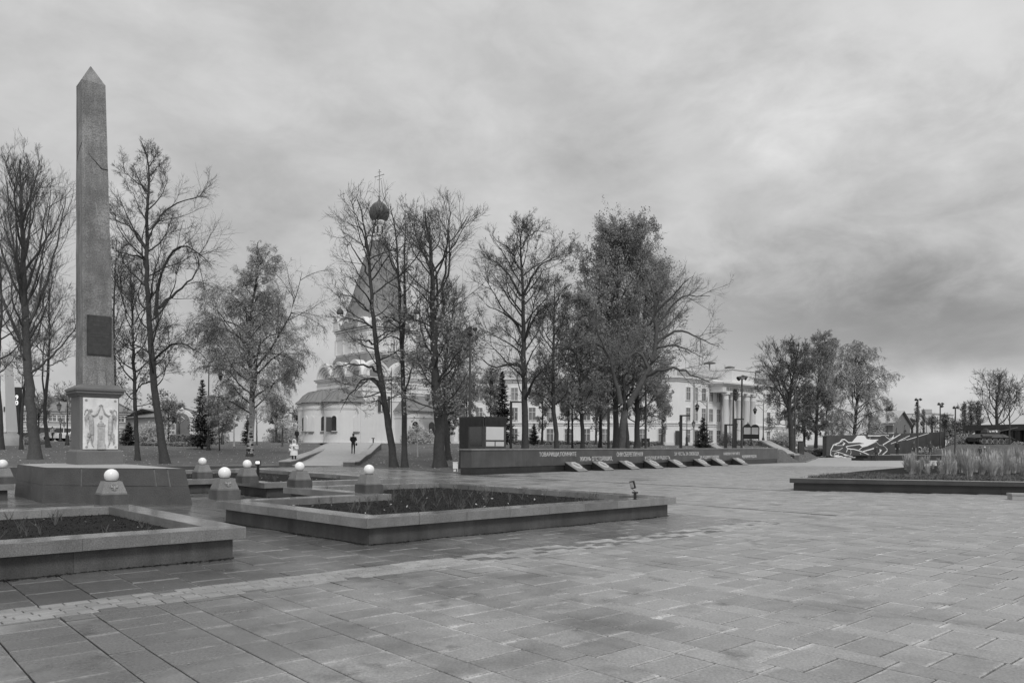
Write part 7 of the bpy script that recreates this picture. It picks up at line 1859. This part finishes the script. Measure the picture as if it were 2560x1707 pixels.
# ---------------------------------------------------------------- far buildings at the right
def right_buildings():
    # gabled house
    Y=150; k=Y/F
    A=at(2170,1100,Y); B=at(2232,1100,Y-6); C=at(2275,1100,Y+6)
    A.z=B.z=C.z=0; ze=at(2232,1057,Y-6).z; zr=at(2252,1028,Y).z
    root=thing('gabled_house','plain brick house with a metal gable roof behind the mural wall','building',B)
    m=MB(); D=A+(C-B); m.prism([(q.x,q.y) for q in (A,B,C,D)],-.5,ze); m.obj('wall',M_brick2,root,world=True)
    r0=(B+C)/2; r1=(A+D)/2; ov=(B-A).normalized()*.6; out=(B-C).normalized()*.7
    e=[A+out-ov,B+out+ov,r0+ov,r1-ov]; m=MB(); u=Vector((0,0,.15))
    Z=lambda p,z: Vector((p.x,p.y,z))
    a_,b_,c_,d_=Z(e[0],ze-.1),Z(e[1],ze-.1),Z(e[2],zr),Z(e[3],zr)
    m.hexa([a_,b_,c_,d_],[x+u for x in (a_,b_,c_,d_)]); a2,b2=Z(D-out-ov,ze-.1),Z(C-out+ov,ze-.1); m.hexa([d_,c_,b2,a2],[x+u for x in (d_,c_,b2,a2)]); rf=m.obj('roof',M_pale_roof,root,world=True)
    m=MB()
    for i in range(14):
        q=i/13; m.tube([a_.lerp(b_,q)+u,d_.lerp(c_,q)+u],.05,3)
    m.obj('roof_seam',M_concrete,rf,world=True)
    m=MB(); m.add([Z(B,ze),Z(C,ze),Z(r0,zr-.05)],[(0,1,2)]); m.obj('gable',M_brick2,root,world=True)
    d=(B-A).normalized(); n=Vector((d.y,-d.x,0)); 
    m=MB(); q=[A-d*.2+n*.2,B+d*.2+n*.2,B+d*.2,A-d*.2]; m.prism([(p.x,p.y) for p in q],ze-.45,ze-.15); m.prism([(p.x,p.y) for p in q],ze-2.0,ze-1.75); m.obj('cornice',M_white2,root,world=True)
    s=(at(2195,1080,Y-2.5)-A).dot(d); p=A+d*s; zb=at(2195,1088,Y-3).z
    def archp(r,z0,z1,off,mt,name,par):
        pts=[(-r,z0),(r,z0),(r,z1)]+[(r*math.cos(math.pi*j/8),z1+r*math.sin(math.pi*j/8)) for j in range(1,8)]+[(-r,z1)]; nn=len(pts); m=MB()
        vs=[Vector((p.x,p.y,0))+d*x+n*off+Vector((0,0,z)) for x,z in pts]+[Vector((p.x,p.y,0))+d*x-n*.1+Vector((0,0,z)) for x,z in pts]; m.add(vs,[tuple(range(nn))]+[((j+1)%nn,j,nn+j,nn+(j+1)%nn) for j in range(nn)]); return m.obj(name,mt,par,world=True)
    w=archp(.62,zb-.6,zb+.45,.06,M_white2,'window',root); archp(.38,zb-.6,zb+.40,.10,M_glassd,'pane',w)
    # apartment block
    Y=330; A=at(2328,1085,Y);B=at(2383,1085,Y+14);A.z=B.z=0; d=(B-A).normalized(); n=Vector((d.y,-d.x,0)); zt=at(2328,1035,Y).z; root=thing('apartment_block','distant pale apartment block with rows of balconies','building',A)
    m=MB(); q=[A,B,B-n*12,A-n*12]; m.prism([(p.x,p.y) for p in q],-1,zt); w=m.obj('wall',M_stucco,root,world=True)
    m=MB(); m.prism([(p.x,p.y) for p in (A+n*.3,B+n*.3,B-n*12,A-n*12)],zt,zt+.5); c=A+d*5-n*4; m.box((c.x,c.y,zt+.5),(3,3,1.8)); m.obj('roof_parapet',M_concrete,root,world=True)
    W=(B-A).length; fl=int((zt-1)/2.1)
    for f in range(fl):
        for i in range(9):
            x=W*(i+.5)/9; p=A+d*x+n*.05; z=zt-1.9-f*2.1
            if z<1: continue
            ang=math.atan2(d.y,d.x)
            m=MB(); m.box((p.x,p.y,z),(W/9*.55,.1,1.1),ang); wd_=m.obj('window',M_glassd if i in (1,4,6) else M_glassm,w,world=True)
            if i in (1,4,6): m=MB(); pp=p+n*.35; m.box((pp.x,pp.y,z-.45),(W/9*.95,.6,.75),ang); m.obj('balcony',M_concrete,w,world=True)
    # low dark building with slab roof
    Y=135; A=at(2419,1100,Y+6);B=at(2640,1100,Y-8);A.z=B.z=0; d=(B-A).normalized(); n=Vector((d.y,-d.x,0)); root=thing('low_pavilion','low dark flat-roofed pavilion behind the tank','building',A)
    z0=terr(A.x,A.y); zt=at(2419,1063,Y+6).z; zf=at(2419,1077,Y+6).z
    m=MB(); m.prism([(p.x,p.y) for p in (A+n*1.2,B+n*1.2,B-n*10,A-n*10)],zf,zt); m.obj('roof_slab',M_corten,root,world=True)
    a=A+d*1.4; m=MB(); m.prism([(p.x,p.y) for p in (a,B,B-n*9,a-n*9)],0,zf); w=m.obj('wall',M_pole,root,world=True)
    ang=math.atan2(d.y,d.x)
    for i in range(22):
        p=a+d*(.35+i*.55)+n*.06
        m=MB(); m.box((p.x,p.y,0),(.12,.12,zf),ang); m.obj('wall_slat',M_metal if i%2 else M_corten,w,world=True)
    for px in (2538,2552,2570): s=(at(px,1100,Y-2)-a).dot(d); p=a+d*s+n*.5; m=MB(); m.box((p.x,p.y,0),(.7,.5,zf),ang); m.obj('pillar',M_black,root,world=True)
    p=a+d*((at(2545,1100,Y-2)-a).dot(d))+n*.1; m=MB(); m.box((p.x,p.y,0),(.8,.2,zf),ang); m.obj('pale_panel',M_concrete,root,world=True)
    # long low embankment wall behind grasses
right_buildings()
def left_buildings():
    def house(pxa,pxb,Y,pe,pr,label,mt,floors,dY=0,nx=8,chim=True,zg=1.45,base='house'):
        A=at(pxa,1104,Y);B=at(pxb,1104,Y+dY);A.z=B.z=zg; d=(B-A).normalized(); n=Vector((d.y,-d.x,0)); ze=at((pxa+pxb)/2,pe,Y+dY/2).z; zr=at((pxa+pxb)/2,pr,Y+dY/2+5).z
        root=thing(base,label,'building',A)
        m=MB(); m.prism([(p.x,p.y) for p in (A,B,B-n*10,A-n*10)],zg-1.5,ze); w=m.obj('wall',mt,root,world=True)
        m=MB(); m.prism([(p.x,p.y) for p in (A+n*.3-d*.3,B+n*.3+d*.3,B+d*.3,A-d*.3)],ze-.35,ze); m.prism([(p.x,p.y) for p in (A+n*.12,B+n*.12,B,A)],(zg+ze)/2-.2,(zg+ze)/2); m.obj('cornice',M_white2,w,world=True)
        Z=lambda p,z: Vector((p.x,p.y,z))
        m=MB(); m.hexa([Z(A+n*.6-d*.5,ze),Z(B+n*.6+d*.5,ze),Z(B-n*10+d*.5,ze),Z(A-n*10-d*.5,ze)],[Z(A+d*2.5-n*4.8,zr),Z(B-d*2.5-n*4.8,zr),Z(B-d*2.5-n*5.2,zr),Z(A+d*2.5-n*5.2,zr)]); r=m.obj('roof',M_roofl,root,world=True)
        if chim: 
            for u in (.3,.7): p=A.lerp(B,u)-n*4; m=MB(); m.box((p.x,p.y,zr-.8),(.8,.8,1.6)); m.obj('chimney',M_concrete,r,world=True)
        W=(B-A).length; h=(ze-zg)/floors; facade_windows(root,w,A,d,n,[W*(i+.5)/nx for i in range(nx)],[zg+h*(f+.52) for f in range(floors)],1.0,h*.42,0)
        return root,w,A,d,n
    house(52,250,108,1028,1005,'long pale low house with a dull roof at the left behind the lawn',M_ochre,2,4,9)
    house(255,330,118,1030,1008,'pale house between the pedestal and the straight dark trunk',M_ochre,2,2,4,False)
    house(396,438,112,1043,1024,'small pale house end with one window left of the brick house with the arch',M_ochre,1,2,2,False)
    r,w,A,d,n=house(436,486,122,1030,1016,'house with a decorated arched gable left of the dark spruce',M_brick2,1,2,1,False)
    c=at(454,1062,119); 
    m=MB(); m.hexa([c+Vector((-1.6,0,-1)),c+Vector((1.6,0,-1)),c+Vector((1.6,1,-1)),c+Vector((-1.6,1,-1))],[c+Vector((-1.6,0,2)),c+Vector((1.6,0,2)),c+Vector((1.6,1,2)),c+Vector((-1.6,1,2))]); m.lathe([(0,0),(1.6,0),(1.6,.5),(0,.5)],n=20); 
    m=MB(); 
    for rr,yy,mt in ((1.75,0,0),(1.25,-.08,1)):
        pts=[(-rr,-1.6),(rr,-1.6),(rr,.6)]+[(rr*math.cos(math.pi*j/10),.6+rr*math.sin(math.pi*j/10)) for j in range(1,10)]+[(-rr,.6)]; nn=len(pts); m.mi=mt
        m.add([c+Vector((x,yy,z)) for x,z in pts]+[c+Vector((x,yy+.6,z)) for x,z in pts],[tuple(range(nn))]+[((j+1)%nn,j,nn+j,nn+(j+1)%nn) for j in range(nn)])
    m.obj('arched_gable',[M_white2,M_roof],r,world=True)
    m=MB(); m.lathe([(0,-.05),(.35,0),(.0,.5)],tuple(c+Vector((0,0,2.4))),n=8); m.obj('gable_finial',M_white2,r,world=True); m=MB(); m.tube([c+Vector((-.5,-.12,.9)),c+Vector((0,-.12,1.3)),c+Vector((.5,-.12,.9)),c+Vector((0,-.12,.5)),c+Vector((-.5,-.12,.9))],.07,4); m.obj('gable_ornament',M_white2,r,world=True)
    # white pylon at the left edge
    Y=76; a=at(-28,1088,Y);b=at(30,1088,Y); zb=at(0,1080,Y).z; zt=at(0,880,Y).z; cx=(a.x+b.x)/2; w=b.x-a.x
    t=thing('white_pylon','tall pale tapering pylon on a rounded base at the left edge','monument',(cx,Y,terr(cx,Y)))
    z0=terr(cx,Y)
    m=MB(); m.box((0,0,zb-z0),(w*1.0,w*.8,zt-zb),0,.62); m.obj('shaft',M_stucco,t); m=MB(); m.lathe([(w*.95,-.3),(w*.92,.4),(w*.8,.75),(w*.6,zb-z0+.05),(0,zb-z0+.05)],n=28,sy=.8); m.obj('rounded_base',M_concrete,t,smooth=True)
    m=MB(); m.box((w*.42,-w*.40,at(0,1030,Y).z-z0),(.06,.1,.5)); m.obj('small_fitting',M_metal,t)
    # dark display with digits
    Y=84; a=at(27,1035,Y); b=at(52,968,Y); z0=terr(a.x,Y); t=thing('display_tower','dark vertical display panel showing two bright pairs of digits at the left edge','sign',((a.x+b.x)/2,Y,z0)); w=b.x-a.x
    m=MB(); m.box((0,0,-.2),(w,.5,b.z-z0+.2)); pn=m.obj('panel',M_black,t)
    for txt,y0,y1 in (('19',999,987.5),('10',1012.5,1001)):
        zz0=at(40,y0,Y).z; zz1=at(40,y1,Y).z; o=put_text(txt,pn,Vector((at(37.5,1000,Y).x,Y-.27,zz0)),(1,0,0),(0,0,1),at(49.5,1000,Y).x-at(37.5,1000,Y).x,zz1-zz0,M_digit,.02,'lit_digits')
M_roofl=mat('old_roof',.20,.7,.2,1); M_digit=mat('lit_digit',.9,.5,.02,2); _b=M_digit.node_tree.nodes['Principled BSDF']; _b.inputs['Emission Color'].default_value=(1,1,1,1); _b.inputs['Emission Strength'].default_value=.9
left_buildings()
def car(px,Y,w,label,paint,rz=0,kind='suv'):
    g=TX(px,Y); L=4.6; t=thing('parked_car',label,'car',g,rz)
    side=[(-2.3,.35),(-2.28,.95),(-2.05,1.05),(-1.75,1.62),(-1.2,1.72),(.35,1.70),(1.05,1.12),(2.1,1.0),(2.3,.75),(2.32,.38)]
    m=MB(); n=len(side)
    def ins(y,k): return [(x,y*(k if z<1.1 else .80*k),z) for x,z in side]
    A_2,B_2=ins(-.9,1),ins(.9,1); m.add(A_2+B_2,[tuple(range(n))[::-1],tuple(range(n,2*n))]+[(i,(i+1)%n,n+(i+1)%n,n+i) for i in range(n)]); m.obj('body',paint,t)
    for sd in (-1,1):
        m=MB(); y=sd*.86
        m.hexa([(-1.75,y,1.08),(-.45,y,1.08),(-.45,y-sd*.05,1.08),(-1.75,y-sd*.05,1.08)],[(-1.5,y*.9,1.55),(-.45,y*.88,1.6),(-.45,y*.85,1.6),(-1.5,y*.85,1.55)])
        m.hexa([(-.35,y,1.08),(.95,y,1.08),(.95,y-sd*.05,1.08),(-.35,y-sd*.05,1.08)],[(-.35,y*.88,1.6),(.4,y*.88,1.57),(.4,y*.85,1.57),(-.35,y*.85,1.6)]); m.obj('window',M_glassd,t)
    for x in (-1.45,1.4):
        for sd in (-1,1):
            m=MB(); m.lathe([(0,-.11),(.34,-.11),(.36,0),(.34,.11),(0,.11)],n=16); m.xf(Matrix.Translation((x,sd*.82,.34))@Matrix.Rotation(math.pi/2,4,'X')); wh=m.obj('wheel',M_rubber,t)
            m=MB(); m.lathe([(0,-.02),(.2,-.02),(.2,.02),(0,.02)],n=12); m.xf(Matrix.Translation((x,sd*.94,.34))@Matrix.Rotation(math.pi/2,4,'X')); m.obj('rim',M_steel,wh)
    for sd in (-1,1):
        m=MB(); m.box((2.26,sd*.65,.72),(.12,.35,.14)); m.obj('headlight',M_panelw,t); m=MB(); m.box((-2.27,sd*.7,.85),(.1,.2,.28)); m.obj('tail_light',M_pole,t)
car(153,96,30,'white car parked behind the lawn, left of the obelisk pedestal',M_carw,math.radians(200)); car(186,98,26,'dark car mostly hidden by the obelisk pedestal',M_card,math.radians(190)); car(108,100,26,'dark car partly hidden by the thick tree trunk at the left',M_card,math.radians(185))
# scattered fallen leaves and small litter on plaza and lawn
rng=np.random.default_rng(55)
pts=[]
for _ in range(900):
    s,t=rng.uniform(-3,30),rng.uniform(-4,12); p=xy(s,t)
    if 3<p.y<40: pts.append((p.x,p.y,.006))
o=link('fallen_leaves',cloud_mesh('fallen_leaves',pts,.004,.018,M_leafd,flat=.95,seed=3)); tag(o,kind='stuff'); o['label']='a few fallen leaves scattered on the paving'; o['category']='leaves'
pts=[]
for _ in range(6000):
    t=rng.uniform(-.68,.40); y=rng.uniform(42,90); x=t*y; z=terr(x,y)
    if z>0.02 and z<1.6: pts.append((x,y,z-.02))
o=link('lawn_leaves',cloud_mesh('lawn_leaves',pts,.03,.09,M_leafb,flat=.9,seed=6)); tag(o,kind='stuff'); o['label']='fallen leaves strewn over the lawns'; o['category']='leaves'
